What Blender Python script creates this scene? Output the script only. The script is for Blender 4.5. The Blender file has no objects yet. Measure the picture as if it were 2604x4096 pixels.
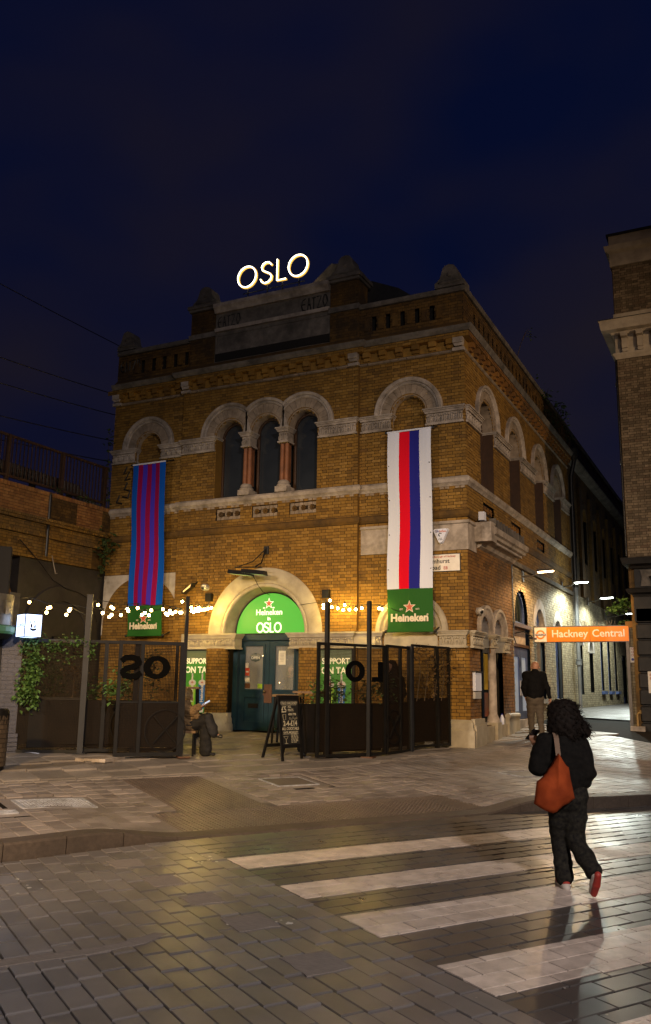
import bpy, bmesh, math, random
import numpy as np
from mathutils import Vector, Matrix
random.seed(7)
R_ = random.Random(11)
sc = bpy.context.scene
COL = sc.collection
# ------------------------------------------------------------------ camera
CAM = Vector((5.702, -18.665, 1.76))
cd = bpy.data.cameras.new('camera'); cam = bpy.data.objects.new('camera', cd); COL.objects.link(cam)
cd.sensor_fit = 'VERTICAL'; cd.sensor_height = 24.0; cd.lens = 24.0 * 3455.0 / 4096.0
cd.clip_start = 0.1; cd.clip_end = 2000
cx_ = Vector((0.8961, 0.4433, 0.0143)); cf_ = Vector((-0.4368, 0.8774, 0.1984)).normalized()
cx_ = (cx_ - cf_ * cx_.dot(cf_)).normalized(); cy_ = cx_.cross(cf_) * -1.0
if cy_.z < 0: cy_ = -cy_
M = Matrix((cx_, cy_, -cf_)).transposed().to_4x4(); M.translation = CAM
cam.matrix_world = M
sc.camera = cam
# ------------------------------------------------------------------ render settings
sc.render.engine = 'CYCLES'
sc.cycles.use_denoising = True
sc.cycles.use_light_tree = True
sc.cycles.max_bounces = 6; sc.cycles.diffuse_bounces = 3; sc.cycles.glossy_bounces = 3
sc.cycles.transmission_bounces = 4; sc.cycles.transparent_max_bounces = 12
sc.cycles.sample_clamp_indirect = 4.0; sc.cycles.sample_clamp_direct = 0.0
sc.cycles.caustics_reflective = False; sc.cycles.caustics_refractive = False
sc.view_settings.view_transform = 'Standard'; sc.view_settings.look = 'None'
sc.view_settings.exposure = 0.0; sc.view_settings.gamma = 1.0
# ------------------------------------------------------------------ world: deep blue night sky with thin lit cloud
wd = bpy.data.worlds.new('World'); sc.world = wd; wd.use_nodes = True
nt = wd.node_tree; nt.nodes.clear()
def N(t, **k):
    n = nt.nodes.new(t)
    for a, b in k.items(): setattr(n, a, b)
    return n
wo = N('ShaderNodeOutputWorld'); bg = N('ShaderNodeBackground'); tc = N('ShaderNodeTexCoord')
sky = N('ShaderNodeTexSky', sky_type='NISHITA'); sky.sun_disc = False
sky.sun_elevation = math.radians(-3.0); sky.sun_rotation = math.radians(60)
mp = N('ShaderNodeMapping'); mp.inputs['Scale'].default_value = (1.0, 1.0, 1.7)
no = N('ShaderNodeTexNoise'); no.inputs['Scale'].default_value = 2.1; no.inputs['Detail'].default_value = 3.0; no.inputs['Roughness'].default_value = 0.5
cr = N('ShaderNodeValToRGB'); cr.color_ramp.elements[0].position = 0.38; cr.color_ramp.elements[1].position = 0.66
cr.color_ramp.elements[0].color = (0.0010, 0.0028, 0.0190, 1); cr.color_ramp.elements[1].color = (0.0092, 0.0070, 0.0130, 1)
mx = N('ShaderNodeMix', data_type='RGBA', blend_type='ADD'); mx.inputs[0].default_value = 0.02
nt.links.new(tc.outputs['Generated'], mp.inputs['Vector']); nt.links.new(mp.outputs[0], no.inputs['Vector'])
nt.links.new(no.outputs[0], cr.inputs[0]); nt.links.new(cr.outputs[0], mx.inputs[6]); nt.links.new(sky.outputs[0], mx.inputs[7])
nt.links.new(mx.outputs[2], bg.inputs[0]); bg.inputs[1].default_value = 1.0; nt.links.new(bg.outputs[0], wo.inputs[0])
# ------------------------------------------------------------------ street lighting out of frame: unseen spot lights across the road
LAMPS = [  # spot position, point it is aimed at, power, colour, cone, blend
    ((-9.0, -27.0, 9.3), (-5.0, -7.0, 0.0), 11500, (1.0, 0.80, 0.62), 54, 0.8),
    ((3.5, -26.0, 7.0), (-4.3, 0.0, 0.3), 14500, (1.0, 0.60, 0.22), 36, 0.9),
    ((13.0, -23.0, 9.0), (4.0, -11.0, 0.0), 9000, (1.0, 0.85, 0.77), 92, 0.9),
    ((17.0, -8.0, 8.6), (0.0, 8.0, 5.5), 5200, (1.0, 0.66, 0.36), 56, 0.7),
]
def spot(name, loc, power, col, size=150, blend=0.5, radius=0.15, aim=None):
    l = bpy.data.lights.new(name, 'SPOT'); l.energy = power; l.color = col
    l.spot_size = math.radians(size); l.spot_blend = blend; l.shadow_soft_size = radius
    o = bpy.data.objects.new(name, l); COL.objects.link(o); o.location = loc
    if aim is not None: o.rotation_euler = (Vector(aim) - Vector(loc)).to_track_quat('-Z', 'Y').to_euler()
    return o
for p_, a_, w_, c_, s_, b_ in LAMPS: spot('street_light', p_, w_, c_, s_, b_, 0.35, a_)

# ================================================================== helpers
def front(u, w, z): return (u, -w, z)
def side(u, w, z): return (w, u, z)
def ident(u, w, z): return (u, w, z)
class MB:
    def __init__(s, m=ident): s.v = []; s.f = []; s.mi = []; s.m = m; s.cur = 0
    def V(s, a, b, c): s.v.append(s.m(a, b, c)); return len(s.v) - 1
    def F(s, *i): s.f.append(i); s.mi.append(s.cur)
    def box(s, a0, a1, b0, b1, c0, c1):
        k = [s.V(a, b, c) for c in (c0, c1) for b in (b0, b1) for a in (a0, a1)]
        for q in ((0, 2, 3, 1), (4, 5, 7, 6), (0, 1, 5, 4), (2, 6, 7, 3), (0, 4, 6, 2), (1, 3, 7, 5)): s.F(*[k[j] for j in q])
        return s
    def hexa(s, bot, top):
        k = [s.V(*p) for p in bot] + [s.V(*p) for p in top]; n = len(bot)
        s.F(*k[:n][::-1]); s.F(*k[n:])
        for i in range(n): j = (i + 1) % n; s.F(k[i], k[j], k[n + j], k[n + i])
        return s
    def poly(s, pts): s.F(*[s.V(*p) for p in pts]); return s
    def prism(s, pts, b0, b1):            # pts in (a,c), extruded along b
        return s.hexa([(a, b0, c) for a, c in pts], [(a, b1, c) for a, c in pts])
    def extz(s, pts, z0, z1):             # pts in (a,b), extruded along c
        return s.hexa([(a, b, z0) for a, b in pts], [(a, b, z1) for a, b in pts])
    def tube(s, pts, r, n=8, cap=True):
        P = [Vector(p) for p in pts]; rr = r if hasattr(r, '__len__') else [r] * len(P)
        prev = None; rings = []
        for i, p in enumerate(P):
            t = (P[min(i + 1, len(P) - 1)] - P[max(i - 1, 0)])
            t = t.normalized() if t.length > 1e-9 else Vector((0, 0, 1))
            if prev is None:
                up = Vector((0, 0, 1)) if abs(t.z) < .9 else Vector((1, 0, 0)); a = t.cross(up).normalized()
            else:
                a = (prev - t * prev.dot(t)).normalized()
            prev = a; b = t.cross(a)
            rings.append([s.V(*(p + (a * math.cos(2 * math.pi * k / n) + b * math.sin(2 * math.pi * k / n)) * rr[i])) for k in range(n)])
        for A, B in zip(rings, rings[1:]):
            for k in range(n): s.F(A[k], A[(k + 1) % n], B[(k + 1) % n], B[k])
        if cap: s.F(*rings[0][::-1]); s.F(*rings[-1])
        return s
    def bar(s, p, q, wa, wb, up=(0, 0, 1)):   # rectangular bar between two points
        p = Vector(p); q = Vector(q); t = (q - p).normalized(); up = Vector(up)
        if abs(t.dot(up)) > .97: up = Vector((1, 0, 0))
        a = t.cross(up).normalized() * wa / 2; b = a.cross(t).normalized() * wb / 2
        return s.hexa([tuple(p - a - b), tuple(p + a - b), tuple(p + a + b), tuple(p - a + b)], [tuple(q - a - b), tuple(q + a - b), tuple(q + a + b), tuple(q - a + b)])
    def lathe(s, prof, c=(0, 0, 0), n=16):
        rings = [[s.V(c[0] + r * math.cos(2 * math.pi * k / n), c[1] + r * math.sin(2 * math.pi * k / n), c[2] + z) for k in range(n)] for r, z in prof]
        for A, B in zip(rings, rings[1:]):
            for k in range(n): s.F(A[k], A[(k + 1) % n], B[(k + 1) % n], B[k])
        s.F(*rings[0][::-1]); s.F(*rings[-1]); return s
    def arc(s, prof, uc, zc, a0=0.0, a1=math.pi, n=24, lim=None, closed=True):
        # prof: closed polygon of (r, w) swept round (uc, zc) in the wall plane
        rings = []
        for k in range(n + 1):
            a = a0 + (a1 - a0) * k / n; ring = []
            for r, w in prof:
                du = r * math.cos(a)
                if lim: du = max(lim[0], min(lim[1], du))
                ring.append(s.V(uc + du, w, zc + r * math.sin(a)))
            rings.append(ring)
        m_ = len(prof)
        for A, B in zip(rings, rings[1:]):
            for k in range(m_ if closed else m_ - 1): s.F(A[k], A[(k + 1) % m_], B[(k + 1) % m_], B[k])
        if closed: s.F(*rings[0][::-1]); s.F(*rings[-1])
        return s
    def path(s, prof, pts):
        # prof: closed polygon of (out, z); pts: plan polyline in world; out = right-hand normal, mitred
        P = [Vector((p[0], p[1])) for p in pts]; rings = []
        for i, p in enumerate(P):
            ns = []
            for j in (i - 1, i):
                if 0 <= j < len(P) - 1:
                    d = (P[j + 1] - P[j]).normalized(); ns.append(Vector((d.y, -d.x)))
            nn = sum(ns, Vector((0, 0))); nn = nn / max(1e-6, nn.dot(ns[0]))
            rings.append([s.V(p.x + nn.x * o, p.y + nn.y * o, z) for o, z in prof])
        m_ = len(prof)
        for A, B in zip(rings, rings[1:]):
            for k in range(m_): s.F(A[k], A[(k + 1) % m_], B[(k + 1) % m_], B[k])
        s.F(*rings[0][::-1]); s.F(*rings[-1]); return s
    def ball(s, c, r, n=8, m_=6, sq=(1, 1, 1)):
        top = s.V(c[0], c[1], c[2] + r * sq[2]); bot = s.V(c[0], c[1], c[2] - r * sq[2]); rings = []
        for i in range(1, m_):
            a = math.pi * i / m_
            rings.append([s.V(c[0] + r * sq[0] * math.sin(a) * math.cos(2 * math.pi * k / n), c[1] + r * sq[1] * math.sin(a) * math.sin(2 * math.pi * k / n), c[2] + r * sq[2] * math.cos(a)) for k in range(n)])
        for k in range(n): s.F(top, rings[0][k], rings[0][(k + 1) % n]); s.F(bot, rings[-1][(k + 1) % n], rings[-1][k])
        for A, B in zip(rings, rings[1:]):
            for k in range(n): s.F(A[k], B[k], B[(k + 1) % n], A[(k + 1) % n])
        return s
    def mesh(s, name, mats, smooth=None):
        me = bpy.data.meshes.new(name); me.from_pydata(s.v, [], s.f)
        for m_ in (mats if isinstance(mats, (list, tuple)) else [mats]): me.materials.append(m_)
        if any(s.mi): me.polygons.foreach_set('material_index', s.mi)
        if smooth is not None:
            me.polygons.foreach_set('use_smooth', [True] * len(me.polygons))
            if smooth < 180: me.set_sharp_from_angle(angle=math.radians(smooth))
        me.update(); return me
    def build(s, name, mats, parent=None, smooth=None, world=True, **props):
        return link(name, s.mesh(name, mats, smooth), parent, world, **props)
def world_of(o):
    m_ = o.matrix_basis.copy(); p = o
    while p.parent: m_ = p.parent.matrix_basis @ p.matrix_parent_inverse @ m_ if False else p.parent.matrix_basis @ (p.matrix_parent_inverse @ m_); p = p.parent
    return m_
def link(name, data, parent=None, world=True, **props):
    o = bpy.data.objects.new(name, data); COL.objects.link(o)
    if parent is not None:
        o.parent = parent
        if world: o.matrix_parent_inverse = world_of(parent).inverted()
    for k, v in props.items(): o[k] = v
    return o
def thing(name, label, cat, loc=(0, 0, 0), rz=0.0, group=None):
    o = bpy.data.objects.new(name, None); COL.objects.link(o); o.empty_display_size = 0.2
    o.location = loc; o.rotation_euler = (0, 0, rz); o['label'] = label; o['category'] = cat
    if group: o['group'] = group
    return o
def copy_tree(o, parent=None):
    c = o.copy(); COL.objects.link(c)
    if parent is not None: c.parent = parent
    for ch in list(o.children): copy_tree(ch, c)
    return c
def text_mesh(txt, size=1.0, extrude=0.004, bold=0.0, align='CENTER', space=1.0, shear=0.0):
    cu = bpy.data.curves.new('lettering', 'FONT'); cu.body = txt; cu.size = size; cu.extrude = extrude; cu.offset = bold
    cu.align_x = align; cu.align_y = 'CENTER'; cu.space_character = space; cu.shear = shear; cu.resolution_u = 3
    o = bpy.data.objects.new('lettering', cu); me = bpy.data.meshes.new_from_object(o)
    bpy.data.objects.remove(o); bpy.data.curves.remove(cu); return me
def text_on(name, txt, size, mat, parent, o, ux, uy, **k):
    """flat lettering: origin o, text x axis ux, text y axis uy (unit world vectors)"""
    sx = k.pop('sx', 1.0); props = k.pop('props', {})
    me = text_mesh(txt, size, **k); ux = Vector(ux).normalized(); uy = Vector(uy).normalized(); uz = ux.cross(uy)
    mt = Matrix((ux * sx, uy, uz)).transposed().to_4x4(); mt.translation = Vector(o); me.transform(mt)
    me.materials.clear(); me.materials.append(mat)
    return link(name, me, parent, True, **props)
# ------------------------------------------------------------------ materials
MATS = {}
def mat(name, c1, c2=None, scale=6.0, rough=0.7, metal=0.0, bump=0.0, bscale=40.0, island=0.0, ramp=None, emit=None, estr=0.0, spec=0.5, rvar=0.0, detail=4.0, dirt=None, dscale=1.2, damt=0.5, dstretch=None, alpha=None, coat=0.0, trans=0.0, coords='Object', stretch=None):
    if name in MATS: return MATS[name]
    m_ = bpy.data.materials.new(name); m_.use_nodes = True; t = m_.node_tree; b = t.nodes['Principled BSDF']
    def n(k, **kw):
        x = t.nodes.new(k)
        for a, v in kw.items(): setattr(x, a, v)
        return x
    L = t.links.new
    b.inputs['Roughness'].default_value = rough; b.inputs['Metallic'].default_value = metal
    b.inputs['Specular IOR Level'].default_value = spec
    if coat: b.inputs['Coat Weight'].default_value = coat
    if trans: b.inputs['Transmission Weight'].default_value = trans
    if alpha is not None: b.inputs['Alpha'].default_value = alpha
    cc = n('ShaderNodeNewGeometry') if coords == 'World' else n('ShaderNodeTexCoord')
    vec = cc.outputs['Position'] if coords == 'World' else cc.outputs['Object']
    if stretch:
        mpn = n('ShaderNodeMapping'); mpn.inputs['Scale'].default_value = stretch; L(vec, mpn.inputs['Vector']); vec = mpn.outputs[0]
    col = None
    if c2 is not None:
        nz = n('ShaderNodeTexNoise'); nz.inputs['Scale'].default_value = scale; nz.inputs['Detail'].default_value = detail; L(vec, nz.inputs['Vector'])
        mr = n('ShaderNodeMapRange'); mr.inputs[1].default_value = 0.3; mr.inputs[2].default_value = 0.7; L(nz.outputs[0], mr.inputs[0])
        mxx = n('ShaderNodeMix', data_type='RGBA'); mxx.inputs[6].default_value = (*c1, 1); mxx.inputs[7].default_value = (*c2, 1); L(mr.outputs[0], mxx.inputs[0]); col = mxx.outputs[2]
    if island or ramp:
        g = n('ShaderNodeNewGeometry'); oi = n('ShaderNodeObjectInfo'); ad = n('ShaderNodeMath', operation='ADD'); fr = n('ShaderNodeMath', operation='FRACT')
        L(g.outputs['Random Per Island'], ad.inputs[0]); L(oi.outputs['Random'], ad.inputs[1]); L(ad.outputs[0], fr.inputs[0])
        if ramp:
            rp = n('ShaderNodeValToRGB'); e = rp.color_ramp.elements
            while len(e) < len(ramp): e.new(0.5)
            for i, (p_, c_) in enumerate(ramp): e[i].position = p_; e[i].color = (*c_, 1)
            L(fr.outputs[0], rp.inputs[0])
            if col is None: col = rp.outputs[0]
            else:
                mm = n('ShaderNodeMix', data_type='RGBA', blend_type='MULTIPLY'); mm.inputs[0].default_value = 1.0; L(rp.outputs[0], mm.inputs[6]); L(col, mm.inputs[7]); col = mm.outputs[2]
        else:
            mr2 = n('ShaderNodeMapRange'); mr2.inputs[3].default_value = 1 - island; mr2.inputs[4].default_value = 1 + island; L(fr.outputs[0], mr2.inputs[0])
            mm = n('ShaderNodeMix', data_type='RGBA', blend_type='MULTIPLY'); mm.inputs[0].default_value = 1.0
            if col is None: mm.inputs[6].default_value = (*c1, 1)
            else: L(col, mm.inputs[6])
            L(mr2.outputs[0], mm.inputs[7]); col = mm.outputs[2]
    if dirt is not None:
        nd = n('ShaderNodeTexNoise'); nd.inputs['Scale'].default_value = dscale; nd.inputs['Detail'].default_value = 6; nd.inputs['Roughness'].default_value = 0.65
        gg = n('ShaderNodeNewGeometry'); dv = gg.outputs['Position']
        if dstretch:
            dm = n('ShaderNodeMapping'); dm.inputs['Scale'].default_value = dstretch; L(dv, dm.inputs['Vector']); dv = dm.outputs[0]
        L(dv, nd.inputs['Vector'])
        md = n('ShaderNodeMapRange'); md.inputs[1].default_value = 0.42; md.inputs[2].default_value = 0.68; md.inputs[4].default_value = damt; L(nd.outputs[0], md.inputs[0])
        mm = n('ShaderNodeMix', data_type='RGBA'); L(md.outputs[0], mm.inputs[0])
        if col is None: mm.inputs[6].default_value = (*c1, 1)
        else: L(col, mm.inputs[6])
        mm.inputs[7].default_value = (*dirt, 1); col = mm.outputs[2]
    if col is not None: L(col, b.inputs['Base Color'])
    else: b.inputs['Base Color'].default_value = (*c1, 1)
    if rvar:
        nr = n('ShaderNodeTexNoise'); nr.inputs['Scale'].default_value = 1.7; nr.inputs['Detail'].default_value = 5
        gr = n('ShaderNodeNewGeometry'); L(gr.outputs['Position'], nr.inputs['Vector'])
        mq = n('ShaderNodeMapRange'); mq.inputs[1].default_value = .3; mq.inputs[2].default_value = .7; mq.inputs[3].default_value = max(.05, rough - rvar); mq.inputs[4].default_value = min(1, rough + rvar); L(nr.outputs[0], mq.inputs[0]); L(mq.outputs[0], b.inputs['Roughness'])
    if bump:
        nb = n('ShaderNodeTexNoise'); nb.inputs['Scale'].default_value = bscale; nb.inputs['Detail'].default_value = 5; L(vec, nb.inputs['Vector'])
        bp = n('ShaderNodeBump'); bp.inputs['Strength'].default_value = bump; bp.inputs['Distance'].default_value = 0.01; L(nb.outputs[0], bp.inputs['Height']); L(bp.outputs[0], b.inputs['Normal'])
    if emit is not None:
        b.inputs['Emission Color'].default_value = (*emit, 1); b.inputs['Emission Strength'].default_value = estr
    MATS[name] = m_; return m_
# ================================================================== ground
TH = math.radians(57.6)
DT = (math.cos(TH), math.sin(TH)); DS = (-math.sin(TH), math.cos(TH))     # along the kerb, across it (towards the pub)
SPs = [-60, -30, -16, -5, 0, 4, 60]; SPz = [-1.2, -.8, -.28, .16, .52, .66, 1.0]
def TS(x, y): return (x * DT[0] + y * DT[1], x * DS[0] + y * DS[1])
def XY(t, s): return (t * DT[0] + s * DS[0], t * DT[1] + s * DS[1])
def sst(a, b, x): x = max(0., min(1., (x - a) / (b - a))); return x * x * (3 - 2 * x)
def base(t, s):
    y = t * DT[1] + s * DS[1]
    return float(np.interp(s, SPs, SPz)) + 0.04 * max(0., min(12., y))
def kerb_s(t): return -5.66 - 0.32 * sst(-8.9, -11.2, t) - 0.30 * sst(-4.3, -1.6, t)
def kerb_k(t): return 0.012 + 0.145 * (1 - sst(-10.0, -8.75, t)) + 0.145 * sst(-4.7, -3.5, t)
def lift(t, s):
    k = kerb_s(t)
    if s < k: return 0.0
    return kerb_k(t) * max(0., 1 - (s - k) / 3.6)
def GZ(x, y): t, s = TS(x, y); return base(t, s) + lift(t, s)
m_grout = mat('paving_joint', (.016, .013, .011), (.009, .008, .007), 9, .9, spec=.1)
m_paver = mat('granite_paver', (.175, .170, .174), (.132, .128, .131), 60, .38, bump=.05, bscale=160, ramp=[(0, (.72, .70, .68)), (.5, (.95, .93, .92)), (1, (1.15, 1.1, 1.05))], rvar=.08, dirt=(.050, .045, .042), dscale=.9, damt=.5, spec=.55)
m_paverdark = mat('dark_granite_paver', (.092, .086, .083), (.066, .061, .059), 60, .34, bump=.05, bscale=160, ramp=[(0, (.72, .72, .72)), (1, (1.1, 1.1, 1.1))], rvar=.08, dirt=(.035, .032, .03), dscale=.9, damt=.5, spec=.6)
m_pavpaver = mat('pavement_block', (.275, .250, .238), (.205, .186, .176), 50, .5, bump=.2, bscale=150, ramp=[(0, (.66, .62, .60)), (.5, (.92, .9, .9)), (1, (1.2, 1.15, 1.12))], rvar=.12, dirt=(.08, .068, .06), dscale=1.1, damt=.6)
m_flag = mat('york_flagstone', (.275, .248, .225), (.205, .184, .166), 14, .55, bump=.2, bscale=90, ramp=[(0, (.75, .74, .73)), (1, (1.12, 1.1, 1.08))], rvar=.12, dirt=(.09, .078, .065), dscale=1.4, damt=.6)
m_tact = mat('tactile_slab', (.125, .098, .080), (.092, .072, .060), 30, .42, bump=.15, ramp=[(0, (.8, .8, .8)), (1, (1.1, 1.1, 1.1))], dirt=(.05, .042, .038), dscale=1.6, damt=.5)
m_kerb = mat('granite_kerb', (.095, .074, .058), (.060, .046, .036), 25, .6, bump=.3, bscale=80, dirt=(.04, .032, .026), dscale=1.5, damt=.75)
m_paint = mat('road_paint', (.66, .58, .52), (.55, .48, .43), 3, .38, bump=.22, bscale=70, dirt=(.20, .17, .145), dscale=7.5, damt=.5, rvar=.12, ramp=[(0, (.86, .85, .84)), (1, (1.04, 1.03, 1.02))])
# base sheets ----------------------------------------------------------
def sheet(name, ts, ss, dz, m_, fz, far=None):
    g = MB(); idx = [[g.V(*XY(t, s), fz(t, s) + dz) for s in ss] for t in ts]
    for i in range(len(ts) - 1):
        for j in range(len(ss) - 1): g.F(idx[i][j], idx[i + 1][j], idx[i + 1][j + 1], idx[i][j + 1])
    return g.build(name, m_, smooth=30, kind='structure')
tsF = [-400, -60, -30, -20] + [round(-16 + .3 * k, 3) for k in range(84)] + [12, 20, 40, 90, 400]
ts_mid = [t for t in tsF]
g = MB(); rows = []
ss_road = [-400, -60, -30, -16, -11, -8, -6.5, 0.0]    # last column snapped to the kerb
for t in ts_mid:
    r = []
    for q in ss_road:
        s = kerb_s(t) + .02 if q == 0.0 else min(q, -6.1)
        r.append(g.V(*XY(t, s), base(t, s) - .024))
    rows.append(r)
for A, B in zip(rows, rows[1:]):
    for k in range(len(A) - 1): g.F(A[k], B[k], B[k + 1], A[k + 1])
road = g.build('road', m_grout, smooth=30, kind='structure')
g = MB(); rows = []
for t in ts_mid:
    k0 = kerb_s(t) + .14
    r = []
    for q in [0, .4, .8, 1.4, 2.2, 3.0, 3.6, 4.6, 5.6, 7.6, 9.6, 12, 16, 22, 34, 60, 150, 500]:
        s = k0 + q; r.append(g.V(*XY(t, s), base(t, s) + lift(t, s) - .03))
    rows.append(r)
for A, B in zip(rows, rows[1:]):
    for k in range(len(A) - 1): g.F(A[k], B[k], B[k + 1], A[k + 1])
pavement = g.build('pavement', m_grout, smooth=30, kind='structure')
# pieces -----------------------------------------------------------------
UNIT = {}
def unit_piece(m_, b=.02):
    if m_.name in UNIT: return UNIT[m_.name]
    g = MB(); e = .5 - b
    lo = [g.V(x, y, -1) for x, y in ((-.5, -.5), (.5, -.5), (.5, .5), (-.5, .5))]
    mi = [g.V(x, y, -.12) for x, y in ((-.5, -.5), (.5, -.5), (.5, .5), (-.5, .5))]
    hi = [g.V(x, y, 0) for x, y in ((-e, -e), (e, -e), (e, e), (-e, e))]
    for A, B in ((lo, mi), (mi, hi)):
        for k in range(4): g.F(A[k], A[(k + 1) % 4], B[(k + 1) % 4], B[k])
    g.F(*hi); UNIT[m_.name] = g.mesh('paver', m_); return UNIT[m_.name]
UV = [(-.5, -.5, -1), (.5, -.5, -1), (.5, .5, -1), (-.5, .5, -1), (-.5, -.5, -.12), (.5, -.5, -.12), (.5, .5, -.12), (-.5, .5, -.12)]
def vis_px(x, y, z):
    v = Vector((x, y, z)) - CAM; d = v.dot(cf_)
    if d < .5: return None
    return (325.5 + 863.75 * v.dot(cx_) / d, 512 - 863.75 * v.dot(cy_) / d, d)
def lay(cells, name, m_, parent, hfun, maxobj=300, thick=.045, jitter=.0022):
    """cells: list of (t0,t1,s0,s1). Nearest visible become objects, the rest one stuff mesh."""
    items = []
    for t0, t1, s0, s1 in cells:
        tm, sm = (t0 + t1) / 2, (s0 + s1) / 2; x, y = XY(tm, sm); p = vis_px(x, y, hfun(tm, sm))
        vis = p is not None and -6 < p[0] < 657 and p[1] < 1034
        items.append((0 if vis else 1, p[2] if p else 99, t0, t1, s0, s1))
    items.sort(); me = unit_piece(m_); g = MB(); e = .02
    for k, (nv, _, t0, t1, s0, s1) in enumerate(items):
        tm, sm = (t0 + t1) / 2, (s0 + s1) / 2; dz = R_.uniform(-jitter, jitter)
        z = hfun(tm, sm) + dz
        et = Vector((*XY(t1 - t0, 0), hfun(t1, sm) - hfun(t0, sm) + R_.uniform(-jitter, jitter)))
        es = Vector((*XY(0, s1 - s0), hfun(tm, s1) - hfun(tm, s0) + R_.uniform(-jitter, jitter)))
        c = Vector((*XY(tm, sm), z))
        if k < maxobj and not nv:
            o = bpy.data.objects.new(name, me); COL.objects.link(o); o.parent = parent
            mt = Matrix((et, es, Vector((0, 0, thick)))).transposed().to_4x4(); mt.translation = c; o.matrix_basis = mt
        else:
            h = .5 - e; Z = Vector((0, 0, thick))
            mi = [g.V(*(c + et * a + es * b - Z * .12)) for a, b in ((-.5, -.5), (.5, -.5), (.5, .5), (-.5, .5))]
            hi = [g.V(*(c + et * a + es * b)) for a, b in ((-h, -h), (h, -h), (h, h), (-h, h))]
            lo = [g.V(*(c + et * a + es * b - Z)) for a, b in ((-.5, -.5), (.5, -.5), (.5, .5), (-.5, .5))]
            for A, B in ((lo, mi), (mi, hi)):
                for q in range(4): g.F(A[q], A[(q + 1) % 4], B[(q + 1) % 4], B[q])
            g.F(*hi)
    if g.v: g.build(name + '_field', m_, parent, kind='stuff')
HOLES = [(-10.22, -9.28, -3.90, -3.20), (-10.62, -10.28, -4.18, -3.93), (-6.35, -5.6, -3.05, -2.35), (-1.95, -1.15, -3.6, -2.9)]
def clear(t0, t1, s0, s1, holes): return all(t1 <= a or t0 >= b or s1 <= c or s0 >= d for a, b, c, d in holes)
J = .010
# carriageway left of the crossing: courses run across the road
cells = []; W, Ln = .165, .335
k = 0; t = -8.86
while t > -13.4:
    off = R_.uniform(0, Ln); s = -13.2 + off - Ln
    while s < kerb_s(t) - .03:
        e = min(s + Ln, kerb_s(t - W / 2) - .02)
        if e - s > .06: cells.append((t - W + J, t, s, e - J))
        s += Ln
    t -= W
PATCH = [(-9.95 - .0, -9.66, -6.62, -6.33), (-9.85, -9.56, -7.35, -7.05), (-9.78, -9.48, -8.0, -7.72), (-9.72, -9.38, -8.75, -8.42), (-9.72, -9.36, -9.72, -9.36)]
lay(cells, 'paver', m_paver, road, base)
# crossing and the right: courses run along the road
cells = []; W, Ln = .19, .38; s = -6.02; row = 0
while s > -13.2:
    t = -8.86 + (Ln * (.5 if row % 2 else .0)) - Ln; 
    while t < 3.0:
        a, b = max(t, -8.855), t + Ln
        if b - a > .08: cells.append((a, b - J, s - W + J, s))
        t += Ln
    s -= W; row += 1
lay(cells, 'crossing_paver', m_paverdark, road, base, jitter=.001)
# edge course against the dropped kerb
cells = []; t = -13.0
while t < 3.2:
    s1 = kerb_s(t + .2) - .015
    if t > -9.2: cells.append((max(t, -8.855), t + .4 - J, -6.01, s1))
    t += .4
lay(cells, 'channel_paver', m_paverdark, road, base)
# zebra stripes (worn paint, relief of the blocks underneath)
def stripe(s0, s1, tend, label_i):
    g = MB(); W = .19; Ln = .38; row = 0; s = -6.02
    while s > -13.2:
        t = -8.86 + (Ln * (.5 if row % 2 else 0)) - Ln
        while t < tend:
            a, b, c, d = max(t, -8.85), min(t + Ln - .011, tend), max(s - W + .011, s0 + R_.uniform(0, .014)), min(s, s1 - R_.uniform(0, .014))
            if b - a > .02 and d - c > .012:
                ja = R_.uniform(0, .012) if a < -8.8 else 0
                jb = 0
                q = [(a + ja, c), (b - jb, c), (b, d), (a + ja * .5, d)]
                z = .0055 + R_.uniform(0, .0012)
                g.hexa([(*XY(*p), base(*p) - .02) for p in q], [(*XY(*p), base(*p) + z) for p in q])
            t += Ln
        s -= W; row += 1
    g.build('zebra_stripe', m_paint, road, kind='stuff')
for k, (a, b, e) in enumerate([(-7.10, -6.66, -4.2), (-8.20, -7.76, -3.9), (-9.28, -8.74, -2.5), (-10.50, -9.92, -2.5), (-11.65, -11.1, -2.5)]): stripe(a, b, e, k)
# bituminous patches left by old markings
m_patch = mat('patch_mortar', (.215, .19, .172), (.16, .142, .13), 14, .8, bump=.3, spec=.15, bscale=60, stretch=(1, 6, 1))
g = MB()
for a, b, c, d in PATCH:
    n = 7; top = []
    for i in range(n): top.append((a + (b - a) * i / (n - 1), d + R_.uniform(-.014, .014)))
    for i in range(4): top.append((b + R_.uniform(-.014, .014), d - (d - c) * (i + .5) / 4))
    for i in range(n): top.append((b - (b - a) * i / (n - 1), c + R_.uniform(-.014, .014)))
    for i in range(4): top.append((a + R_.uniform(-.014, .014), c + (d - c) * (i + .5) / 4))
    g2 = MB(); g2.hexa([(*XY(*p), base(*p) - .01) for p in top], [(*XY(*p), base(*p) + .0065) for p in top]); g2.build('mortar_patch', m_patch, road)
g2 = MB(); pts = [(-11.6, -8.62), (-11.2, -8.64), (-10.8, -8.66), (-10.45, -8.60), (-10.28, -8.52), (-10.2, -8.58), (-10.4, -8.70), (-10.8, -8.76), (-11.2, -8.75), (-11.6, -8.76)]
g2.hexa([(*XY(*p), base(*p) - .01) for p in pts], [(*XY(*p), base(*p) + .0055) for p in pts]); g2.build('trench_scar', m_patch, road)
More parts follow.
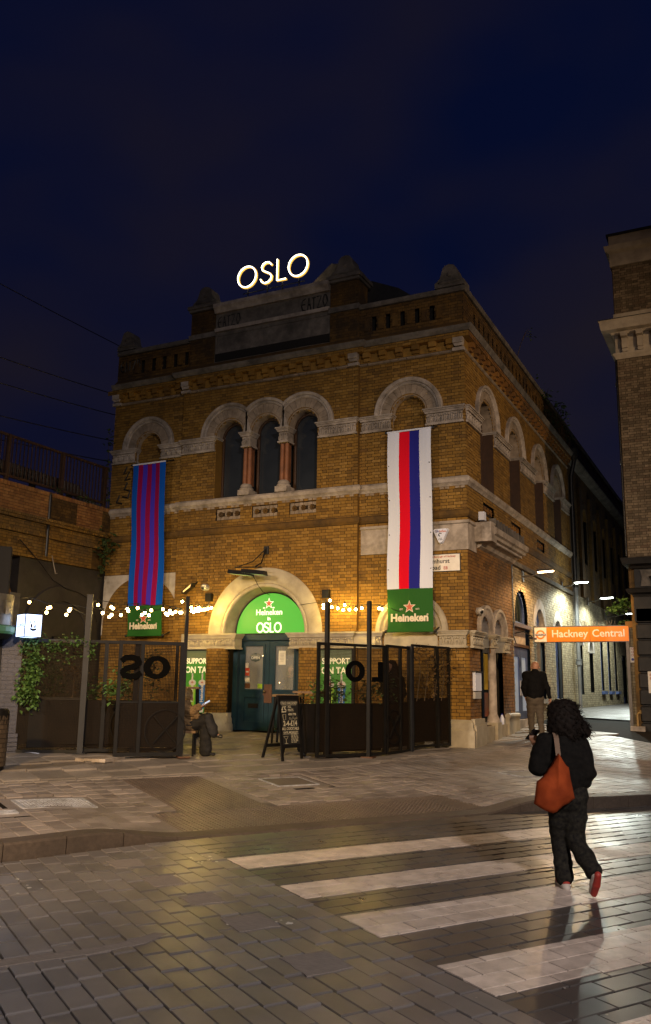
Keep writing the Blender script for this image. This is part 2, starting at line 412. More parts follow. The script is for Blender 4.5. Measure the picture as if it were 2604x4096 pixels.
# pavement blocks --------------------------------------------------------
def pz(t, s): return base(t, s) + lift(t, s)
STEM = (-8.36, -7.14, -4.35, -1.9)           # tactile stem
def tact_right(t): return t
def in_tact(t0, t1, s0, s1): return not clear(t0, t1, s0, s1, [STEM, (-8.75, -4.55, -5.6, -4.35)])
cells = []; W, Ln = .20, .30; t = -13.2; row = 0
while t < 4.4:
    s = -1.86 - (Ln * R_.random())
    e = -1.86
    # flagstones reach further out to the right of the entrance
    lim = -1.86 + 1.15 * sst(-5.2, -1.2, t) + .9 * sst(-1.2, 3.2, t)
    e = lim; s = lim - .12 - Ln * R_.random() * .8
    while e > kerb_s(t) + .34:
        a, b, c, d = t, t + W - J, max(s, kerb_s(t) + .32), e - J
        if d - c > .05 and clear(a, b, c, d, HOLES) and not in_tact(a + .03, b - .03, c + .03, d - .03): cells.append((a, b, c, d))
        e = s; s -= Ln
    t += W; row += 1
lay(cells, 'paving_block', m_pavpaver, pavement, pz)
# flags
cells = []; t = -13.4
while t < 4.6:
    Wf = R_.choice((.52, .58, .62)); lim = -1.72 + 1.15 * sst(-5.2, -1.2, t) + .9 * sst(-1.2, 3.2, t); s = lim
    while s < 11:
        Lf = R_.choice((.55, .62, .75, .9)); x, y = XY(t + .3, s + .3)
        if not (y > -.2 and x < -.2) and x > -10.6 and x < 4.0: cells.append((t, t + Wf - J, s, s + Lf - J))
        s += Lf
    t += Wf
lay(cells, 'flagstone', m_flag, pavement, pz, jitter=.0018)
# row of setts between flags and blocks
cells = []; t = -13.4
while t < 4.4:
    lim = -1.85 + 1.15 * sst(-5.2, -1.2, t) + .9 * sst(-1.2, 3.2, t); cells.append((t, t + .19, lim + .005, lim + .115)); t += .2
lay(cells, 'sett', m_flag, pavement, pz)
# kerb stones
t = -13.3; kn = 0
while t < 3.4:
    Lk = .62; a, b = t, t + Lk - .008; g = MB(); n = 5; A = []
    for i in range(n + 1):
        u = a + (b - a) * i / n; s = kerb_s(u); zt = base(u, s) + kerb_k(u); zb = base(u, s) - .05
        A.append([g.V(*XY(u, s + .012), zb), g.V(*XY(u, s), zt - .02), g.V(*XY(u, s + .02), zt), g.V(*XY(u, s + .30), pz(u, s + .30)), g.V(*XY(u, s + .30), zb)])
    for P, Q in zip(A, A[1:]):
        for i in range(5): g.F(P[i], Q[i], Q[(i + 1) % 5], P[(i + 1) % 5])
    g.F(*A[0]); g.F(*A[-1][::-1])
    g.build('kerb_stone', m_kerb, pavement); t += Lk
# tactile slabs with blisters
def tslab(t0, t1, s0, s1, name='tactile_slab'):
    g = MB(); q = [(t0, s0), (t1, s0), (t1, s1), (t0, s1)]
    g.hexa([(*XY(*p), pz(*p) - .04) for p in q], [(*XY(*p), pz(*p)) for p in q]); nn = 6
    for i in range(nn):
        for j in range(nn):
            t, s = t0 + (t1 - t0) * (i + .5) / nn, s0 + (s1 - s0) * (j + .5) / nn; x, y = XY(t, s); z = pz(t, s); r = .017
            k8 = [[g.V(x + rr * math.cos(a * 1.0472), y + rr * math.sin(a * 1.0472), z + h) for a in range(6)] for rr, h in ((r, -.001), (r * .62, .008))]
            for a in range(6): g.F(k8[0][a], k8[0][(a + 1) % 6], k8[1][(a + 1) % 6], k8[1][a])
            g.F(*k8[1])
    g.build(name, m_tact, pavement)
t = -8.75
while t < -4.5:
    for k in range(3): s0 = -5.34 + .4 * k - .0; tslab(t, t + .39, s0 if k else s0, s0 + .39 if k < 2 else s0 + .19)
    t += .4
t = STEM[0]
while t < STEM[1] - .1:
    s = -4.34
    while s < STEM[3] - .1: tslab(t, t + .395, s, min(s + .395, STEM[3])); s += .4
    t += .405
# mortar infill round covers and tactile paving
for a, b, c, d in HOLES + [(STEM[0] - .2, STEM[1] + .2, STEM[2], STEM[3] + .15), (-8.95, -4.3, -5.4, -4.2)]:
    g = MB(); a, b, c, d = a - .12, b + .12, c - .16, d + .16; n1, n2 = 30, 24
    idx = [[g.V(*XY(a + (b - a) * i / n1, c + (d - c) * j / n2), pz(a + (b - a) * i / n1, c + (d - c) * j / n2) - .011) for j in range(n2 + 1)] for i in range(n1 + 1)]
    for i in range(n1):
        for j in range(n2): g.F(idx[i][j], idx[i + 1][j], idx[i + 1][j + 1], idx[i][j + 1])
    g.build('mortar_infill', m_pavpaver, pavement)
# manholes -----------------------------------------------------------------
m_steel = mat('galvanised_cover', (.52, .54, .60), (.36, .38, .43), 20, .4, metal=.25, bump=.1, dirt=(.10, .09, .09), dscale=6, damt=.7)
m_recess = mat('recessed_cover_fill', (.135, .115, .10), (.10, .085, .075), 20, .55)
def cover(t0, t1, s0, s1, name, label, ribs=True, fill=False):
    x, y = XY((t0 + t1) / 2, (s0 + s1) / 2); o = thing(name, label, 'manhole cover', (x, y, pz((t0 + t1) / 2, (s0 + s1) / 2)))
    def sl(a, b, c, d, z0, z1, nm, m_):
        q = [(a, c), (b, c), (b, d), (a, d)]; g = MB(); g.hexa([(*XY(*p), pz(*p) + z0) for p in q], [(*XY(*p), pz(*p) + z1) for p in q]); return g
    fr = .025; g = MB()
    for a, b, c, d in ((t0, t1, s0, s0 + fr), (t0, t1, s1 - fr, s1), (t0, t0 + fr, s0 + fr, s1 - fr), (t1 - fr, t1, s0 + fr, s1 - fr)):
        q = [(a, c), (b, c), (b, d), (a, d)]; g.hexa([(*XY(*p), pz(*p) - .03) for p in q], [(*XY(*p), pz(*p) + .004) for p in q])
    g.build('frame', m_steel, o)
    sl(t0 + fr, t1 - fr, s0 + fr, s1 - fr, -.03, -.001, 'plate', 0).build('plate', m_recess if fill else m_steel, o)
    if ribs:
        g = MB(); nt_, ns_ = max(6, int((t1 - t0) / .045)), max(3, int((s1 - s0) / .04))
        for i in range(nt_):
            for j in range(ns_):
                t = t0 + .05 + (t1 - t0 - .1) * (i + .5) / nt_; s = s0 + .05 + (s1 - s0 - .1) * (j + .5) / ns_
                dt, ds = (.016, .005) if (i + j) % 2 else (.005, .015)
                q = [(t - dt, s - ds), (t + dt, s - ds), (t + dt, s + ds), (t - dt, s + ds)]
                g.hexa([(*XY(*p), pz(*p) - .004) for p in q], [(*XY(*p), pz(*p) + .003) for p in q])
        g.build('tread_pattern', m_steel, o, kind='stuff')
    return o
cover(-10.2, -9.3, -3.88, -3.22, 'manhole_cover', 'large silvery chequered manhole cover in the left pavement')
cover(-10.6, -10.3, -4.16, -3.95, 'manhole_cover', 'small silvery service cover beside the large chequered one at the left edge', True)
cover(-6.33, -5.62, -3.03, -2.37, 'manhole_cover', 'block-filled recessed cover with a bright metal edge, pavement before the entrance', False, True)
cover(-1.93, -1.17, -3.58, -2.92, 'manhole_cover', 'recessed cover with bright edge on the right pavement behind the woman', False, True)

# chewing gum on the pavement and splashes of paint on the road
m_gum = mat('trodden_gum', (.36, .33, .30), (.22, .20, .18), 30, .7); rg = random.Random(17)
def spots(n, tr, sr, hf, parent, m_, r0, r1, name):
    g = MB()
    for _ in range(n):
        t, s = rg.uniform(*tr), rg.uniform(*sr); r = rg.uniform(r0, r1); k = rg.randint(6, 9); a0 = rg.uniform(0, 6.28); z = hf(t, s) + .0045
        q = [(t + r * rg.uniform(.6, 1.2) * math.cos(a0 + 6.283 * i / k), s + r * rg.uniform(.5, 1.1) * math.sin(a0 + 6.283 * i / k)) for i in range(k)]
        g.F(*[g.V(*XY(*p), hf(*p) + .0045) for p in q])
    g.build(name, m_, parent, kind='stuff')
spots(150, (-12.5, 2.0), (-5.0, -.6), pz, pavement, m_gum, .006, .016, 'chewing_gum')
m_splash = mat('white_paint_splash', (.62, .62, .60), None, rough=.5)
for (ta, tb), (sa, sb), n in (((-9.75, -9.2), (-8.75, -8.55), 16), ((-9.2, -8.95), (-6.75, -6.45), 10), ((-11.0, -10.6), (-7.2, -6.6), 8), ((-4.0, -1.8), (-7.6, -6.4), 14)): spots(n, (ta, tb), (sa, sb), base, road, m_splash, .008, .028, 'paint_splash')
spots(60, (-13, -1.8), (-11.5, -6.3), base, road, m_gum, .006, .014, 'chewing_gum')
# ================================================================== brickwork
def stock(k=1.0, red=0.0):
    f = lambda r, g_, b: (min(1, r * k * (1 + .05 * red)), g_ * k * (1 - .28 * red), b * k * (1 - .25 * red))
    return [(0, f(.150, .082, .011)), (.15, f(.225, .122, .015)), (.45, f(.268, .147, .018)), (.75, f(.305, .171, .024)), (.93, f(.345, .204, .042)), (1, f(.170, .088, .014))]
m_brick = mat('stock_brick', (1, 1, 1), (.80, .78, .74), 14, .85, bump=.4, bscale=110, ramp=stock(.95, .1), dirt=(.060, .034, .008), dscale=.8, damt=.42, dstretch=(1, 1, .35))
m_brick_side = mat('red_stock_brick', (1, 1, 1), (.7, .66, .62), 9, .85, bump=.4, bscale=110, ramp=stock(.85, .6), dirt=(.045, .028, .014), dscale=.6, damt=.65)
m_brick_yel = mat('yellow_stock_brick', (1, 1, 1), (.75, .72, .68), 9, .85, bump=.4, bscale=110, ramp=[(0, (.22, .17, .09)), (.4, (.34, .28, .16)), (.8, (.42, .35, .21)), (1, (.26, .20, .11))], dirt=(.12, .09, .05), dscale=.8, damt=.6)
m_brick_dark = mat('sooty_brick', (1, 1, 1), (.6, .58, .55), 9, .88, bump=.4, bscale=110, ramp=stock(.52, .2), dirt=(.012, .010, .008), dscale=.9, damt=.8)
m_mortar = mat('sooty_mortar', (.034, .019, .004), (.020, .011, .003), 8, .95)
m_mortar_l = mat('grey_mortar', (.14, .11, .07), (.09, .07, .045), 8, .95)
m_stone = mat('weathered_stone', (.47, .41, .35), (.33, .285, .24), 9, .8, bump=.35, bscale=60, dirt=(.10, .082, .065), dscale=2.2, damt=.75)
m_stone_d = mat('sooty_stone', (.19, .168, .145), (.11, .098, .084), 7, .85, bump=.4, bscale=50, dirt=(.035, .032, .028), dscale=1.6, damt=.8)
m_cream = mat('cream_painted_stone', (.43, .385, .285), (.35, .31, .23), 5, .65, bump=.15, dirt=(.18, .15, .10), dscale=1.9, damt=.6)
m_vous = mat('voussoir_stone', (.34, .27, .20), (.25, .20, .145), 9, .8, bump=.3, island=.12, dirt=(.10, .075, .05), dscale=3, damt=.7)
m_redcol = mat('red_terracotta', (.30, .115, .045), (.20, .075, .03), 8, .6, bump=.2, dirt=(.07, .035, .02), dscale=3, damt=.5)
m_slate = mat('dark_slate', (.02, .02, .022), (.012, .012, .014), 9, .7)
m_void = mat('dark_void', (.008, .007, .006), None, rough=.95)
m_white = mat('white_wall_paint', (.55, .50, .42), (.45, .40, .33), 3, .7, bump=.1, dirt=(.18, .15, .11), dscale=1.5, damt=.6)
m_black = mat('black_paint', (.007, .007, .007), (.012, .011, .010), 8, .5, spec=.18)
m_blackw = mat('black_wall_paint', (.028, .024, .021), (.040, .034, .030), 2.2, .62, bump=.35, bscale=30, dirt=(.075, .065, .055), dscale=2.8, damt=.45)
m_glass = mat('night_window_glass', (.020, .025, .032), (.030, .037, .046), 1.5, .08, spec=.8)
m_wframe = mat('brown_window_paint', (.060, .028, .012), (.04, .02, .01), 9, .5)
def chord(o, z):
    if o[0] == 'r': return (o[1], o[2]) if o[3] <= z <= o[4] else None
    _, c, hw, z0, zs = o[:5]; r = o[5] if len(o) > 5 else hw
    if z < z0 or z > zs + r: return None
    if z <= zs: return (c - hw, c + hw)
    q = math.sqrt(max(0, r * r - (z - zs) ** 2)); return (c - q, c + q)
def minus(u0, u1, cuts):
    iv = [(u0, u1)]
    for a, b in cuts:
        nx = []
        for p, q in iv:
            if b <= p or a >= q: nx.append((p, q)); continue
            if a > p: nx.append((p, a))
            if b < q: nx.append((b, q))
        iv = nx
    return [(p, q) for p, q in iv if q - p > .015]
BR = {}
def brick_mesh(m_, l, mp_, nm):
    key = (m_.name, round(l, 3), nm)
    if key not in BR:
        g = MB(lambda u, w, z: tuple(Vector(mp_(u, w, z)) - Vector(mp_(0, 0, 0)))); g.box(0, l, 0, 1, 0, .064); BR[key] = g.mesh('brick', m_)
    return BR[key]
def brick_wall(parent, mp_, u0, u1, z0, z1, openings, mb_, mm, w=0.0, pick=None, npick=0, name='wall', proud=.011, seed=1, back=.2, course=.075, zfun=None):
    rr = random.Random(seed); gm = MB(mp_); gb = MB(mp_); full = []
    z = z0; row = 0; mname = mp_.__name__
    while z < z1 - .01:
        h = min(course, z1 - z); zm = z + h / 2
        cuts = [c for c in (chord(o, zm) for o in openings) if c]
        for a, b in minus(u0, u1, cuts):
            gm.poly([(a, w, z), (b, w, z), (b, w, z + h), (a, w, z + h)])
        L = [.215, .1025] ; x = u0 - (.165 if row % 2 else 0.0); k = 0
        while x < u1:
            l = L[k % 2]
            for a, b in minus(max(x, u0), min(x + l, u1), cuts):
                if b - a < .02: continue
                pr = proud + rr.uniform(-.004, .003)
                if l > .2 and b - a > .2149 and pick and pick[0] < a < pick[1] and pick[2] < z < pick[3] and h > .07: full.append((a, z, pr)); continue
                zt = z + h - .011
                p = [gb.V(a, w - .002, z), gb.V(b, w - .002, z), gb.V(b, w - .002, zt), gb.V(a, w - .002, zt), gb.V(a, w + pr, z), gb.V(b, w + pr, z), gb.V(b, w + pr, zt), gb.V(a, w + pr, zt)]
                gb.F(p[4], p[5], p[6], p[7]); gb.F(p[0], p[1], p[5], p[4]); gb.F(p[3], p[7], p[6], p[2]); gb.F(p[0], p[4], p[7], p[3]); gb.F(p[1], p[2], p[6], p[5])
            x += l + .011; k += 1
        z += course; row += 1
    wall = gm.build(name, mm, parent)
    rr.shuffle(full); objs = full[:npick]; rest = full[npick:]
    me = brick_mesh(mb_, .215, mp_, mname)
    for a, z, pr in objs:
        o = bpy.data.objects.new('brick', me); COL.objects.link(o); o.parent = wall
        o.matrix_parent_inverse = world_of(wall).inverted() if False else Matrix.Identity(4)
        lo = Vector(mp_(a, w - .002, z)); sc_ = Vector(mp_(0, 1, 0)); s = pr + .002
        o.location = lo; o.scale = (s if abs(sc_.x) > .5 else 1, s if abs(sc_.y) > .5 else 1, 1)
    for a, z, pr in rest:
        b = a + .215; zt = z + .064
        p = [gb.V(a, w - .002, z), gb.V(b, w - .002, z), gb.V(b, w - .002, zt), gb.V(a, w - .002, zt), gb.V(a, w + pr, z), gb.V(b, w + pr, z), gb.V(b, w + pr, zt), gb.V(a, w + pr, zt)]
        gb.F(p[4], p[5], p[6], p[7]); gb.F(p[0], p[1], p[5], p[4]); gb.F(p[3], p[7], p[6], p[2]); gb.F(p[0], p[4], p[7], p[3]); gb.F(p[1], p[2], p[6], p[5])
    gb.build('brickwork', mb_, wall, kind='stuff')
    return wall
def arch_set(parent, mp_, uc, zs, ri, rm, ro, w=0.0, deep=.3, nv=13, lim=None, ms=None, mv=None, voussoirs=True):
    """hood mould, ring of voussoirs and inner roll"""
    ms = ms or m_stone; mv = mv or m_vous
    hood = MB(mp_); p = [(rm, w - .05), (rm, w + .05), (rm + .03, w + .075), (rm + .06, w + .06), (rm + .075, w + .10), (ro - .015, w + .115), (ro, w + .10), (ro, w - .05)]
    hood.arc(p, uc, zs, 0, math.pi, 36, lim); h = hood.build('hood_mould', ms, parent, smooth=35)
    roll = MB(mp_); roll.arc([(ri - .0, w - deep), (ri, w - .02), (ri + .02, w + .015), (ri + .05, w + .012), (ri + .065, w - .02), (ri + .065, w - deep)], uc, zs, 0, math.pi, 32, lim); roll.build('inner_roll', mv, h, smooth=40)
    if voussoirs:
        for k in range(nv):
            a0 = math.pi * k / nv + .006; a1 = math.pi * (k + 1) / nv - .006
            if lim:
                am = (a0 + a1) / 2
                if not lim[0] < (ri + rm) / 2 * math.cos(am) < lim[1]: continue
            g = MB(mp_); d = R_.uniform(-.003, .004); g.arc([(ri + .065, w - .1), (ri + .065, w + .03 + d), (rm + .002, w + .03 + d), (rm + .002, w - .1)], uc, zs, a0, a1, 4, lim); g.build('voussoir', mv, h)
    else:
        g = MB(mp_); g.arc([(ri + .065, w - .1), (ri + .065, w + .03), (rm + .002, w + .03), (rm + .002, w - .1)], uc, zs, 0, math.pi, 32, lim); g.build('archivolt', mv, h, smooth=35)
    return h
def carve(g, u0, u1, z0, z1, w, pitch=.19):
    n = max(1, round((u1 - u0) / pitch)); pt = (u1 - u0) / n; h = z1 - z0
    for k in range(n):
        c = u0 + (k + .5) * pt
        g.ball((c, w, z0 + h * .5), 1, 6, 5, (.022, .035, h * .46))
        for sg in (-1, 1):
            g.ball((c + sg * pt * .22, w, z0 + h * .42), 1, 6, 4, (.018, .03, h * .36))
            g.ball((c + sg * pt * .36, w + .008, z0 + h * .80), 1, 6, 4, (.036, .035, h * .14))
            g.ball((c + sg * pt * .5, w, z0 + h * .30), 1, 6, 4, (.014, .022, h * .26))
def impost(parent, mp_, u0, u1, z0, z1, w=0.0, name='impost', ms=None, endl=True, endr=True):
    """carved block with a moulded cap, returns round both ends"""
    ms = ms or m_stone; g = MB(mp_); h = z1 - z0; b = w - .3
    g.box(u0 + .05, u1 - .05, b, w + .035, z0 + h * .12, z1 - h * .30)
    g.box(u0 + .02, u1 - .02, b, w + .065, z0, z0 + h * .115)
    g.prism([(u0 + .03, z1 - h * .30), (u1 - .03, z1 - h * .30), (u1 - .0, z1 - h * .17), (u0 + .0, z1 - h * .17)], b, w + .085)
    g.box(u0 - .01, u1 + .01, b, w + .105, z1 - h * .165, z1 - h * .09); g.box(u0 - .03, u1 + .03, b, w + .13, z1 - h * .085, z1)
    o = g.build(name, ms, parent)
    g = MB(mp_); carve(g, u0 + .05, u1 - .05, z0 + h * .14, z1 - h * .31, w + .04); g.build('carved_leaves', ms, o, smooth=180, kind='stuff')
    return o
# ================================================================== the pub on the corner
pub = thing('corner_pub', 'two storey stock brick corner building with arched windows and stone cornice', 'building', (-5.2, 0, .6))
BAY0, BAY1 = -7.93, -2.68; CB = .10
UPL, UPR, LOL, LOR = -9.13, -1.39, -9.1, -1.35
WC = (-6.4, -5.3, -4.2)
fo = [('a', UPL, .41, 6.55, 8.25), ('a', UPR, .41, 6.55, 8.25)]
ce = [('a', c, .41, 6.56, 8.25) for c in WC] + [('r', -6.81, -3.79, 6.56, 8.2), ('a', -5.2, 1.25, .3, 3.03), ('r', -6.73, -5.99, 5.98, 6.27), ('r', -5.64, -4.90, 5.98, 6.27), ('r', -4.55, -3.80, 5.98, 6.27)]
brick_wall(pub, front, -10.4, BAY0, .5, 9.6, fo[:1] + [('r', -10.4, -7.93, 3.9, 3.9)], m_brick, m_mortar, 0.0, (-8.7, -7.95, 3, 9.4), 60, seed=2)
brick_wall(pub, front, BAY0, BAY1, .5, 9.6, ce, m_brick, m_mortar, CB, (-6.6, -2.7, 3.1, 9.4), 300, seed=3)
brick_wall(pub, front, BAY1, 0, .5, 9.6, fo[1:] + [('r', -2.6, 0, 4.85, 5.46)], m_brick, m_mortar, 0.0, (-2.6, -.2, 3.3, 9.4), 300, seed=4)
g = MB(); g.box(BAY0 - .002, BAY0 + .1, -CB, .2, .5, 9.6); g.box(BAY1 - .1, BAY1 + .002, -CB, .2, .5, 9.6); g.build('bay_return', m_brick, pub)
SIDEOP = [('a', c, .6, 6.56, 8.25) for c in (1.78, 4.55, 7.53, 10.25)] + [('r', 1.3, 2.3, 5.93, 6.22), ('r', 4.0, 5.05, 5.93, 6.22), ('r', 7.0, 8.05, 5.93, 6.22)]
lowop = [('a', 1.22, .42, .95, 3.0), ('a', 2.36, .42, .95, 3.0), ('r', .8, 2.78, .95, 2.62)]
brick_wall(pub, side, 0, 3.82, .5, 5.0, lowop, m_brick_side, m_mortar, 0.0, (.1, 3.6, 1.3, 4.9), 300, seed=5)
yelop = [('r', 3.9, 5.72, .6, 3.42), ('a', 4.81, .72, 3.50, 3.72), ('a', 7.05, .55, 1.45, 3.55), ('a', 9.6, .5, 1.45, 3.45)]
brick_wall(pub, side, 3.82, 12.3, .5, 5.0, yelop, m_brick_yel, m_mortar_l, 0.0, (3.9, 10, 1.3, 4.9), 300, seed=6)
brick_wall(pub, side, 0, 12.3, 5.0, 9.6, SIDEOP, m_brick, m_mortar, 0.0, (.1, 5, 6, 9.4), 300, seed=7)
# blind infill behind upper arches
for c in (UPL, UPR): brick_wall(pub, front, c - .5, c + .5, 6.55, 8.8, [], m_brick, m_mortar, -.16, None, 0, name='blind_infill', seed=8)
# --- plinth
g = MB(); pr = [(-.1, .3), (.12, .3), (.12, .86), (.075, .93), (.075, 1.02), (.02, 1.10), (-.1, 1.10)]
PLF = [(-10.4, 0), (BAY0, 0), (BAY0, -CB), (-6.12, -CB)]; g.path(pr, PLF); g.build('plinth', m_cream, pub)
g = MB(); g.path(pr, [(-4.30, -CB), (BAY1, -CB), (BAY1, 0), (0, 0), (0, .75)]); g.build('plinth', m_cream, pub)
# rounded plinth and half-column piers beside the door
for c in (-6.52, -3.88):
    g = MB(); g.lathe([(.43, .3), (.43, .80), (.40, .86), (.40, .95), (.36, 1.02), (.33, 1.09), (.30, 1.10)], (c, -CB + .03, 0), 24); g.build('pier_base', m_cream, pub, smooth=35)
    z = 1.10; gb = MB(); rr = random.Random(5)
    while z < 2.62:
        for k in range(10):
            a0 = math.pi + math.pi * k / 10 + (.15 if int(z / .075) % 2 else 0); a1 = a0 + math.pi / 10 - .035
            rr_ = .30 + rr.uniform(-.004, .004)
            q = [(c + r * math.cos(a), -CB + .03 + r * math.sin(a)) for r, a in ((.2, a0), (rr_, a0), (rr_, (a0 + a1) / 2), (rr_, a1), (.2, a1))]
            gb.extz(q, z, z + .064)
        z += .075
    gc = MB(); gc.lathe([(.288, 1.1), (.288, 2.66)], (c, -CB + .03, 0), 20); w_ = gc.build('brick_pier', m_mortar, pub, smooth=60); gb.build('brickwork', m_brick, w_, kind='stuff')
# --- lower impost band with leaf carving
for u0, u1, w in ((-7.42, -5.93, CB), (-4.47, -2.70, CB), (-2.66, -2.02, 0.0), (-.72, 0.0, 0.0)):
    impost(pub, front, u0, u1, 2.65, 3.03, w + .04, 'carved_impost', m_cream)
g = MB(front); g.box(-7.62, -7.35, -.1, CB + .05, 2.62, 3.04); g.box(-2.9, -2.2, -.1, CB + .02, 2.66, 3.0); g.build('impost_block', m_cream, pub)
for u0, u1 in ((.0, .84), (2.72, 3.2)): impost(pub, side, u0, u1, 2.65, 3.03, .04, 'carved_impost', m_cream)
g = MB(side); impost(pub, side, 1.62, 1.98, 2.72, 3.03, .06, 'column_capital', m_cream)
# --- door arch
da = MB(front); da.arc([(1.24, CB - .25), (1.24, CB + .02), (1.30, CB + .045), (1.58, CB + .045), (1.62, CB + .02), (1.62, CB - .1)], -5.2, 3.04, 0, math.pi, 48); dah = da.build('door_arch', m_cream, pub, smooth=35)
g = MB(front); g.arc([(1.13, CB - .3), (1.13, CB - .03), (1.15, CB + .02), (1.19, CB + .035), (1.23, CB + .02), (1.245, CB - .03), (1.245, CB - .3)], -5.2, 3.04, 0, math.pi, 48); g.build('arch_roll', m_cream, dah, smooth=50)
g = MB(front); g.arc([(1.02, CB - .52), (1.02, CB - .46), (1.135, CB - .08), (1.2, CB - .08), (1.2, CB - .52)], -5.2, 3.04, 0, math.pi, 48); g.build('arch_splay', m_cream, dah, smooth=35)
# cream lunette under the right banner
g = MB(front); g.arc([(.60, -.2), (.60, .03), (.66, .06), (.72, .04), (.76, .09), (.85, .09), (.88, .05), (.88, -.1)], LOR, 3.02, 0, math.pi, 40); lh = g.build('lunette_arch', m_cream, pub, smooth=35)
g = MB(front); g.arc([(.001, -.08), (.001, .012), (.61, .012), (.61, -.08)], LOR, 3.02, 0, math.pi, 32); g.build('lunette_panel', m_cream, lh, smooth=35)
g = MB(front); g.box(-2.02, -.72, -.1, .03, 2.66, 3.03); g.build('lunette_apron', m_cream, pub)
# white painted spandrel on the left bay with the arch left bare
g = MB(front); cxs, czs, rs = -9.1, 3.35, 1.27; pts = [(-10.4, 4.68)]; n = 30
top = [(cxs + rs * math.cos(math.pi * k / n), czs + rs * math.sin(math.pi * k / n)) for k in range(n + 1)]
pl = sorted(top)
for (ua, za), (ub, zb) in zip(pl, pl[1:]):
    g.hexa([(ua, .0, za), (ub, .0, zb), (ub, .0, 4.68), (ua, .0, 4.68)], [(ua, .022, za), (ub, .022, zb), (ub, .022, 4.68), (ua, .022, 4.68)])
g.box(-7.83, -7.74, 0, .022, 3.06, 4.68); g.box(-10.4, -10.37, 0, .022, 3.06, 4.68); g.build('white_paint_panel', m_white, pub)
# rendered band, right bay and corner
g = MB(); g.path([(-.05, 4.85), (.028, 4.85), (.028, 5.44), (.07, 5.46), (.07, 5.52), (-.05, 5.52)], [(-2.62, 0), (0, 0), (0, .62)]); g.build('rendered_band', m_stone, pub)
# thin weathered ledge and brick oversail
FP = [(-10.4, 0), (BAY0, 0), (BAY0, -CB), (BAY1, -CB), (BAY1, 0), (0, 0), (0, 12.2)]
g = MB(); g.path([(-.05, 5.60), (.03, 5.60), (.075, 5.66), (.085, 5.74), (.03, 5.79), (-.05, 5.80)], FP); g.build('ledge', m_brick_dark, pub)
# flower panels
for u0, u1 in ((-6.73, -5.99), (-5.64, -4.90), (-4.55, -3.80)):
    g = MB(front); g.box(u0, u1, CB - .12, CB - .06, 5.98, 6.27); pn = g.build('flower_panel', m_mortar, pub)
    for j in range(3):
        z = 5.985 + j * .095
        for i in range(6):
            if j == 1 and i in (1, 3, 5): continue
            a = u0 + (i + (.0 if j != 1 else .0)) * (u1 - u0) / 6; g = MB(front); g.box(a + .006, a + (u1 - u0) / 6 - .006, CB - .06, CB - .035, z, z + .085); g.build('tile', m_vous, pn)
    g = MB(front)
    for i in range(3):
        c = u0 + (u1 - u0) * (i + .5) / 3
        for k in range(6): g.ball((c + .05 * math.cos(k * 1.047), CB - .03, 6.125 + .05 * math.sin(k * 1.047)), 1, 6, 4, (.03, .02, .03))
        g.ball((c, CB - .02, 6.125), 1, 6, 4, (.022, .022, .022))
    g.build('flower_relief', m_brick_dark, pn, smooth=180, kind='stuff')
for u0, u1 in ((1.3, 2.3), (4.0, 5.05), (7.0, 8.05)):
    g = MB(side); g.box(u0, u1, -.12, -.06, 5.93, 6.22); pn = g.build('flower_panel', m_mortar, pub); g = MB(side)
    for i in range(4):
        c = u0 + (u1 - u0) * (i + .5) / 4
        for k in range(6): g.ball((c + .06 * math.cos(k * 1.047), -.05, 6.075 + .06 * math.sin(k * 1.047)), 1, 6, 4, (.035, .03, .035))
    g.build('flower_relief', m_brick_side, pn, smooth=180, kind='stuff')
# sill string course
g = MB(); g.path([(-.05, 6.34), (.03, 6.34), (.05, 6.38), (.10, 6.42), (.115, 6.50), (.06, 6.555), (-.05, 6.56)], FP); g.build('sill_string', m_stone, pub, smooth=40)
g = MB(); st_ = 0.0; n = 0; x = -10.38
while x < -.05:
    if (n % 3) != 2:
        yb = -CB if BAY0 < x < BAY1 - .1 else 0
        g.box(x, x + .10, yb - .028, yb, 6.285, 6.335)
    x += .125; n += 1
g.build('brick_moulding', m_vous, pub, kind='stuff')
# impost band under the upper arches
for u0, u1, w in ((-10.4, UPL - .41, 0), (UPL + .41, BAY0 - .0, 0), (BAY0, -6.81, CB), (-3.79, BAY1, CB), (BAY1 + .02, UPR - .41, 0), (UPR + .41, 0.0, 0)):
    impost(pub, front, u0, u1, 7.85, 8.25, w)
sp = [0, 1.18, 2.38, 3.95, 5.15, 6.93, 8.13, 9.65, 10.85, 12.2]
for k in range(0, 10, 2): impost(pub, side, sp[k], sp[k + 1], 7.85, 8.25, 0)
# upper arches
arch_set(pub, front, UPL, 8.25, .41, .70, .87, 0, .2); arch_set(pub, front, UPR, 8.25, .41, .70, .87, 0, .2)
for k, c in enumerate(WC): arch_set(pub, front, c, 8.25, .41, .72, .87, CB, .35, lim=(-.87 if k == 0 else -.55, .87 if k == 2 else .55))
for c in (1.78, 4.55, 7.53, 10.25): arch_set(pub, side, c, 8.25, .6, .86, 1.0, 0, .3)
# jambs of the window openings
g = MB(front); g.box(-6.83, -6.81, CB - .4, CB, 6.5, 8.25); g.box(-3.79, -3.77, CB - .4, CB, 6.5, 8.25); g.build('window_jamb', m_brick, pub)
for c in (1.78, 4.55, 7.53, 10.25):
    for e_ in (-.62, .6): g = MB(side); g.box(c + e_, c + e_ + .02, -.35, 0, 6.5, 8.25); g.build('window_jamb', m_wframe, pub)
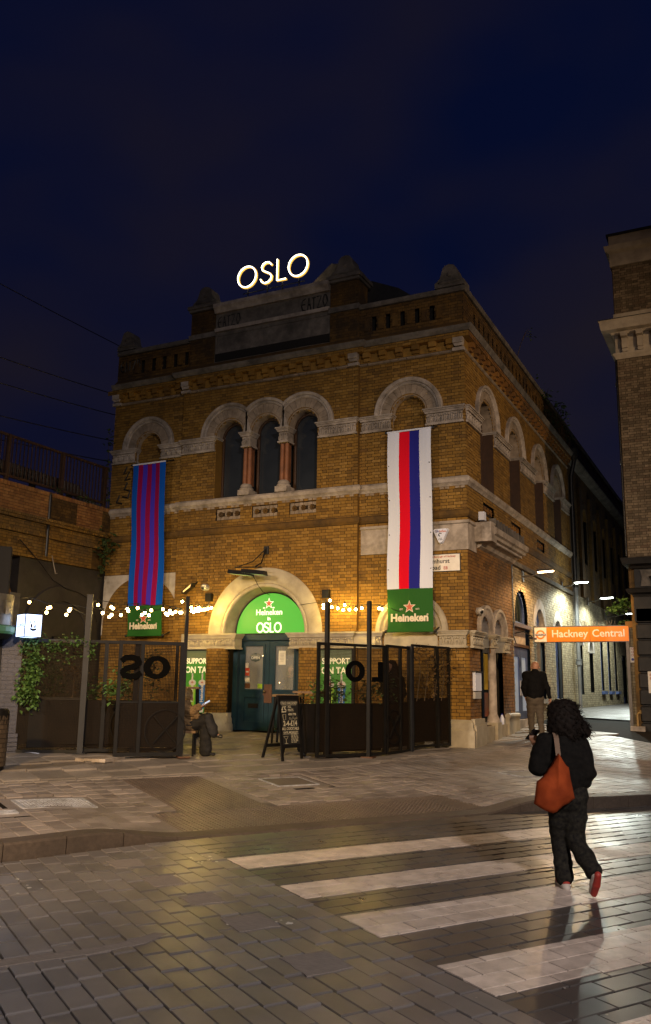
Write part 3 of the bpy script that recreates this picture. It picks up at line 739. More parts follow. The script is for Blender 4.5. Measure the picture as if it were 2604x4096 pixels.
# colonnettes
for c in (-5.85, -4.75):
    for sx, wv in ((-.065, -.05), (.065, -.05)):
        g = MB(); g.lathe([(.062, 6.86), (.060, 7.3), (.056, 7.84)], (c + sx, -CB - wv, 0), 14); g.build('colonnette', m_redcol, pub, smooth=40)
    g = MB(front); g.box(c - .05, c + .05, CB - .3, CB - .08, 6.86, 7.85); g.build('mullion_pier', m_redcol, pub)
    g = MB(front); g.box(c - .17, c + .17, CB - .32, CB + .13, 6.56, 6.70); cb = g.build('column_base', m_stone, pub)
    g = MB(); g.lathe([(.18, 6.70), (.185, 6.74), (.15, 6.78), (.155, 6.82), (.12, 6.865)], (c, -CB + .03, 0), 16); g.build('base_roll', m_stone, cb, smooth=40)
    impost(pub, front, c - .17, c + .17, 7.85, 8.25, CB + .02, 'column_capital')
    g = MB(front); g.prism([(c - .13, 8.25), (c + .13, 8.25), (c + .02, 8.62), (c - .02, 8.62)], CB - .2, CB + .05); g.build('spandrel', m_stone, pub)
# windows
def arched_window(parent, mp_, c, hw, z0, zs, w, mf, bars=0, mg=None, fw=.07):
    g = MB(mp_); g.box(c - hw, c - hw + fw, w - .05, w + .03, z0, zs); g.box(c + hw - fw, c + hw, w - .05, w + .03, z0, zs); g.box(c - hw + fw, c + hw - fw, w - .05, w + .03, z0, z0 + fw)
    g.arc([(hw - fw, w - .05), (hw - fw, w + .03), (hw, w + .03), (hw, w - .05)], c, zs, 0, math.pi, 24)
    for k in range(bars): u = c - hw + 2 * hw * (k + 1) / (bars + 1); g.box(u - .03, u + .03, w - .045, w + .025, z0 + fw, zs + math.sqrt(max(0, (hw - fw) ** 2 - (u - c) ** 2)))
    f_ = g.build('window', mf, parent, smooth=35)
    g = MB(mp_); n = 16; pts = [(c - hw + .02, w - .02, z0 + .02), (c + hw - .02, w - .02, z0 + .02)] + [(c + (hw - .02) * math.cos(math.pi * k / n), w - .02, zs + (hw - .02) * math.sin(math.pi * k / n)) for k in range(n + 1)]
    g.poly(pts); g.build('pane', mg or m_glass, f_)
    return f_
for c in WC: arched_window(pub, front, c, .42, 6.56, 8.25, CB - .32, m_wframe)
for c in (1.78, 4.55, 7.53, 10.25): arched_window(pub, side, c, .62, 6.56, 8.25, -.3, m_wframe, 1)
# --- cornice: brick roll, brackets, frieze, stone band
FPC = [(-10.4, 0), (BAY0, 0), (BAY0, -CB), (BAY1, -CB), (BAY1, 0), (0, 0), (0, 12.3)]
def roll_course(u0, u1, mp_, w, z):
    x = u0
    while x < u1 - .03:
        l = min(.215, u1 - x) - .01; g2 = rollg; g2.m = mp_; n = 5
        q = [(w - .02, z)] + [(w + .05 * math.sin(math.pi * k / n), z + .075 * k / n) for k in range(n + 1)] + [(w - .02, z + .075)]
        A = [g2.V(x, a, b) for a, b in q]; B = [g2.V(x + l, a, b) for a, b in q]
        for k in range(len(q)): g2.F(A[k], B[k], B[(k + 1) % len(q)], A[(k + 1) % len(q)])
        g2.F(*A); g2.F(*B[::-1]); x += .225 * R_.uniform(.8, 1.05)
rollg = MB(front); roll_course(-10.4, BAY0, front, 0, 9.6); roll_course(BAY0, BAY1, front, CB, 9.6); roll_course(BAY1, 0, front, 0, 9.6); roll_course(0, 12.3, side, 0, 9.6)
rollg.build('roll_course', m_vous, pub, kind='stuff')
g = MB(); g.path([(-.2, 9.675), (.02, 9.675), (.02, 9.89), (-.2, 9.89)], FPC); fz = g.build('bracket_course', m_brick, pub)
def brackets(mp_, u0, u1, w, n, mb_):
    for k in range(n):
        c = u0 + (u1 - u0) * (k + .5) / n; b = .17; g = MB(mp_)
        g.box(c - b / 2, c + b / 2, w, w + .09, 9.69, 9.765); g.box(c - b / 2, c + b / 2, w, w + .155, 9.775, 9.90); g.build('bracket', mb_, fz)
brackets(front, -10.35, BAY0, .0, 6, m_brick); brackets(front, BAY0, BAY1, CB, 13, m_brick); brackets(front, BAY1, -.1, 0, 6, m_brick); brackets(side, .15, 12.3, 0, 28, m_brick_side)
for u, w in ((BAY0 + .1, CB), (BAY1 - .1, CB), (-.1, 0), (-10.3, 0)):
    g = MB(front); g.box(u - .12, u + .12, w, w + .17, 9.77, 9.91); g.box(u - .16, u + .13, w, w + .085, 9.60, 9.68); g.prism([(u - .12, 9.77), (u + .12, 9.77), (u + .09, 9.70), (u - .09, 9.70)], w, w + .13); g.build('bracket_stone', m_stone, pub)
g = MB(); g.path([(-.3, 9.90), (.17, 9.90), (.17, 10.03), (-.3, 10.03)], FPC); g.build('frieze', m_brick, pub)
brick_wall(pub, front, -10.57, BAY0 - .1, 9.90, 10.03, [], m_brick, m_mortar, .173, None, 0, name='frieze_face', seed=21)
brick_wall(pub, front, BAY0 - .17, BAY1 + .17, 9.90, 10.03, [], m_brick, m_mortar, CB + .173, None, 0, name='frieze_face', seed=22)
brick_wall(pub, front, BAY1 + .18, .17, 9.90, 10.03, [], m_brick, m_mortar, .173, None, 0, name='frieze_face', seed=23)
brick_wall(pub, side, -.17, 12.3, 9.90, 10.03, [], m_brick_side, m_mortar, .173, None, 0, name='frieze_face', seed=24)
g = MB(); g.path([(-.3, 10.03), (.20, 10.03), (.25, 10.10), (.27, 10.165), (-.3, 10.20)], FPC); g.build('cornice', m_stone_d, pub)
# --- parapet
g = MB(); g.path([(-.35, 10.17), (.13, 10.17), (.10, 10.27), (.02, 10.36), (-.35, 10.36)], FPC); g.build('parapet_base', m_brick_dark, pub)
slotL = [('a', -9.5 + .38 * k, .06, 10.5, 10.86) for k in range(5)]; slotR = [('a', -2.3 + .38 * k, .06, 10.5, 10.86) for k in range(5)]
slotS = [('a', .9 + .42 * k, .07, 10.5, 10.86) for k in range(26)]
brick_wall(pub, front, -10.4, -7.8, 10.36, 11.12, slotL, m_brick_dark, m_mortar, 0, None, 0, name='parapet', seed=31)
brick_wall(pub, front, -2.73, 0, 10.36, 11.12, slotR, m_brick_dark, m_mortar, 0, None, 0, name='parapet', seed=32)
brick_wall(pub, side, 0, 12.3, 10.36, 11.12, slotS, m_brick_dark, m_mortar, 0, None, 0, name='parapet', seed=33)
for a_ in ((-10.39, -7.8, .14, .34), (-2.73, -.01, .14, .34), (-.34, -.14, .34, 12.3)): g = MB(); g.box(*a_, 10.2, 11.12); g.build('parapet_back', m_void, pub)
for u in [-9.69 + .38 * k for k in range(6)] + [-2.49 + .38 * k for k in range(6)]:
    g = MB(front); g.box(u - .065, u + .065, -.02, .045, 10.52, 10.80); g.build('parapet_baluster', m_brick_dark, pub)
g = MB(); cpf = [(-.40, 11.12), (.06, 11.12), (.09, 11.16), (.09, 11.23), (.02, 11.27), (-.40, 11.27)]
g.path(cpf, [(-10.4, 0), (-7.82, 0)]); g.build('coping', m_stone_d, pub)
g = MB(); g.path(cpf, [(-2.72, 0), (0, 0), (0, 12.3)]); g.build('coping', m_stone_d, pub)
for a, b in ((-7.8, -7.02), (-3.48, -2.70)):
    brick_wall(pub, front, a, b, 10.36, 11.95, [('r', a, b, 11.14, 11.26)], m_brick_dark, m_mortar, CB, None, 0, name='parapet_pier', seed=35)
    g = MB(front); g.box(a + .01, b - .01, -.5, CB - .003, 10.2, 11.95); g.build('pier_core', m_brick_dark, pub)
    g = MB(front); g.box(a - .04, b + .04, -.5, CB + .06, 11.13, 11.27); g.build('pier_band', m_stone_d, pub)
    g = MB(front); g.box(a - .05, b + .05, -.55, CB + .07, 11.95, 12.02); g.box(a - .09, b + .09, -.6, CB + .11, 12.025, 12.12); g.build('pier_cap', m_stone_d, pub)
def finial(u0, u1, z, mp_=front, w0=-.35, w1=.08, name='acroterion'):
    c = (u0 + u1) / 2; h = (u1 - u0) / 2; prof = [(-1, 0), (1, 0), (1, .16), (.82, .22), (.66, .30), (.56, .42), (.46, .60), (.30, .70), (0, .74), (-.30, .70), (-.46, .60), (-.56, .42), (-.66, .30), (-.82, .22), (-1, .16)]
    g = MB(mp_); g.prism([(c + h * a, z + b * .78) for a, b in prof], w0, w1); o = g.build(name, m_stone_d, pub, smooth=30)
    g = MB(mp_); g.ball((c, w1, z + .30), 1, 10, 6, (.055, .03, .055)); g.ball((c, w1, z + .12), 1, 10, 6, (h * .8, .03, .05)); g.build('rosette', m_stone_d, o, smooth=180, kind='stuff')
finial(-10.42, -9.78, 11.27); finial(-.68, .06, 11.27); finial(-7.8, -7.02, 12.12); finial(-3.48, -2.70, 12.12)
# central stone panel and its coping
g = MB(front); g.box(-7.02, -3.48, -.3, CB - .04, 10.3, 11.9); pnl = g.build('stone_panel', m_stone_d, pub)
g = MB(front); g.box(-6.98, -3.52, CB - .04, CB - .01, 10.40, 10.62); g.build('panel_weathering', m_void, pnl)
g = MB(front)
for a, b, c, d in ((-6.98, -3.52, 11.13, 11.17), (-6.98, -3.52, 10.62, 10.66), (-6.98, -6.94, 10.66, 11.13), (-3.56, -3.52, 10.66, 11.13)): g.box(a, b, CB - .04, CB - .015, c, d)
g.build('panel_frame', m_stone_d, pnl)
g = MB(front); g.prism([(-7.0, 11.24), (-3.5, 11.24), (-3.5, 11.34), (-7.0, 11.34)], CB - .04, CB + .05); g.build('panel_string', m_stone, pnl)
g = MB(); g.path([(-.3, 11.78), (.06, 11.78), (.10, 11.86), (.16, 11.92), (.16, 12.02), (.02, 12.06), (-.3, 12.06)], [(-7.0, -CB), (-3.5, -CB)]); g.build('panel_coping', m_stone, pnl)
m_graf = mat('graffiti_black', (.006, .006, .006), None, rough=.6)
def graf(pts, r=.016, name='graffiti', parent=pnl, w=CB - .04):
    g = MB(front)
    for st in pts: g.tube([(u, w + .004, z) for u, z in st], r, 4)
    g.build(name, m_graf, parent, kind='stuff')
def tag_word(u, z, s):
    S = lambda *p: [(u + a * s, z + b * s) for a, b in p]
    return [S((.35, .95), (.1, .8), (.0, .45), (.1, .1), (.35, .0)), S((0, .5), (.3, .5)), S((.5, 0), (.62, .95), (.78, 0)), S((.54, .42), (.74, .42)), S((1.0, .9), (1.0, 0)), S((.9, .9), (1.15, .9)), S((1.25, .95), (1.6, .92), (1.3, .05), (1.65, .05)), S((1.85, .95), (1.75, .5), (1.9, .02), (2.12, .45), (2.0, .93), (1.85, .95))]
graf(tag_word(-6.95, 11.38, .34)); graf(tag_word(-4.35, 11.38, .36), .02)
graf(tag_word(-10.3, 10.62, .33), .018, 'graffiti', pub, .015)
graf([[(-9.85, 7.75), (-9.95, 7.55), (-9.75, 7.6), (-9.9, 7.35), (-9.7, 7.4)], [(-9.8, 7.3), (-9.9, 7.1), (-9.7, 7.05), (-9.75, 6.85), (-9.95, 6.9)], [(-10.05, 6.95), (-10.15, 6.75), (-9.95, 6.7)]], .03, 'graffiti', pub, .012)
# roof behind
g = MB(); g.prism([(-3.6, 10.9), (-.5, 10.9), (-1.3, 11.45), (-2.0, 12.0), (-2.75, 12.35), (-3.6, 12.4)], .9, 11.5); g.build('roof', m_slate, pub)
g = MB(); g.box(-10.3, -.4, .5, 12.2, 10.0, 10.9); g.build('roof_deck', m_slate, pub)
g = MB(); g.prism([(-4.5, 12.0), (-3.5, 12.0), (-3.5, 12.75), (-3.7, 12.8), (-3.95, 12.6), (-4.5, 12.15)], .35, .8); g.build('roof_gable', m_stone_d, pub)
# wall cores so that no light leaks through
g = MB(); g.box(-10.4, BAY0, .3, .36, .3, 10.2); g.box(BAY0, BAY1, .45, .5, 3.9, 10.2); g.box(BAY1, -.36, .3, .36, .3, 10.2); g.box(-.45, -.36, .36, 12.3, .3, 10.2); g.box(-10.4, -10.3, .4, 12.3, .3, 11); g.build('inner_core', m_void, pub)
# --- remnant shop cornice on the side wall
g = MB(side); prs = [(4.98, 0.0), (5.02, .10), (5.10, .16), (5.13, .22), (5.17, .26), (5.21, .40), (5.27, .42), (5.30, .48), (5.42, .50), (5.47, .44), (5.47, 0)]
A = [g.V(.72, w, z) for z, w in prs]; B = [g.V(3.82, w, z) for z, w in prs]
for k in range(len(prs)): j = (k + 1) % len(prs); g.F(A[k], A[j], B[j], B[k])
g.F(*A); g.F(*B[::-1]); shc = g.build('shop_cornice', m_stone, pub)
g = MB(side); u = .8
while u < 3.75: g.box(u, u + .045, .22, .33, 5.135, 5.185); u += .085
g.build('dentils', m_stone, shc, kind='stuff')
u = .85
while u < 3.8:
    g = MB(side); g.prism([(u, 5.47), (u + .16, 5.47), (u + .08, 5.70)], .25, .42); g.build('cresting', m_stone_d, shc); u += .27
g = MB(side); g.box(.5, .95, 0, .42, 5.1, 5.55); g.build('console_block', m_stone, pub)
g = MB(side); g.box(3.8, 12.2, -.05, .10, 5.0, 5.12); g.build('wall_plate', m_stone_d, pub)
# --- twin arches beside the corner
for c in (1.22, 2.36):
    lim = (-.62, .57) if c < 2 else (-.57, .62)
    g = MB(side); g.arc([(.40, -.25), (.40, .02), (.45, .06), (.56, .07), (.59, .10), (.66, .10), (.66, -.1)], c, 3.03, 0, math.pi, 32, lim); g.build('twin_arch', m_stone, pub, smooth=35)
    g = MB(side); g.box(c - .42, c + .42, -.3, -.26, .95, 3.45); g.build('poster_window', m_glass, pub)
m_ypos = mat('yellow_poster', (.62, .44, .05), (.50, .34, .04), 9, .6); m_rpos = mat('faded_red_poster', (.34, .075, .03), (.16, .10, .08), 3, .6); m_ppos = mat('pale_lilac_poster', (.30, .24, .32), (.22, .20, .26), 5, .6)
for c, a, b in ((1.22, m_ppos, m_rpos), (2.36, m_ypos, m_rpos)):
    g = MB(side); g.box(c - .36, c + .36, -.26, -.25, 1.75, 2.6); g.build('window_poster', a, pub); g = MB(side); g.box(c - .36, c + .36, -.26, -.25, 1.12, 1.68); g.build('window_poster', b, pub)
g = MB(); g.lathe([(.16, .7), (.16, 1.05), (.13, 1.12), (.10, 1.2), (.095, 2.72), (.12, 2.74)], (.0, 1.79, 0), 14); g.build('twin_arch_column', m_stone, pub, smooth=40)
g = MB(side); g.box(1.62, 1.96, -.2, .16, .5, 1.0); g.build('column_plinth', m_cream, pub)
for u0, u1 in ((.75, 1.62), (1.96, 2.75)):
    g = MB(side); g.box(u0, u1, -.3, .09, .5, .93); g.build('window_step', m_cream, pub)
g = MB(side); g.box(.0, .80, 0, .13, .4, .98); g.prism([(.0, .98), (.8, .98), (.76, 1.12), (.0, 1.12)], 0, .10); g.build('pier_base', m_cream, pub)
g = MB(side); g.box(2.75, 3.78, -.05, .14, .5, 1.06); g.tube([(2.75, .10, 1.12), (3.78, .10, 1.12)], .07, 10); g.build('pier_base', m_cream, pub)
# --- side door with transom and fanlight
m_blue = mat('blue_joinery', (.055, .085, .20), (.04, .065, .16), 8, .45); m_pane_lit = mat('frosted_lit_pane', (.30, .36, .42), (.24, .30, .36), 3, .3, emit=(.62, .78, 1.0), estr=.16)
m_sky_pane = mat('dark_fanlight', (.012, .016, .014), None, rough=.08)
sd = MB(side); sd.box(3.9, 5.72, -.22, -.12, .55, 3.42); sdo = sd.build('side_door_surround', m_stone, pub)
for k, (a, b) in enumerate(((3.98, 4.80), (4.82, 5.64))):
    g = MB(side); f = .13; g.box(a, a + f, -.12, -.06, 1.0, 2.86); g.box(b - f, b, -.12, -.06, 1.0, 2.86); g.box(a + f, b - f, -.12, -.06, 2.62, 2.86); g.box(a + f, b - f, -.12, -.06, 1.0, 1.2); d_ = g.build('side_door', m_blue, pub)
    g = MB(side); g.box(a + f, b - f, -.115, -.095, 1.2, 2.62); g.build('pane', m_pane_lit, d_)
    g = MB(side); g.box(b - f + .03 if k == 0 else a + .05, b - .05 if k == 0 else a + f - .03, -.06, -.035, 1.6, 2.0); g.build('handle', m_steel, d_)
g = MB(side); g.box(3.9, 5.72, -.3, .06, .5, .99); g.build('door_step', m_stone, pub)
g = MB(side); g.box(3.9, 5.72, -.12, -.02, 2.88, 2.96); g.box(3.86, 5.76, -.12, .05, 3.40, 3.5); g.build('transom', m_wframe, pub)
arched_window(pub, side, 4.81, .72, 3.5, 3.72, -.12, m_blue, 0, m_sky_pane)
# tall lit-wall windows with blue mullions
for c, hw, zs in ((7.05, .55, 3.55), (9.6, .5, 3.45)):
    g = MB(side); g.arc([(hw, -.3), (hw, .02), (hw + .3, .02), (hw + .3, -.05)], c, zs, 0, math.pi, 28); g.build('window_arch', m_stone, pub, smooth=35)
    arched_window(pub, side, c, hw, 1.5, zs, -.16, m_blue, 1, m_pane_lit)
    g = MB(side); g.box(c - hw - .05, c + hw + .05, -.16, .08, 1.38, 1.5); g.build('window_sill', m_stone, pub)
# --- main doorway
m_door = mat('teal_door_paint', (.010, .036, .052), (.007, .026, .040), 7, .35, bump=.05); m_wood = mat('worn_door_plate', (.10, .042, .018), (.07, .03, .012), 14, .5); m_brass = mat('dull_brass', (.20, .14, .06), None, rough=.35, metal=.9)
DW = -.36 + CB; DX0, DX1, DZ0, DZ1 = -6.07, -4.33, .68, 3.0
g = MB(front); g.box(DX0 - .12, DX0, DW - .1, DW + .14, DZ0, 3.02); g.box(DX1, DX1 + .12, DW - .1, DW + .14, DZ0, 3.02); g.box(DX0, DX1, DW - .1, DW + .10, 2.88, 3.02); g.build('door_frame', m_door, pub)
m_clear = mat('door_glass', (.9, .95, .95), None, rough=.03, alpha=.12, spec=.5)
for k, (a, b) in enumerate(((DX0 + .005, -5.205), (-5.195, DX1 - .005))):
    g = MB(front); s_ = .15; z1, z2 = 1.66, 2.76
    g.box(a, a + s_, DW - .03, DW + .03, DZ0, 2.88); g.box(b - s_, b, DW - .03, DW + .03, DZ0, 2.88); g.box(a + s_, b - s_, DW - .03, DW + .03, DZ0, DZ0 + .2); g.box(a + s_, b - s_, DW - .03, DW + .03, 1.50, z1); g.box(a + s_, b - s_, DW - .03, DW + .03, z2, 2.88); g.box(a + s_, b - s_, DW - .02, DW + .005, DZ0 + .2, 1.5)
    d_ = g.build('door', m_door, pub)
    for (p, q, r_, t_) in ((a + s_, b - s_, z1, z2), (a + s_, b - s_, DZ0 + .2, 1.5)):
        g = MB(front)
        for u0, u1, v0, v1 in ((p - .03, q + .03, r_ - .03, r_ + .02), (p - .03, q + .03, t_ - .02, t_ + .03), (p - .03, p + .02, r_ + .02, t_ - .02), (q - .02, q + .03, r_ + .02, t_ - .02)): g.box(u0, u1, DW + .03, DW + .05, v0, v1)
        g.build('panel_moulding', m_door, d_)
    g = MB(front); g.box(a + s_, b - s_, DW - .004, DW + .002, z1, z2); g.build('pane', m_clear, d_)
    if k == 0:
        g = MB(front); g.box(a + .27, b - .30, DW + .005, DW + .016, 1.22, 1.33); g.build('letter_slot', m_black, d_)
        g = MB(front); g.box(b - .15, b + .10, DW + .031, DW + .045, 1.35, 1.80); g.build('push_plate', m_wood, d_); g = MB(front); g.ball((b - .1, DW + .075, 1.62), .035); g.build('knob', m_brass, d_, smooth=180)
    m_note = mat('paper_notice', (.62, .60, .52), (.55, .53, .46), 20, .7)
    if k == 1:
        g = MB(front); g.box(a + .24, a + .44, DW + .004, DW + .008, 2.28, 2.62); nn_ = g.build('paper_notice', m_note, d_)
        for q in range(6): g = MB(front); ww = .06 - .008 * (q % 3); g.box(a + .34 - ww, a + .34 + ww, DW + .009, DW + .010, 2.54 - .035 * q, 2.546 - .035 * q); g.build('print_line', m_graf, nn_)
m_sred = mat('red_sticker', (.42, .06, .03), None, rough=.5); m_lime = mat('lime_sticker', (.30, .48, .02), None, rough=.5)
a = DX0 + .155
for z, h, m_, w_ in ((2.20, .12, m_note, .085), (2.01, .19, m_sred, .12), (1.86, .10, m_note, .13), (1.70, .12, m_wood, .15)):
    g = MB(front); g.box(a + .01, a + .01 + w_, DW + .004, DW + .008, z, z + h); g.build('door_sticker', m_, pub)
g = MB(front); g.box(a + .38, a + .58, DW + .004, DW + .008, 1.70, 1.81); g.build('door_sticker', m_lime, pub)
g = MB(front); g.box(a + .03, a + .11, DW + .009, DW + .010, 2.085, 2.125); g.build('sticker_print', m_note, pub)
# open sign on the glass
g = MB(front); cS = a + .30; zS = 2.46
pts = [(cS + (.155 + .012 * math.cos(8 * t_)) * math.cos(t_), zS + (.105 + .010 * math.cos(8 * t_)) * math.sin(t_)) for t_ in [2 * math.pi * k / 48 for k in range(48)]]
g.prism(pts, DW + .004, DW + .010); osn = g.build('open_sign', mat('open_sign_face', (.035, .05, .045), None, rough=.6), pub)
m_chalk = mat('pale_lettering', (.62, .62, .55), None, rough=.8)
text_on('open_sign_lettering', 'OPEN', .10, m_chalk, osn, (cS, -DW - .0125, zS - .012), (1, 0, 0), (0, 0, 1), extrude=.001, bold=.002)
text_on('open_sign_lettering', "COME IN WE'RE", .032, m_chalk, osn, (cS, -DW - .0125, zS + .055), (1, 0, 0), (0, 0, 1), extrude=.001)
# bar room behind the glass
m_room = mat('bar_room_wall', (.10, .065, .03), (.05, .035, .02), 3, .7); m_shelf = mat('bar_shelf_wood', (.12, .06, .025), None, rough=.5); m_fairy = mat('fairy_bulb', (1, .7, .35), None, emit=(1, .62, .25), estr=14)
g = MB(); x0, x1, y0, y1, z0, z1 = -7.3, -2.9, .5, 4.6, .66, 3.6
for q in ([(x0, y1, z0), (x1, y1, z0), (x1, y1, z1), (x0, y1, z1)], [(x0, y0, z0), (x0, y1, z0), (x0, y1, z1), (x0, y0, z1)], [(x1, y0, z0), (x1, y1, z0), (x1, y1, z1), (x1, y0, z1)], [(x0, y0, z1), (x1, y0, z1), (x1, y1, z1), (x0, y1, z1)], [(x0, y0, z0), (x1, y0, z0), (x1, y1, z0), (x0, y1, z0)]): g.poly(q)
g.build('bar_room', m_room, pub)
g = MB()
for x in (-6.9, -6.3, -5.7): g.box(x, x + .03, 3.2, 3.5, .7, 3.2)
for z in (1.3, 1.9, 2.5): g.box(-6.9, -5.67, 3.2, 3.5, z, z + .03)
g.build('bar_shelving', m_shelf, pub)
fb = MB(); rr = random.Random(4)
for k in range(44): fb.ball((rr.uniform(-6.9, -3.6), rr.uniform(2.2, 4.2), rr.uniform(1.1, 3.0)), .014, 6, 4)
fb.build('fairy_lights', m_fairy, pub, kind='stuff')
l = bpy.data.lights.new('bar_lamp', 'POINT'); l.energy = 14; l.color = (1, .62, .26); l.shadow_soft_size = .15; o = bpy.data.objects.new('bar_lamp', l); COL.objects.link(o); o.location = (-5.3, 2.4, 3.2); o.parent = pub; o.matrix_parent_inverse = world_of(pub).inverted()
# ================================================================== brick wing running up the lane
wing = thing('station_wing', 'long sooty brick wing continuing up the lane beyond the black downpipe', 'building', (0, 21, 1))
wop = [('a', 13.7 + 2.3 * k, .42, 6.6, 8.4) for k in range(8)]
lop = [('a', 13.9, .5, 1.6, 3.4), ('a', 16.2, .45, 1.7, 3.2), ('r', 18.4, 19.1, 1.75, 4.2), ('r', 20.3, 21.0, 1.75, 4.2), ('r', 22.2, 22.9, 1.75, 4.2), ('r', 24.6, 26.0, 1.0, 3.4)]
brick_wall(wing, side, 12.42, 30, .8, 5.2, lop, m_brick_yel, m_mortar_l, -.10, (12.5, 20, 1, 5), 160, seed=41)
brick_wall(wing, side, 12.42, 30, 5.2, 10.0, wop, m_brick_dark, m_mortar, -.10, None, 0, seed=42)
for k in range(9):
    g = MB(side); g.box(12.5 + 2.3 * k - .25, 12.5 + 2.3 * k + .25, -.12, .02, 5.2, 9.4); g.build('pilaster', m_brick_dark, wing)
for k in range(8):
    c = 13.7 + 2.3 * k; g = MB(side); g.arc([(.42, -.25), (.42, -.07), (.66, -.07), (.66, -.12)], c, 8.4, 0, math.pi, 20); g.build('blind_arch', m_brick_dark, wing, smooth=35)
    g = MB(side); g.box(c - .45, c + .45, -.32, -.28, 6.5, 8.9); g.build('blind_window', m_void, wing)
g = MB(); g.path([(-.3, 10.0), (.12, 10.0), (.22, 10.1), (.24, 10.17), (-.3, 10.2)], [(0, 12.32), (0, 30)]); g.build('cornice', m_stone_d, wing)
g = MB(side); g.box(12.32, 30, -.4, -.02, 10.2, 11.1); g.build('parapet', m_brick_dark, wing)
g = MB(side); g.box(12.32, 30, -.44, .06, 11.1, 11.25); g.build('coping', m_stone_d, wing)
g = MB(side); g.box(12.42, 30, -.45, -.35, .5, 10.2); g.build('inner_core', m_void, wing)
for c, hw, z0, z1 in ((18.75, .35, 1.75, 4.2), (20.65, .35, 1.75, 4.2), (22.55, .35, 1.75, 4.2)):
    g = MB(side); g.box(c - hw, c - hw + .06, -.26, -.18, z0, z1); g.box(c + hw - .06, c + hw, -.26, -.18, z0, z1); g.box(c - .06, c + .06, -.26, -.16, z0, z1); w_ = g.build('window', m_blue, wing)
    g = MB(side); g.box(c - hw, c + hw, -.25, -.24, z0, z1); g.build('pane', m_pane_lit, w_); g = MB(side); g.box(c - hw - .08, c + hw + .08, -.24, .03, z0 - .12, z0); g.build('sill', m_blue, w_)
for c, hw, zs in ((13.9, .5, 3.4), (16.2, .45, 3.2)):
    g = MB(side); g.arc([(hw, -.3), (hw, -.07), (hw + .28, -.07), (hw + .28, -.12)], c, zs, 0, math.pi, 24); g.build('window_arch', m_stone, wing, smooth=35)
    arched_window(wing, side, c, hw, 1.6, zs, -.3, m_blue, 1, m_pane_lit)
g = MB(side); g.box(24.6, 26.0, -.3, -.22, 1.0, 3.4); d_ = g.build('lane_door', m_blue, wing)
for a in (24.75, 25.4): g = MB(side); g.box(a, a + .45, -.22, -.20, 1.5, 3.2); g.build('pane', m_glass, d_)
# end wall closing the lane
ew = thing('lane_end_wall', 'pale brick wall closing the far end of the lane', 'wall', (2.2, 30, 1))
brick_wall(ew, front, -.2, 5, .8, 4.6, [], m_brick_yel, m_mortar_l, -30.0, None, 0, seed=44)
g = MB(); g.box(-.2, 5, 30.02, 30.3, .8, 4.6); g.build('wall_core', m_brick_dark, ew)
# downpipe between pub and wing
m_iron = mat('black_iron', (.010, .010, .010), (.018, .017, .016), 9, .42, metal=.2); m_gpipe = mat('grey_painted_pipe', (.16, .17, .18), (.12, .125, .13), 7, .4)
dp = thing('downpipe', 'black rainwater downpipe with hopper at the end of the arched upper wall', 'pipe', (.12, 12.36, .9))
g = MB(); g.tube([(.12, 12.36, 5.3), (.12, 12.36, 9.3), (.22, 12.36, 9.75), (.28, 12.36, 10.0)], .075, 10); g.build('pipe', m_iron, dp, smooth=60)
g = MB(); g.lathe([(.08, 9.9), (.16, 10.05), (.18, 10.3), (.18, 10.34)], (.26, 12.36, 0), 10); g.build('hopper', m_iron, dp)
g = MB(); g.tube([(.12, 12.36, 5.3), (.12, 12.36, 2.6)], .07, 10); g.tube([(.12, 12.36, 2.6), (.12, 12.36, .9)], .06, 10); g.build('lower_pipe', m_gpipe, dp, smooth=60, kind='stuff')
g = MB(); g.tube([(.12, 12.36, 2.62), (.12, 12.36, 2.76)], .10, 12); g.tube([(.12, 12.36, 2.78), (.12, 12.36, 2.82)], .115, 12); g.build('collar', m_gpipe, dp, smooth=60, kind='stuff')
# ================================================================== building on the right
rb = thing('right_building', 'tall brown brick building with black rusticated ground floor at the right edge', 'building', (5.5, 6, .8))
m_brick_r = mat('brown_stock_brick', (1, 1, 1), (.7, .68, .65), 9, .85, bump=.4, bscale=110, ramp=[(0, (.10, .075, .045)), (.4, (.19, .145, .09)), (.8, (.26, .20, .13)), (1, (.13, .085, .05))], dirt=(.06, .046, .03), dscale=.9, damt=.6)
RX, RY = 2.71, 6.0
def rfront(u, w, z): return (u, RY - w, z)
def rside(u, w, z): return (RX - w, u, z)
brick_wall(rb, rfront, RX, 8.0, 5.3, 11.1, [], m_brick_r, m_mortar, 0, (RX, 4.0, 5.3, 11), 300, seed=51)
brick_wall(rb, rfront, RX, 8.0, 12.45, 13.95, [], m_brick_r, m_mortar, 0, (RX, 4, 12.4, 14), 60, seed=52)
g = MB(); g.box(RX + .002, 8.0, RY + .02, 14, .4, 14.4); g.build('wall_core', m_brick_dark, rb)
g = MB(rside); g.box(RY + .02, 14, 0, .02, 4.5, 14); g.build('lane_wall', m_brick_dark, rb)
def ring_band(prof, name, m_): g = MB(); g.path(prof, [(RX, 12), (RX, RY), (8.0, RY)]); return g.build(name, m_, rb)
m_rst = mat('pale_painted_stone', (.46, .40, .31), (.38, .33, .26), 5, .65, dirt=(.16, .13, .10), dscale=2, damt=.55)
ring_band([(-.1, 11.08), (.03, 11.08), (.06, 11.14), (.10, 11.20), (.10, 11.25), (-.1, 11.25)], 'cornice_mould', m_rst)
ring_band([(-.1, 11.25), (.03, 11.25), (.03, 11.80), (-.1, 11.80)], 'cornice_frieze', m_rst)
ring_band([(-.1, 11.80), (.10, 11.80), (.16, 11.86), (.36, 11.88), (.38, 11.95), (.40, 12.12), (.43, 12.16), (-.1, 12.18)], 'cornice_shelf', m_rst)
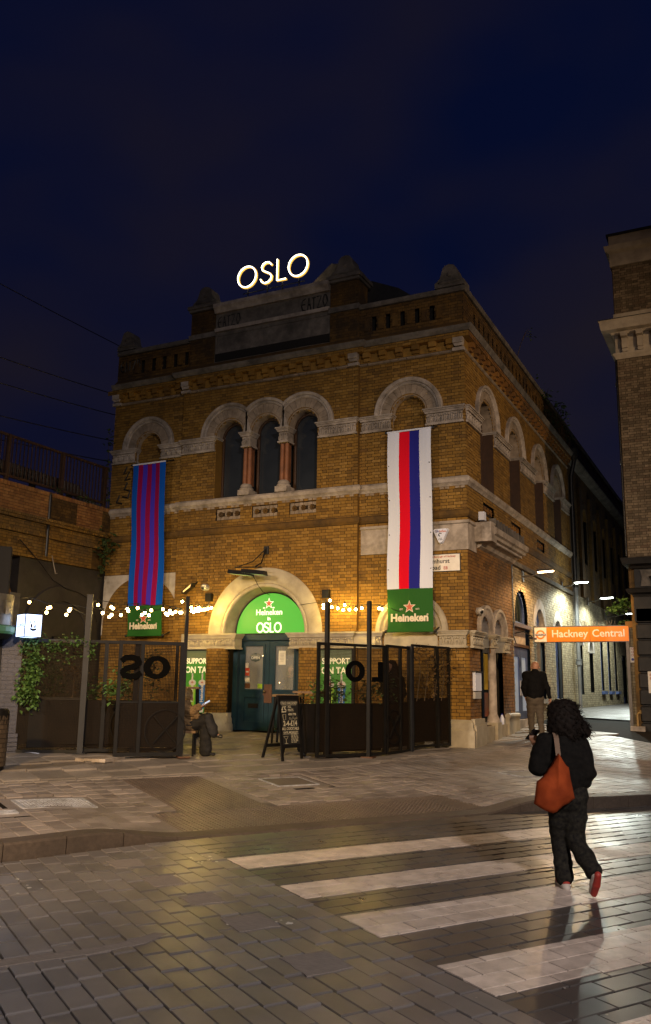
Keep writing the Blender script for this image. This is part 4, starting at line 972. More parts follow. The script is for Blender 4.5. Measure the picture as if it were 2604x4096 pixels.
ring_band([(-.1, 12.18), (.43, 12.165), (.43, 12.185), (-.1, 12.21)], 'lead_flashing', m_slate)
ring_band([(-.1, 12.2), (.04, 12.2), (.04, 12.46), (-.1, 12.46)], 'blocking_course', m_rst)
ring_band([(-.1, 13.95), (.06, 13.95), (.06, 14.35), (.16, 14.42), (.20, 14.56), (.06, 14.6), (.06, 14.92), (-.1, 14.92)], 'top_cornice', m_rst)
ring_band([(-.1, 14.92), (.12, 14.90), (.12, 14.97), (-.1, 15.0)], 'top_flashing', m_slate)
for k in range(9):
    c = RX + .16 + .42 * k; g = MB(rfront); g.box(c, c + .15, .03, .12, 11.26, 11.35); g.prism([(c, 11.36), (c + .15, 11.36), (c + .15, 11.66), (c, 11.66)], .03, .15); g.box(c - .01, c + .16, .03, .30, 11.67, 11.80); g.build('corbel', m_rst, rb)
# black ground floor
m_rust = mat('black_gloss_stucco', (.010, .0095, .009), (.014, .013, .012), 6, .5, bump=.35, bscale=22, dirt=(.028, .025, .022), dscale=3, damt=.4, spec=.25)
g = MB(); g.box(2.86, 8.0, RY - .02, RY + .1, .4, 3.8); g.build('stucco_backing', m_rust, rb)
z = .55; row = 0
while z < 3.6:
    h = .43; x = 2.82; k = 0
    while x < 6.5:
        l = (.85 if row % 2 == 0 else .55) if k == 0 else .95; g = MB(); e = .025
        bot = [(x, RY - .02, z), (x + l - .03, RY - .02, z), (x + l - .03, RY - .02, z + h - .03), (x, RY - .02, z + h - .03)]
        top = [(x + e, RY - .11, z + e), (x + l - .03 - e, RY - .11, z + e), (x + l - .03 - e, RY - .11, z + h - .03 - e), (x + e, RY - .11, z + h - .03 - e)]
        g.hexa(bot, top); g.build('rusticated_block', m_rust, rb); x += l; k += 1
    g = MB(); e = .025; g.hexa([(2.86, RY - .02, z), (2.86, RY + 1.2, z), (2.86, RY + 1.2, z + h - .03), (2.86, RY - .02, z + h - .03)], [(2.80, RY - .02 + e, z + e), (2.80, RY + 1.2, z + e), (2.80, RY + 1.2, z + h - .03 - e), (2.80, RY - .02 + e, z + h - .03 - e)]); g.build('rusticated_block', m_rust, rb)
    z += h; row += 1
BP = [(2.86, 9), (2.86, RY - .05), (8.0, RY - .05)]
def bband(prof, name): g = MB(); g.path(prof, BP); return g.build(name, m_rust, rb, smooth=30)
bband([(-.1, 3.60), (.06, 3.60), (.06, 4.25), (-.1, 4.25)], 'fascia')
bband([(-.1, 4.25), (.07, 4.25), (.10, 4.32), (.20, 4.36), (.24, 4.46), (.10, 4.50), (-.1, 4.5)], 'lower_cornice')
bband([(-.1, 4.5), (.02, 4.5), (.02, 5.02), (-.1, 5.02)], 'frieze')
bband([(-.1, 5.02), (.10, 5.02), (.14, 5.08), (.28, 5.13), (.31, 5.24), (.33, 5.3), (-.1, 5.34)], 'upper_cornice')
g = MB(); g.prism([(3.0, 4.54), (3.62, 4.54), (3.58, 4.78), (3.62, 4.98), (3.0, 4.98), (3.04, 4.78)], RY - .12, RY - .04); cp = g.build('carved_panel', m_stone_d, rb)
g = MB(); g.tube([(3.30, RY - .13, 4.56), (3.31, RY - .14, 4.7), (3.30, RY - .14, 4.8)], [.03, .05, .09], 8); g.build('torch_relief', m_rust, cp, smooth=60)
# downpipe at lane edge of right building
rp = thing('downpipe', 'thin black pipe down the lane edge of the right building', 'pipe', (2.66, 6.05, 5.4))
g = MB(); g.tube([(2.655, 6.06, 5.4), (2.66, 6.06, 11.1)], .028, 8); g.build('pipe', m_iron, rp)
g = MB(); g.box(2.62, 2.69, 6.0, 6.1, 10.3, 10.4); g.build('clip', m_iron, rp); g = MB(); g.box(2.62, 2.69, 6.0, 6.1, 8.0, 8.1); g.build('clip', m_iron, rp)
nb = thing('fly_poster', 'small white paper notice stuck on the black rusticated wall', 'poster', (3.2, 5.88, 2.0))
g = MB(); g.box(3.05, 3.45, 5.865, 5.875, 1.72, 2.28); g.build('paper', mat('white_paper', (.6, .56, .5), (.5, .47, .42), 9, .7), nb)
text_on('print', 'CUP OF\nCOFFEE', .09, mat('red_print', (.35, .08, .04), None), nb, (3.25, 5.862, 2.14), (1, 0, 0), (0, 0, 1), extrude=.001, bold=.003)
# ================================================================== brick pier and station sign gantry
pi_ = thing('gate_pier', 'slim yellow brick pier between the station sign and the black wall', 'pier', (2.72, 6.3, .8))
def pfront(u, w, z): return (u, 6.15 - w, z)
brick_wall(pi_, pfront, 2.58, 2.86, .7, 3.45, [], m_brick_yel, m_mortar_l, 0, (2.55, 2.7, .7, 3.4), 20, seed=61)
g = MB(); g.box(2.582, 2.86, 6.16, 6.5, .7, 3.45); g.build('core', m_brick_yel, pi_)
g = MB(); g.box(2.52, 2.9, 6.08, 6.5, 3.45, 3.62); g.build('cap', m_brick_side, pi_)
sg = thing('station_sign', 'orange station name sign reading Hackney Central on posts across the lane', 'sign', (1.3, 6.1, .8))
m_orange = mat('orange_sign_panel', (.78, .235, .020), (.70, .20, .018), 2, .4); m_signw = mat('white_sign_panel', (.78, .74, .66), (.66, .62, .55), 6, .45); m_navy = mat('navy_bar', (.02, .025, .12), None, rough=.4); m_post = mat('grey_steel_post', (.13, .12, .11), (.09, .085, .08), 9, .45, metal=.3)
SY = 6.08; SX0, SX1, SZ0, SZ1 = .06, 2.60, 3.09, 3.49; xm = SX0 + .335
g = MB(); g.box(SX0 - .02, SX1 + .02, SY + .004, SY + .14, SZ0 - .02, SZ1 + .03); g.build('sign_case', m_post, sg)
g = MB(); g.box(SX0, xm, SY - .01, SY + .003, SZ0, SZ1); g.build('logo_panel', m_signw, sg)
xs = xm + (SX1 - xm) * .54
g = MB(); g.box(xm + .004, xs - .004, SY - .01, SY + .003, SZ0, SZ1); g.build('name_panel', m_orange, sg)
g = MB(); g.box(xs + .004, SX1, SY - .01, SY + .003, SZ0, SZ1); g.build('name_panel', m_orange, sg)
g = MB(pfront); c = (SX0 + xm) / 2; zc = (SZ0 + SZ1) / 2
def sfront(u, w, z): return (u, SY - w, z)
g = MB(sfront); g.arc([(.085, .011), (.085, .014), (.128, .014), (.128, .011)], c, zc, 0, 2 * math.pi, 40); g.build('roundel', m_orange, sg)
g = MB(sfront); g.box(c - .150, c + .150, .015, .018, zc - .022, zc + .026); g.build('roundel_bar', m_navy, sg)
text_on('lettering', 'OVERGROUND', .042, m_signw, sg, (c, SY - .0195, zc + .002), (1, 0, 0), (0, 0, 1), extrude=.0006, bold=.0008)
text_on('lettering', 'Hackney', .285, m_signw, sg, ((xm + xs) / 2 + .04, SY - .0125, zc + .012), (1, 0, 0), (0, 0, 1), extrude=.001, bold=.004, sx=1.0)
text_on('lettering', 'Central', .285, m_signw, sg, ((xs + SX1) / 2 - .02, SY - .0125, zc + .012), (1, 0, 0), (0, 0, 1), extrude=.001, bold=.004, sx=1.0)
g = MB(); g.box(.10, .19, SY + .02, SY + .12, .75, SZ0 - .02); g.build('post', m_post, sg); g = MB(); g.box(2.52, 2.60, SY - .06, SY + .03, .8, SZ0 - .02); g.build('post', m_post, sg)
g = MB(); rr = random.Random(9)
for k in range(70):
    x = rr.uniform(.1, 2.35); g.tube([(x, SY + .07, SZ1 + .03), (x + rr.uniform(-.05, .05), SY + .07 + rr.uniform(-.06, .06), SZ1 + .03 + rr.uniform(.10, .16))], .0035, 3, False)
g.build('bird_spikes', m_post, sg, kind='stuff')
ns = thing('notice_board', 'small red and blue safety notice on the slim brick pier', 'sign', (2.7, 6.13, 2.7))
g = MB(); g.box(2.60, 2.85, 6.115, 6.125, 2.52, 2.93); g.build('board', m_signw, ns); g = MB(); g.box(2.73, 2.85, 6.108, 6.114, 2.69, 2.93); g.build('red_field', m_sred, ns); g = MB(); g.box(2.73, 2.85, 6.108, 6.114, 2.52, 2.685); g.build('blue_field', mat('blue_notice', (.03, .06, .28), None), ns)
def nf(u, w, z): return (u, 6.115 - w, z)
for k in range(3): g = MB(nf); g.arc([(.02, .002), (.02, .005), (.03, .005), (.03, .002)], 2.665, 2.885 - .085 * k, 0, 6.283, 18); g.build('pictogram', m_sred, ns)
g = MB(nf); g.arc([(.002, .002), (.002, .005), (.035, .005), (.035, .002)], 2.665, 2.60, 0, 6.283, 18); g.build('pictogram', MATS['blue_notice'], ns)
gp = thing('standpipe', 'bent yellowish pipe at the foot of the brick pier', 'pipe', (2.8, 5.95, .9))
g = MB(); g.tube([(2.72, 5.98, .85), (2.72, 5.98, 1.15), (2.75, 5.98, 1.2), (2.88, 5.98, 1.2)], .025, 8); g.tube([(2.80, 5.98, 1.2), (2.80, 5.98, 1.27)], .03, 8); g.build('pipe', mat('ochre_paint', (.30, .19, .06), None, rough=.5), gp)
g = MB(); g.box(2.56, 2.92, 5.72, 5.98, .70, .86); ks = g.build('kerb_block', m_stone, None); ks['label'] = 'loose stone block on the ground before the slim brick pier'; ks['category'] = 'stone block'
# bush growing from the right building
def leafy(g, c, n, spread, size, rr, droop=.3, flat=.5):
    for _ in range(n):
        p = Vector(c) + Vector((rr.gauss(0, spread[0]), rr.gauss(0, spread[1]), rr.gauss(0, spread[2])))
        leaf(g, p, rr, size * rr.uniform(.6, 1.3), droop)
def leaf(g, p, rr, L, droop=.3, wid=.42):
    a = rr.uniform(0, 6.283); d = Vector((math.cos(a), math.sin(a), rr.uniform(-.9, .5) - droop)).normalized(); up = Vector((rr.uniform(-.4, .4), rr.uniform(-.4, .4), 1)); s = d.cross(up).normalized() * L * wid; nn = s.cross(d).normalized() * L * .12
    v = [g.V(*p), g.V(*(p + d * L * .45 + s + nn)), g.V(*(p + d * L)), g.V(*(p + d * L * .45 - s + nn)), g.V(*(p + d * L * .5 - nn * .5))]
    g.F(v[0], v[1], v[4]); g.F(v[1], v[2], v[4]); g.F(v[2], v[3], v[4]); g.F(v[3], v[0], v[4])
m_leaf = mat('leaf_green', (.085, .165, .038), (.050, .105, .024), 5, .5, island=.35, spec=.4); m_leaf_d = mat('dark_leaf', (.030, .055, .015), (.02, .04, .01), 5, .55, island=.4); m_stem = mat('brown_stem', (.06, .04, .02), None, rough=.8); m_leaf_b = mat('browning_leaf', (.10, .055, .02), (.06, .035, .012), 5, .6, island=.4)
def plant(name, label, clumps, base_pts, size, m_, seed, droop=.3, cat='plant', group=None):
    rr = random.Random(seed); b = base_pts[0][0]; o = thing(name, label, cat, b, group=group); g = MB()
    for c, n, sp_ in clumps: leafy(g, c, n, sp_, size, rr, droop)
    g.build('foliage', m_, o, kind='stuff')
    g = MB()
    for pts in base_pts: g.tube(pts, [max(.004, .012 * (1 - k / len(pts))) for k in range(len(pts))], 5)
    g.build('stem', m_stem, o, kind='stuff'); return o
plant('wall_shrub', 'green shrub sprouting from the wall above the station sign', [((2.45, 6.4, 4.12), 110, (.17, .12, .09)), ((2.3, 6.4, 3.98), 50, (.12, .1, .05)), ((2.45, 6.4, 3.62), 18, (.06, .05, .05))], [[(2.8, 6.5, 3.9), (2.6, 6.4, 4.0), (2.4, 6.4, 4.15)], [(2.7, 6.45, 3.95), (2.4, 6.4, 3.9), (2.2, 6.4, 4.0)], [(2.8, 6.5, 3.5), (2.5, 6.4, 3.6)]], .13, m_leaf, 3, .1)
plant('parapet_weed', 'dark weeds growing along the parapet over the side wall', [((.05, 8.5, 11.2), 60, (.08, .5, .16)), ((.1, 11.0, 11.4), 80, (.12, .5, .2)), ((.05, 9.8, 10.7), 70, (.06, .6, .2)), ((.05, 12.5, 10.9), 60, (.08, .5, .2))], [[(0, 9, 11.2), (.1, 9.1, 11.6)], [(0, 11.2, 11.2), (.15, 11.4, 11.8)]], .13, m_leaf_d, 5, .2)
plant('parapet_weed', 'single tall dry weed leaning out over the roof edge', [((.15, 6.3, 12.55), 5, (.05, .15, .04)), ((.1, 6.9, 12.62), 7, (.05, .1, .03))], [[(0, 5.2, 11.25), (.06, 5.6, 11.9), (.1, 6.1, 12.4), (.1, 6.9, 12.65)], [(.06, 5.7, 12.0), (.12, 6.0, 12.4), (.15, 6.3, 12.6)]], .10, m_leaf_d, 6)
# ================================================================== lane lamps
m_lane = {}
def lane_lamp(y, x, z, col, e, label):
    o = thing('wall_lamp', label, 'lamp', (0, y, z), 0, 'lamps over the lane')
    g = MB(); g.tube([(.0, y, z - .12), (.3, y, z - .10), (x - .15, y, z)], .025, 8); g.build('arm', m_post, o); g = MB(); g.box(-.03, .05, y - .08, y + .08, z - .25, z + .05); g.build('wall_bracket', m_post, o)
    g = MB(); g.hexa([(x - .2, y - .09, z), (x + .28, y - .07, z + .02), (x + .28, y + .07, z + .02), (x - .2, y + .09, z)], [(x - .18, y - .05, z + .08), (x + .2, y - .05, z + .07), (x + .2, y + .05, z + .07), (x - .18, y + .05, z + .08)]); g.build('head', m_post, o)
    m_ = mat('lamp_led_%d' % len(m_lane), (1, 1, 1), None, emit=col, estr=e); m_lane[y] = m_
    g = MB(); g.hexa([(x - .15, y - .07, z - .025), (x + .24, y - .055, z - .005), (x + .24, y + .055, z - .005), (x - .15, y + .07, z - .025)], [(x - .17, y - .075, z - .002), (x + .26, y - .06, z + .018), (x + .26, y + .06, z + .018), (x - .17, y + .075, z - .002)]); g.build('lens', m_, o)
    return o
LANE = [(5.0, .62, 4.93, (1, .62, .28), 30, 330, 'first wall lamp by the pub corner, glowing warm orange'), (10.4, .62, 5.24, (.92, 1, .88), 40, 800, 'second wall lamp up the lane, brightest and greenish white'), (15.3, .68, 5.20, (.90, 1, .92), 40, 800, 'third wall lamp up the lane, small and white'), (19.6, 1.02, 4.95, (.90, 1, .95), 40, 520, 'farthest wall lamp, half hidden by the black wall')]
for y, x, z, c, e, p, lab in LANE:
    o = lane_lamp(y, x, z, c, e, lab)
    s = spot('wall_lamp_light', (x + .5, y, z - .08), p, c, 165, .3, .06); s.parent = o; s.matrix_parent_inverse = world_of(o).inverted()
    l = bpy.data.lights.new('wall_lamp_fill', 'POINT'); l.energy = p * .05; l.color = c; l.shadow_soft_size = .05; s2 = bpy.data.objects.new('wall_lamp_fill', l); COL.objects.link(s2); s2.location = (x + .42, y, z + .02); s2.parent = o; s2.matrix_parent_inverse = world_of(o).inverted()  # added point light, lifts the wall above the downward-facing heads
# ================================================================== railway viaduct on the left
va = thing('railway_viaduct', 'brown brick railway viaduct wall with corbelled courses at the left', 'viaduct', (-10.4, -5, .6))
VX = -10.4
def vside(u, w, z): return (VX + w, u, z)
m_brick_v = mat('viaduct_brick', (1, 1, 1), (.6, .58, .55), 9, .88, bump=.4, bscale=110, ramp=stock(1.0, .1), dirt=(.085, .062, .036), dscale=.9, damt=.7)
m_brick_o = mat('orange_patch_brick', (1, 1, 1), (.8, .78, .75), 9, .85, bump=.3, bscale=110, ramp=[(0, (.24, .10, .03)), (.5, (.34, .155, .045)), (1, (.40, .20, .07))], dirt=(.13, .07, .03), dscale=1.5, damt=.5)
brick_wall(va, vside, -14, -.6, 4.82, 5.38, [], m_brick_v, m_mortar, 0, (-4, -.6, 4.8, 5.4), 60, seed=71)
brick_wall(va, vside, -14, .3, 5.46, 5.72, [], m_brick_v, m_mortar, .03, None, 0, seed=72)
brick_wall(va, vside, -14, .3, 5.86, 6.46, [('r', -4.6, -2.35, 5.86, 6.47), ('r', -1.35, -.35, 5.86, 6.47)], m_brick_dark, m_mortar, .06, None, 0, seed=73)
brick_wall(va, vside, -4.6, -2.35, 5.86, 6.47, [], m_brick_o, m_mortar, .06, (-4.5, -2.4, 5.9, 6.4), 60, seed=74)
brick_wall(va, vside, -1.35, -.35, 5.86, 6.47, [], m_brick_o, m_mortar, .06, (-1.3, -.4, 5.9, 6.4), 40, seed=75)
g = MB(vside); g.box(-14, .3, -.5, -.002, 4.82, 6.44); g.box(-14, .3, -.5, .055, 6.44, 6.5) if False else None; g.build('wall_core', m_brick_dark, va)
for z0, z1, w0, w1 in ((5.38, 5.46, .03, .10), (5.72, 5.79, .06, .14), (5.79, 5.86, .10, .18)):
    g = MB(vside); u = -13.9
    while u < .2: g.box(u, u + .062, -.05, w1 + R_.uniform(-.006, .006), z0, z1 - .006); u += .073
    g.build('corbel_course', m_brick_v, va, kind='stuff')
    g = MB(vside); g.box(-14, .25, -.05, w0, z0, z1); g.build('corbel_bed', m_mortar, va)
g = MB(vside); u = -13.9
while u < .3: g.box(u, u + .10, -.2, .075, 6.465, 6.57); u += .112
g.build('parapet_coping', m_brick_o, va, kind='stuff')
g = MB(vside); g.tube([(-2.38, .10, 6.5), (-2.38, .10, 4.9)], .035, 8); g.build('drain_pipe', m_iron, va)
# dark reveal, black painted infill wall with its blind arch
g = MB(vside); g.box(-3.05, .6, -.5, -.10, .5, 4.82); bw = g.build('black_wall', m_blackw, va)
g = MB(vside); g.arc([(1.0, -.1), (1.0, -.035), (1.12, -.02), (1.38, -.03), (1.40, -.1)], -1.5, 2.85, 0, math.pi, 32); g.build('blind_arch', m_blackw, bw, smooth=35)
g = MB(vside); g.box(-.55, -.12, -.1, -.03, .6, 2.85); g.build('arch_jamb', m_blackw, bw); g = MB(vside); g.box(-2.88, -2.5, -.1, -.03, .6, 2.85); g.build('arch_jamb', m_blackw, bw)
g = MB(vside); g.box(-3.35, -3.05, -.35, .02, .5, 3.9); g.build('grey_pier', m_stone_d, va)
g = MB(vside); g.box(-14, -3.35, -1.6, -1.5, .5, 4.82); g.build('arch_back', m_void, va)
g = MB(vside); g.hexa([(-4.4, -.5, 5.0), (-4.0, -.5, 5.0), (-3.3, -.5, 3.9), (-3.5, -.5, 3.6)], [(-4.4, -.02, 5.0), (-4.0, -.02, 5.0), (-3.3, -.02, 3.9), (-3.5, -.02, 3.6)]); g.build('arch_springer', m_brick_side, va)
# shutter vents and hatches on the black wall
for u, z in ((-1.75, 2.55), (-.95, 2.5)):
    g = MB(vside); g.box(u, u + .4, -.1, -.05, z, z + .38); v_ = g.build('vent', m_black, va)
    for k in range(6): g = MB(vside); g.box(u + .02, u + .38, -.05, -.03, z + .02 + .06 * k, z + .06 + .06 * k); g.build('louvre', m_blackw, v_)
# hanging cables on the wall
for lab, pts in (('loose black cable sagging across the black wall', [(-3.3, .1, 5.2), (-2.55, .05, 4.75), (-2.0, .02, 4.35), (-1.5, .02, 4.18), (-1.0, .03, 4.12), (-.5, .03, 3.95), (-.25, .03, 3.4)]), ('frayed pale cable ends hanging from the viaduct soffit', [(-2.2, .12, 4.95), (-2.15, .16, 4.7), (-2.05, .14, 4.5), (-1.95, .1, 4.52)])):
    g = MB(vside); g.tube(pts, .012, 5); cb_ = g.build('hanging_cable', m_iron if 'black' in lab else m_stone, None); cb_['label'] = lab; cb_['category'] = 'cable'
plant('wall_weed', 'leafy weed rooted in the corner where viaduct meets the pub', [((-10.15, -.35, 5.55), 60, (.10, .14, .22)), ((-10.2, -.3, 5.1), 34, (.07, .08, .25))], [[(-10.3, -.2, 5.4), (-10.15, -.35, 5.8)], [(-10.3, -.2, 5.4), (-10.15, -.3, 4.9)]], .14, m_leaf_d, 8, .7)
plant('wall_weed', 'thin weeds clinging to the left end wall of the pub', [((-10.5, -.05, 8.6), 26, (.1, .05, .25)), ((-10.55, -.05, 7.6), 26, (.08, .05, .35)), ((-10.5, -.05, 6.9), 20, (.06, .05, .2))], [[(-10.45, -.02, 6.6), (-10.5, -.05, 7.8), (-10.55, -.06, 8.9)]], .12, m_leaf_d, 9, .2)
plant('wall_weed', 'small weed tufts on top of the viaduct parapet', [((-10.35, -2.1, 6.7), 24, (.06, .12, .08)), ((-10.35, -.9, 6.65), 20, (.06, .2, .06))], [[(-10.4, -2.1, 6.55), (-10.4, -2.1, 6.8)]], .10, m_leaf_d, 10, .1)
# railing on the viaduct
rl = thing('viaduct_railing', 'rusty brown vertical bar railing along the top of the viaduct', 'railing', (-10.5, -4, 6.5))
m_rust_p = mat('rusty_brown_paint', (.060, .028, .014), (.035, .018, .010), 9, .6)
def rbar(y): g = MB(); g.box(-10.56, -10.535, y, y + .022, 6.76, 7.74); g.build('baluster', m_rust_p, rl)
y = -5.6
while y < -.1: rbar(y); y += .128
for z in (6.72, 7.74): g = MB(); g.box(-10.575, -10.52, -5.7, -.02, z, z + .06); g.build('rail', m_rust_p, rl)
for y in (-3.72, -1.83, -.14, -5.6): g = MB(); g.box(-10.59, -10.50, y, y + .09, 6.45, 7.80); g.build('post', m_rust_p, rl)
cw = thing('cable_trough', 'grey concrete cable trough behind the viaduct railing', 'trough', (-11.3, -3, 6.9))
g = MB(); g.tube([(-11.4, -9, 7.35), (-11.4, -.3, 7.15)], .17, 10); g.build('duct', m_stone_d, cw); g = MB(); g.tube([(-11.4, -.4, 7.15), (-11.3, .5, 6.7), (-11.2, 1.0, 6.3)], .16, 10); g.build('duct_end', m_stone_d, cw)
for y in (-6, -4, -2, -.6): g = MB(); g.box(-11.5, -11.3, y, y + .06, 6.3, 7.1); g.build('support', m_iron, cw)
g = MB(); g.box(-14, -10.45, -14, .3, 6.2, 6.42); g.build('deck', m_void, va)
# overhead line wires
for k, (p0, p1, lab) in enumerate((((-14.0, -8.0, 13.65), (-12.2, 4.0, 12.6), 'topmost overhead railway wire'), ((-13.0, -7.0, 10.55), (-11.2, 1.2, 10.4), 'second overhead railway wire from the top'), ((-13.0, -7.0, 9.75), (-11.0, 1.2, 9.7), 'middle overhead railway wire'), ((-13, -7, 8.75), (-11, 1.2, 8.9), 'fourth overhead railway wire'), ((-13, -7, 8.1), (-11, 1.2, 8.25), 'lowest overhead wire just above the railing'))):
    g = MB(); n = 8; pts = []
    for i in range(n + 1):
        f = i / n; pts.append((p0[0] + (p1[0] - p0[0]) * f, p0[1] + (p1[1] - p0[1]) * f, p0[2] + (p1[2] - p0[2]) * f - .1 * 4 * f * (1 - f)))
    g.tube(pts, .014, 5); o = g.build('overhead_wire', m_iron, None); o['label'] = lab + ' at the upper left'; o['category'] = 'wire'; o['group'] = 'overhead railway wires'

# asphalt strip up the lane
m_asph = mat('lane_asphalt', (.080, .072, .062), (.058, .052, .046), 20, .5, bump=.4, bscale=120, rvar=.12, dirt=(.045, .04, .035), dscale=2, damt=.5)
g = MB(); ys = [8.2 + .9 * k for k in range(26)]; A = [[g.V(x, y, GZ(x, y) + .006) for x in (.05, 1.2, 2.85)] for y in ys]
for P, Q in zip(A, A[1:]):
    for i in range(2): g.F(P[i], P[i + 1], Q[i + 1], Q[i])
g.build('lane', m_asph, None, kind='structure')
# ================================================================== placing helpers: where a line of sight meets a real plane
def sight(px, py): return (cx_ * (px - 1302) - cy_ * (py - 2048) + cf_ * 3455)
def at_y(px, py, y): r = sight(px, py); return CAM + r * ((y - CAM.y) / r.y)
def at_z(px, py, z): r = sight(px, py); return CAM + r * ((z - CAM.z) / r.z)
def at_g(px, py):
    r = sight(px, py); p = None
    for k in range(4000):
        q = CAM + r * (.0008 + k * .000004)
        if q.z < GZ(q.x, q.y): return q
    return CAM + r * .005
# ================================================================== neon sign
def emis(name, col, st, base_=None): return mat(name, base_ or tuple(min(1, c) for c in col), None, rough=.5, emit=col, estr=st)
m_neon = emis('neon_white', (1.0, .90, .66), 5.5); m_halo = mat('gold_halo', (.55, .34, .08), None, rough=.5, emit=(1.0, .55, .10), estr=.9); m_frame_i = m_iron  # gold emission stands in for the glow round the letters
ns_ = thing('rooftop_sign', 'glowing OSLO neon letters standing on the parapet', 'sign', (-5.2, -.1, 12.06))
def nfr(u, w, z): return (u, -.12 - w, z)
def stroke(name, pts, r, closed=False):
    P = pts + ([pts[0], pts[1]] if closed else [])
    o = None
    for nm, rr_, w, m_ in (('letter', r, .06, m_neon), ('letter_halo', r * 1.7, .0, m_halo)):  # wider gold tube behind each letter imitates its halo
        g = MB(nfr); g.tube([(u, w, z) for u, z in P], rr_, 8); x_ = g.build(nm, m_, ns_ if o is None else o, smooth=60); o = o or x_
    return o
def ell(c, z, a, b, n=28): return [(c + a * math.cos(2 * math.pi * k / n), z + b * math.sin(2 * math.pi * k / n)) for k in range(n)]
LT = .0165
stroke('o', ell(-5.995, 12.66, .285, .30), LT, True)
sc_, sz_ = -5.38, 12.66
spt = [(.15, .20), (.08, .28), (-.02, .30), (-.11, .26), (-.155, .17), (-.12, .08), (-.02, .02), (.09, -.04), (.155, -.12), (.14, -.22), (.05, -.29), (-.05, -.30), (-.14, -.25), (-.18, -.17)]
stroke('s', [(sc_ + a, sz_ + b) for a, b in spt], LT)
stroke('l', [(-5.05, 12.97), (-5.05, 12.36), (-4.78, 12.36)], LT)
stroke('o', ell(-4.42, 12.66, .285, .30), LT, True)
g = MB(nfr); 
for u in (-5.99, -5.38, -4.92, -4.42): g.bar((u, -.02, 12.02), (u, -.02, 12.36), .025, .025)
g.bar((-6.15, -.03, 12.22), (-4.25, -.03, 12.22), .02, .02); g.build('sign_frame', m_iron, ns_, kind='stuff')
# ================================================================== green lightbox over the door
m_green_l = emis('green_lightbox', (.055, .36, .024), 1.3, (.01, .05, .01)); m_lbw = emis('lightbox_white', (.80, .86, .72), .9); m_lbred = emis('lightbox_star', (.42, .07, .02), .9)
lb = thing('lightbox_sign', 'glowing green half round Heineken in OSLO sign above the teal doors', 'sign', (-5.2, .25, 3.03))
LW = -.24
g = MB(front); g.arc([(.001, LW - .12), (.001, LW), (1.0, LW), (1.0, LW - .12)], -5.2, 3.06, 0, math.pi, 40); g.build('light_face', m_green_l, lb)
g = MB(front); g.box(-6.22, -4.18, LW - .14, LW + .02, 3.015, 3.055); g.build('bottom_trim', m_black, lb)
g = MB(front); g.arc([(.995, LW - .14), (.995, LW + .015), (1.02, LW + .015), (1.02, LW - .14)], -5.2, 3.06, 0, math.pi, 40); g.build('edge_trim', m_black, lb)
def star_pts(c, z, R, r=None): r = r or R * .42; return [(c + (R if k % 2 == 0 else r) * math.sin(math.pi * k / 5), z + (R if k % 2 == 0 else r) * math.cos(math.pi * k / 5)) for k in range(10)]
def star(parent, mp_, c, z, R, w, m1, m2):
    for RR, w_, m_, nm in ((R, w, m1, 'star_outline'), (R * .74, w + .003, m2, 'star')):
        g = MB(mp_); P = star_pts(c, z, RR); ctr = (c, z)
        for k in range(10): a, b = P[k], P[(k + 1) % 10]; g.poly([(ctr[0], w_, ctr[1]), (a[0], w_, a[1]), (b[0], w_, b[1])])
        g.build(nm, m_, parent)
star(lb, front, -5.26, 3.80, .15, LW + .006, m_lbw, m_lbred)
def ltext(parent, txt, size, m_, c, z, w, mp_=front, bold=.004, sx=1.0, **k): return text_on('lettering', txt, size, m_, parent, mp_(c, w, z), Vector(mp_(1, 0, 0)) - Vector(mp_(0, 0, 0)), (0, 0, 1), extrude=.001, bold=bold, sx=sx, **k)
ltext(lb, 'Heineken', .20, m_lbw, -5.25, 3.575, LW + .006, bold=.004); ltext(lb, 'EST.', .03, m_lbw, -5.40, 3.69, LW + .006); ltext(lb, '1873', .03, m_lbw, -5.13, 3.69, LW + .006)
ltext(lb, 'in', .13, m_lbw, -5.25, 3.42, LW + .006, bold=.005)
# OSLO on the lightbox as drawn strokes
def lstroke(pts, r, closed=False):
    g = MB(front); P = pts + ([pts[0]] if closed else []); n = len(P)
    for k in range(n - 1):
        (a, b), (c, d) = P[k], P[k + 1]; L_ = math.hypot(c - a, d - b) or 1; nx, nz = -(d - b) / L_ * r, (c - a) / L_ * r; ex, ez = (c - a) / L_ * r * .35, (d - b) / L_ * r * .35; wz = LW + .006 + .0003 * (k % 2)
        g.poly([(a - nx - ex, wz, b - nz - ez), (c - nx + ex, wz, d - nz + ez), (c + nx + ex, wz, d + nz + ez), (a + nx - ex, wz, b + nz - ez)])
    g.build('lettering', m_lbw, lb)
O_ = lambda c: ell(c, 3.20, .092, .112, 20)
lstroke(O_(-5.50), .02, True); lstroke([(-5.315 + a * .42, 3.20 + b * .38) for a, b in spt], .02); lstroke([(-5.205, 3.315), (-5.205, 3.09), (-5.11, 3.09)], .02); lstroke(O_(-4.99), .02, True)
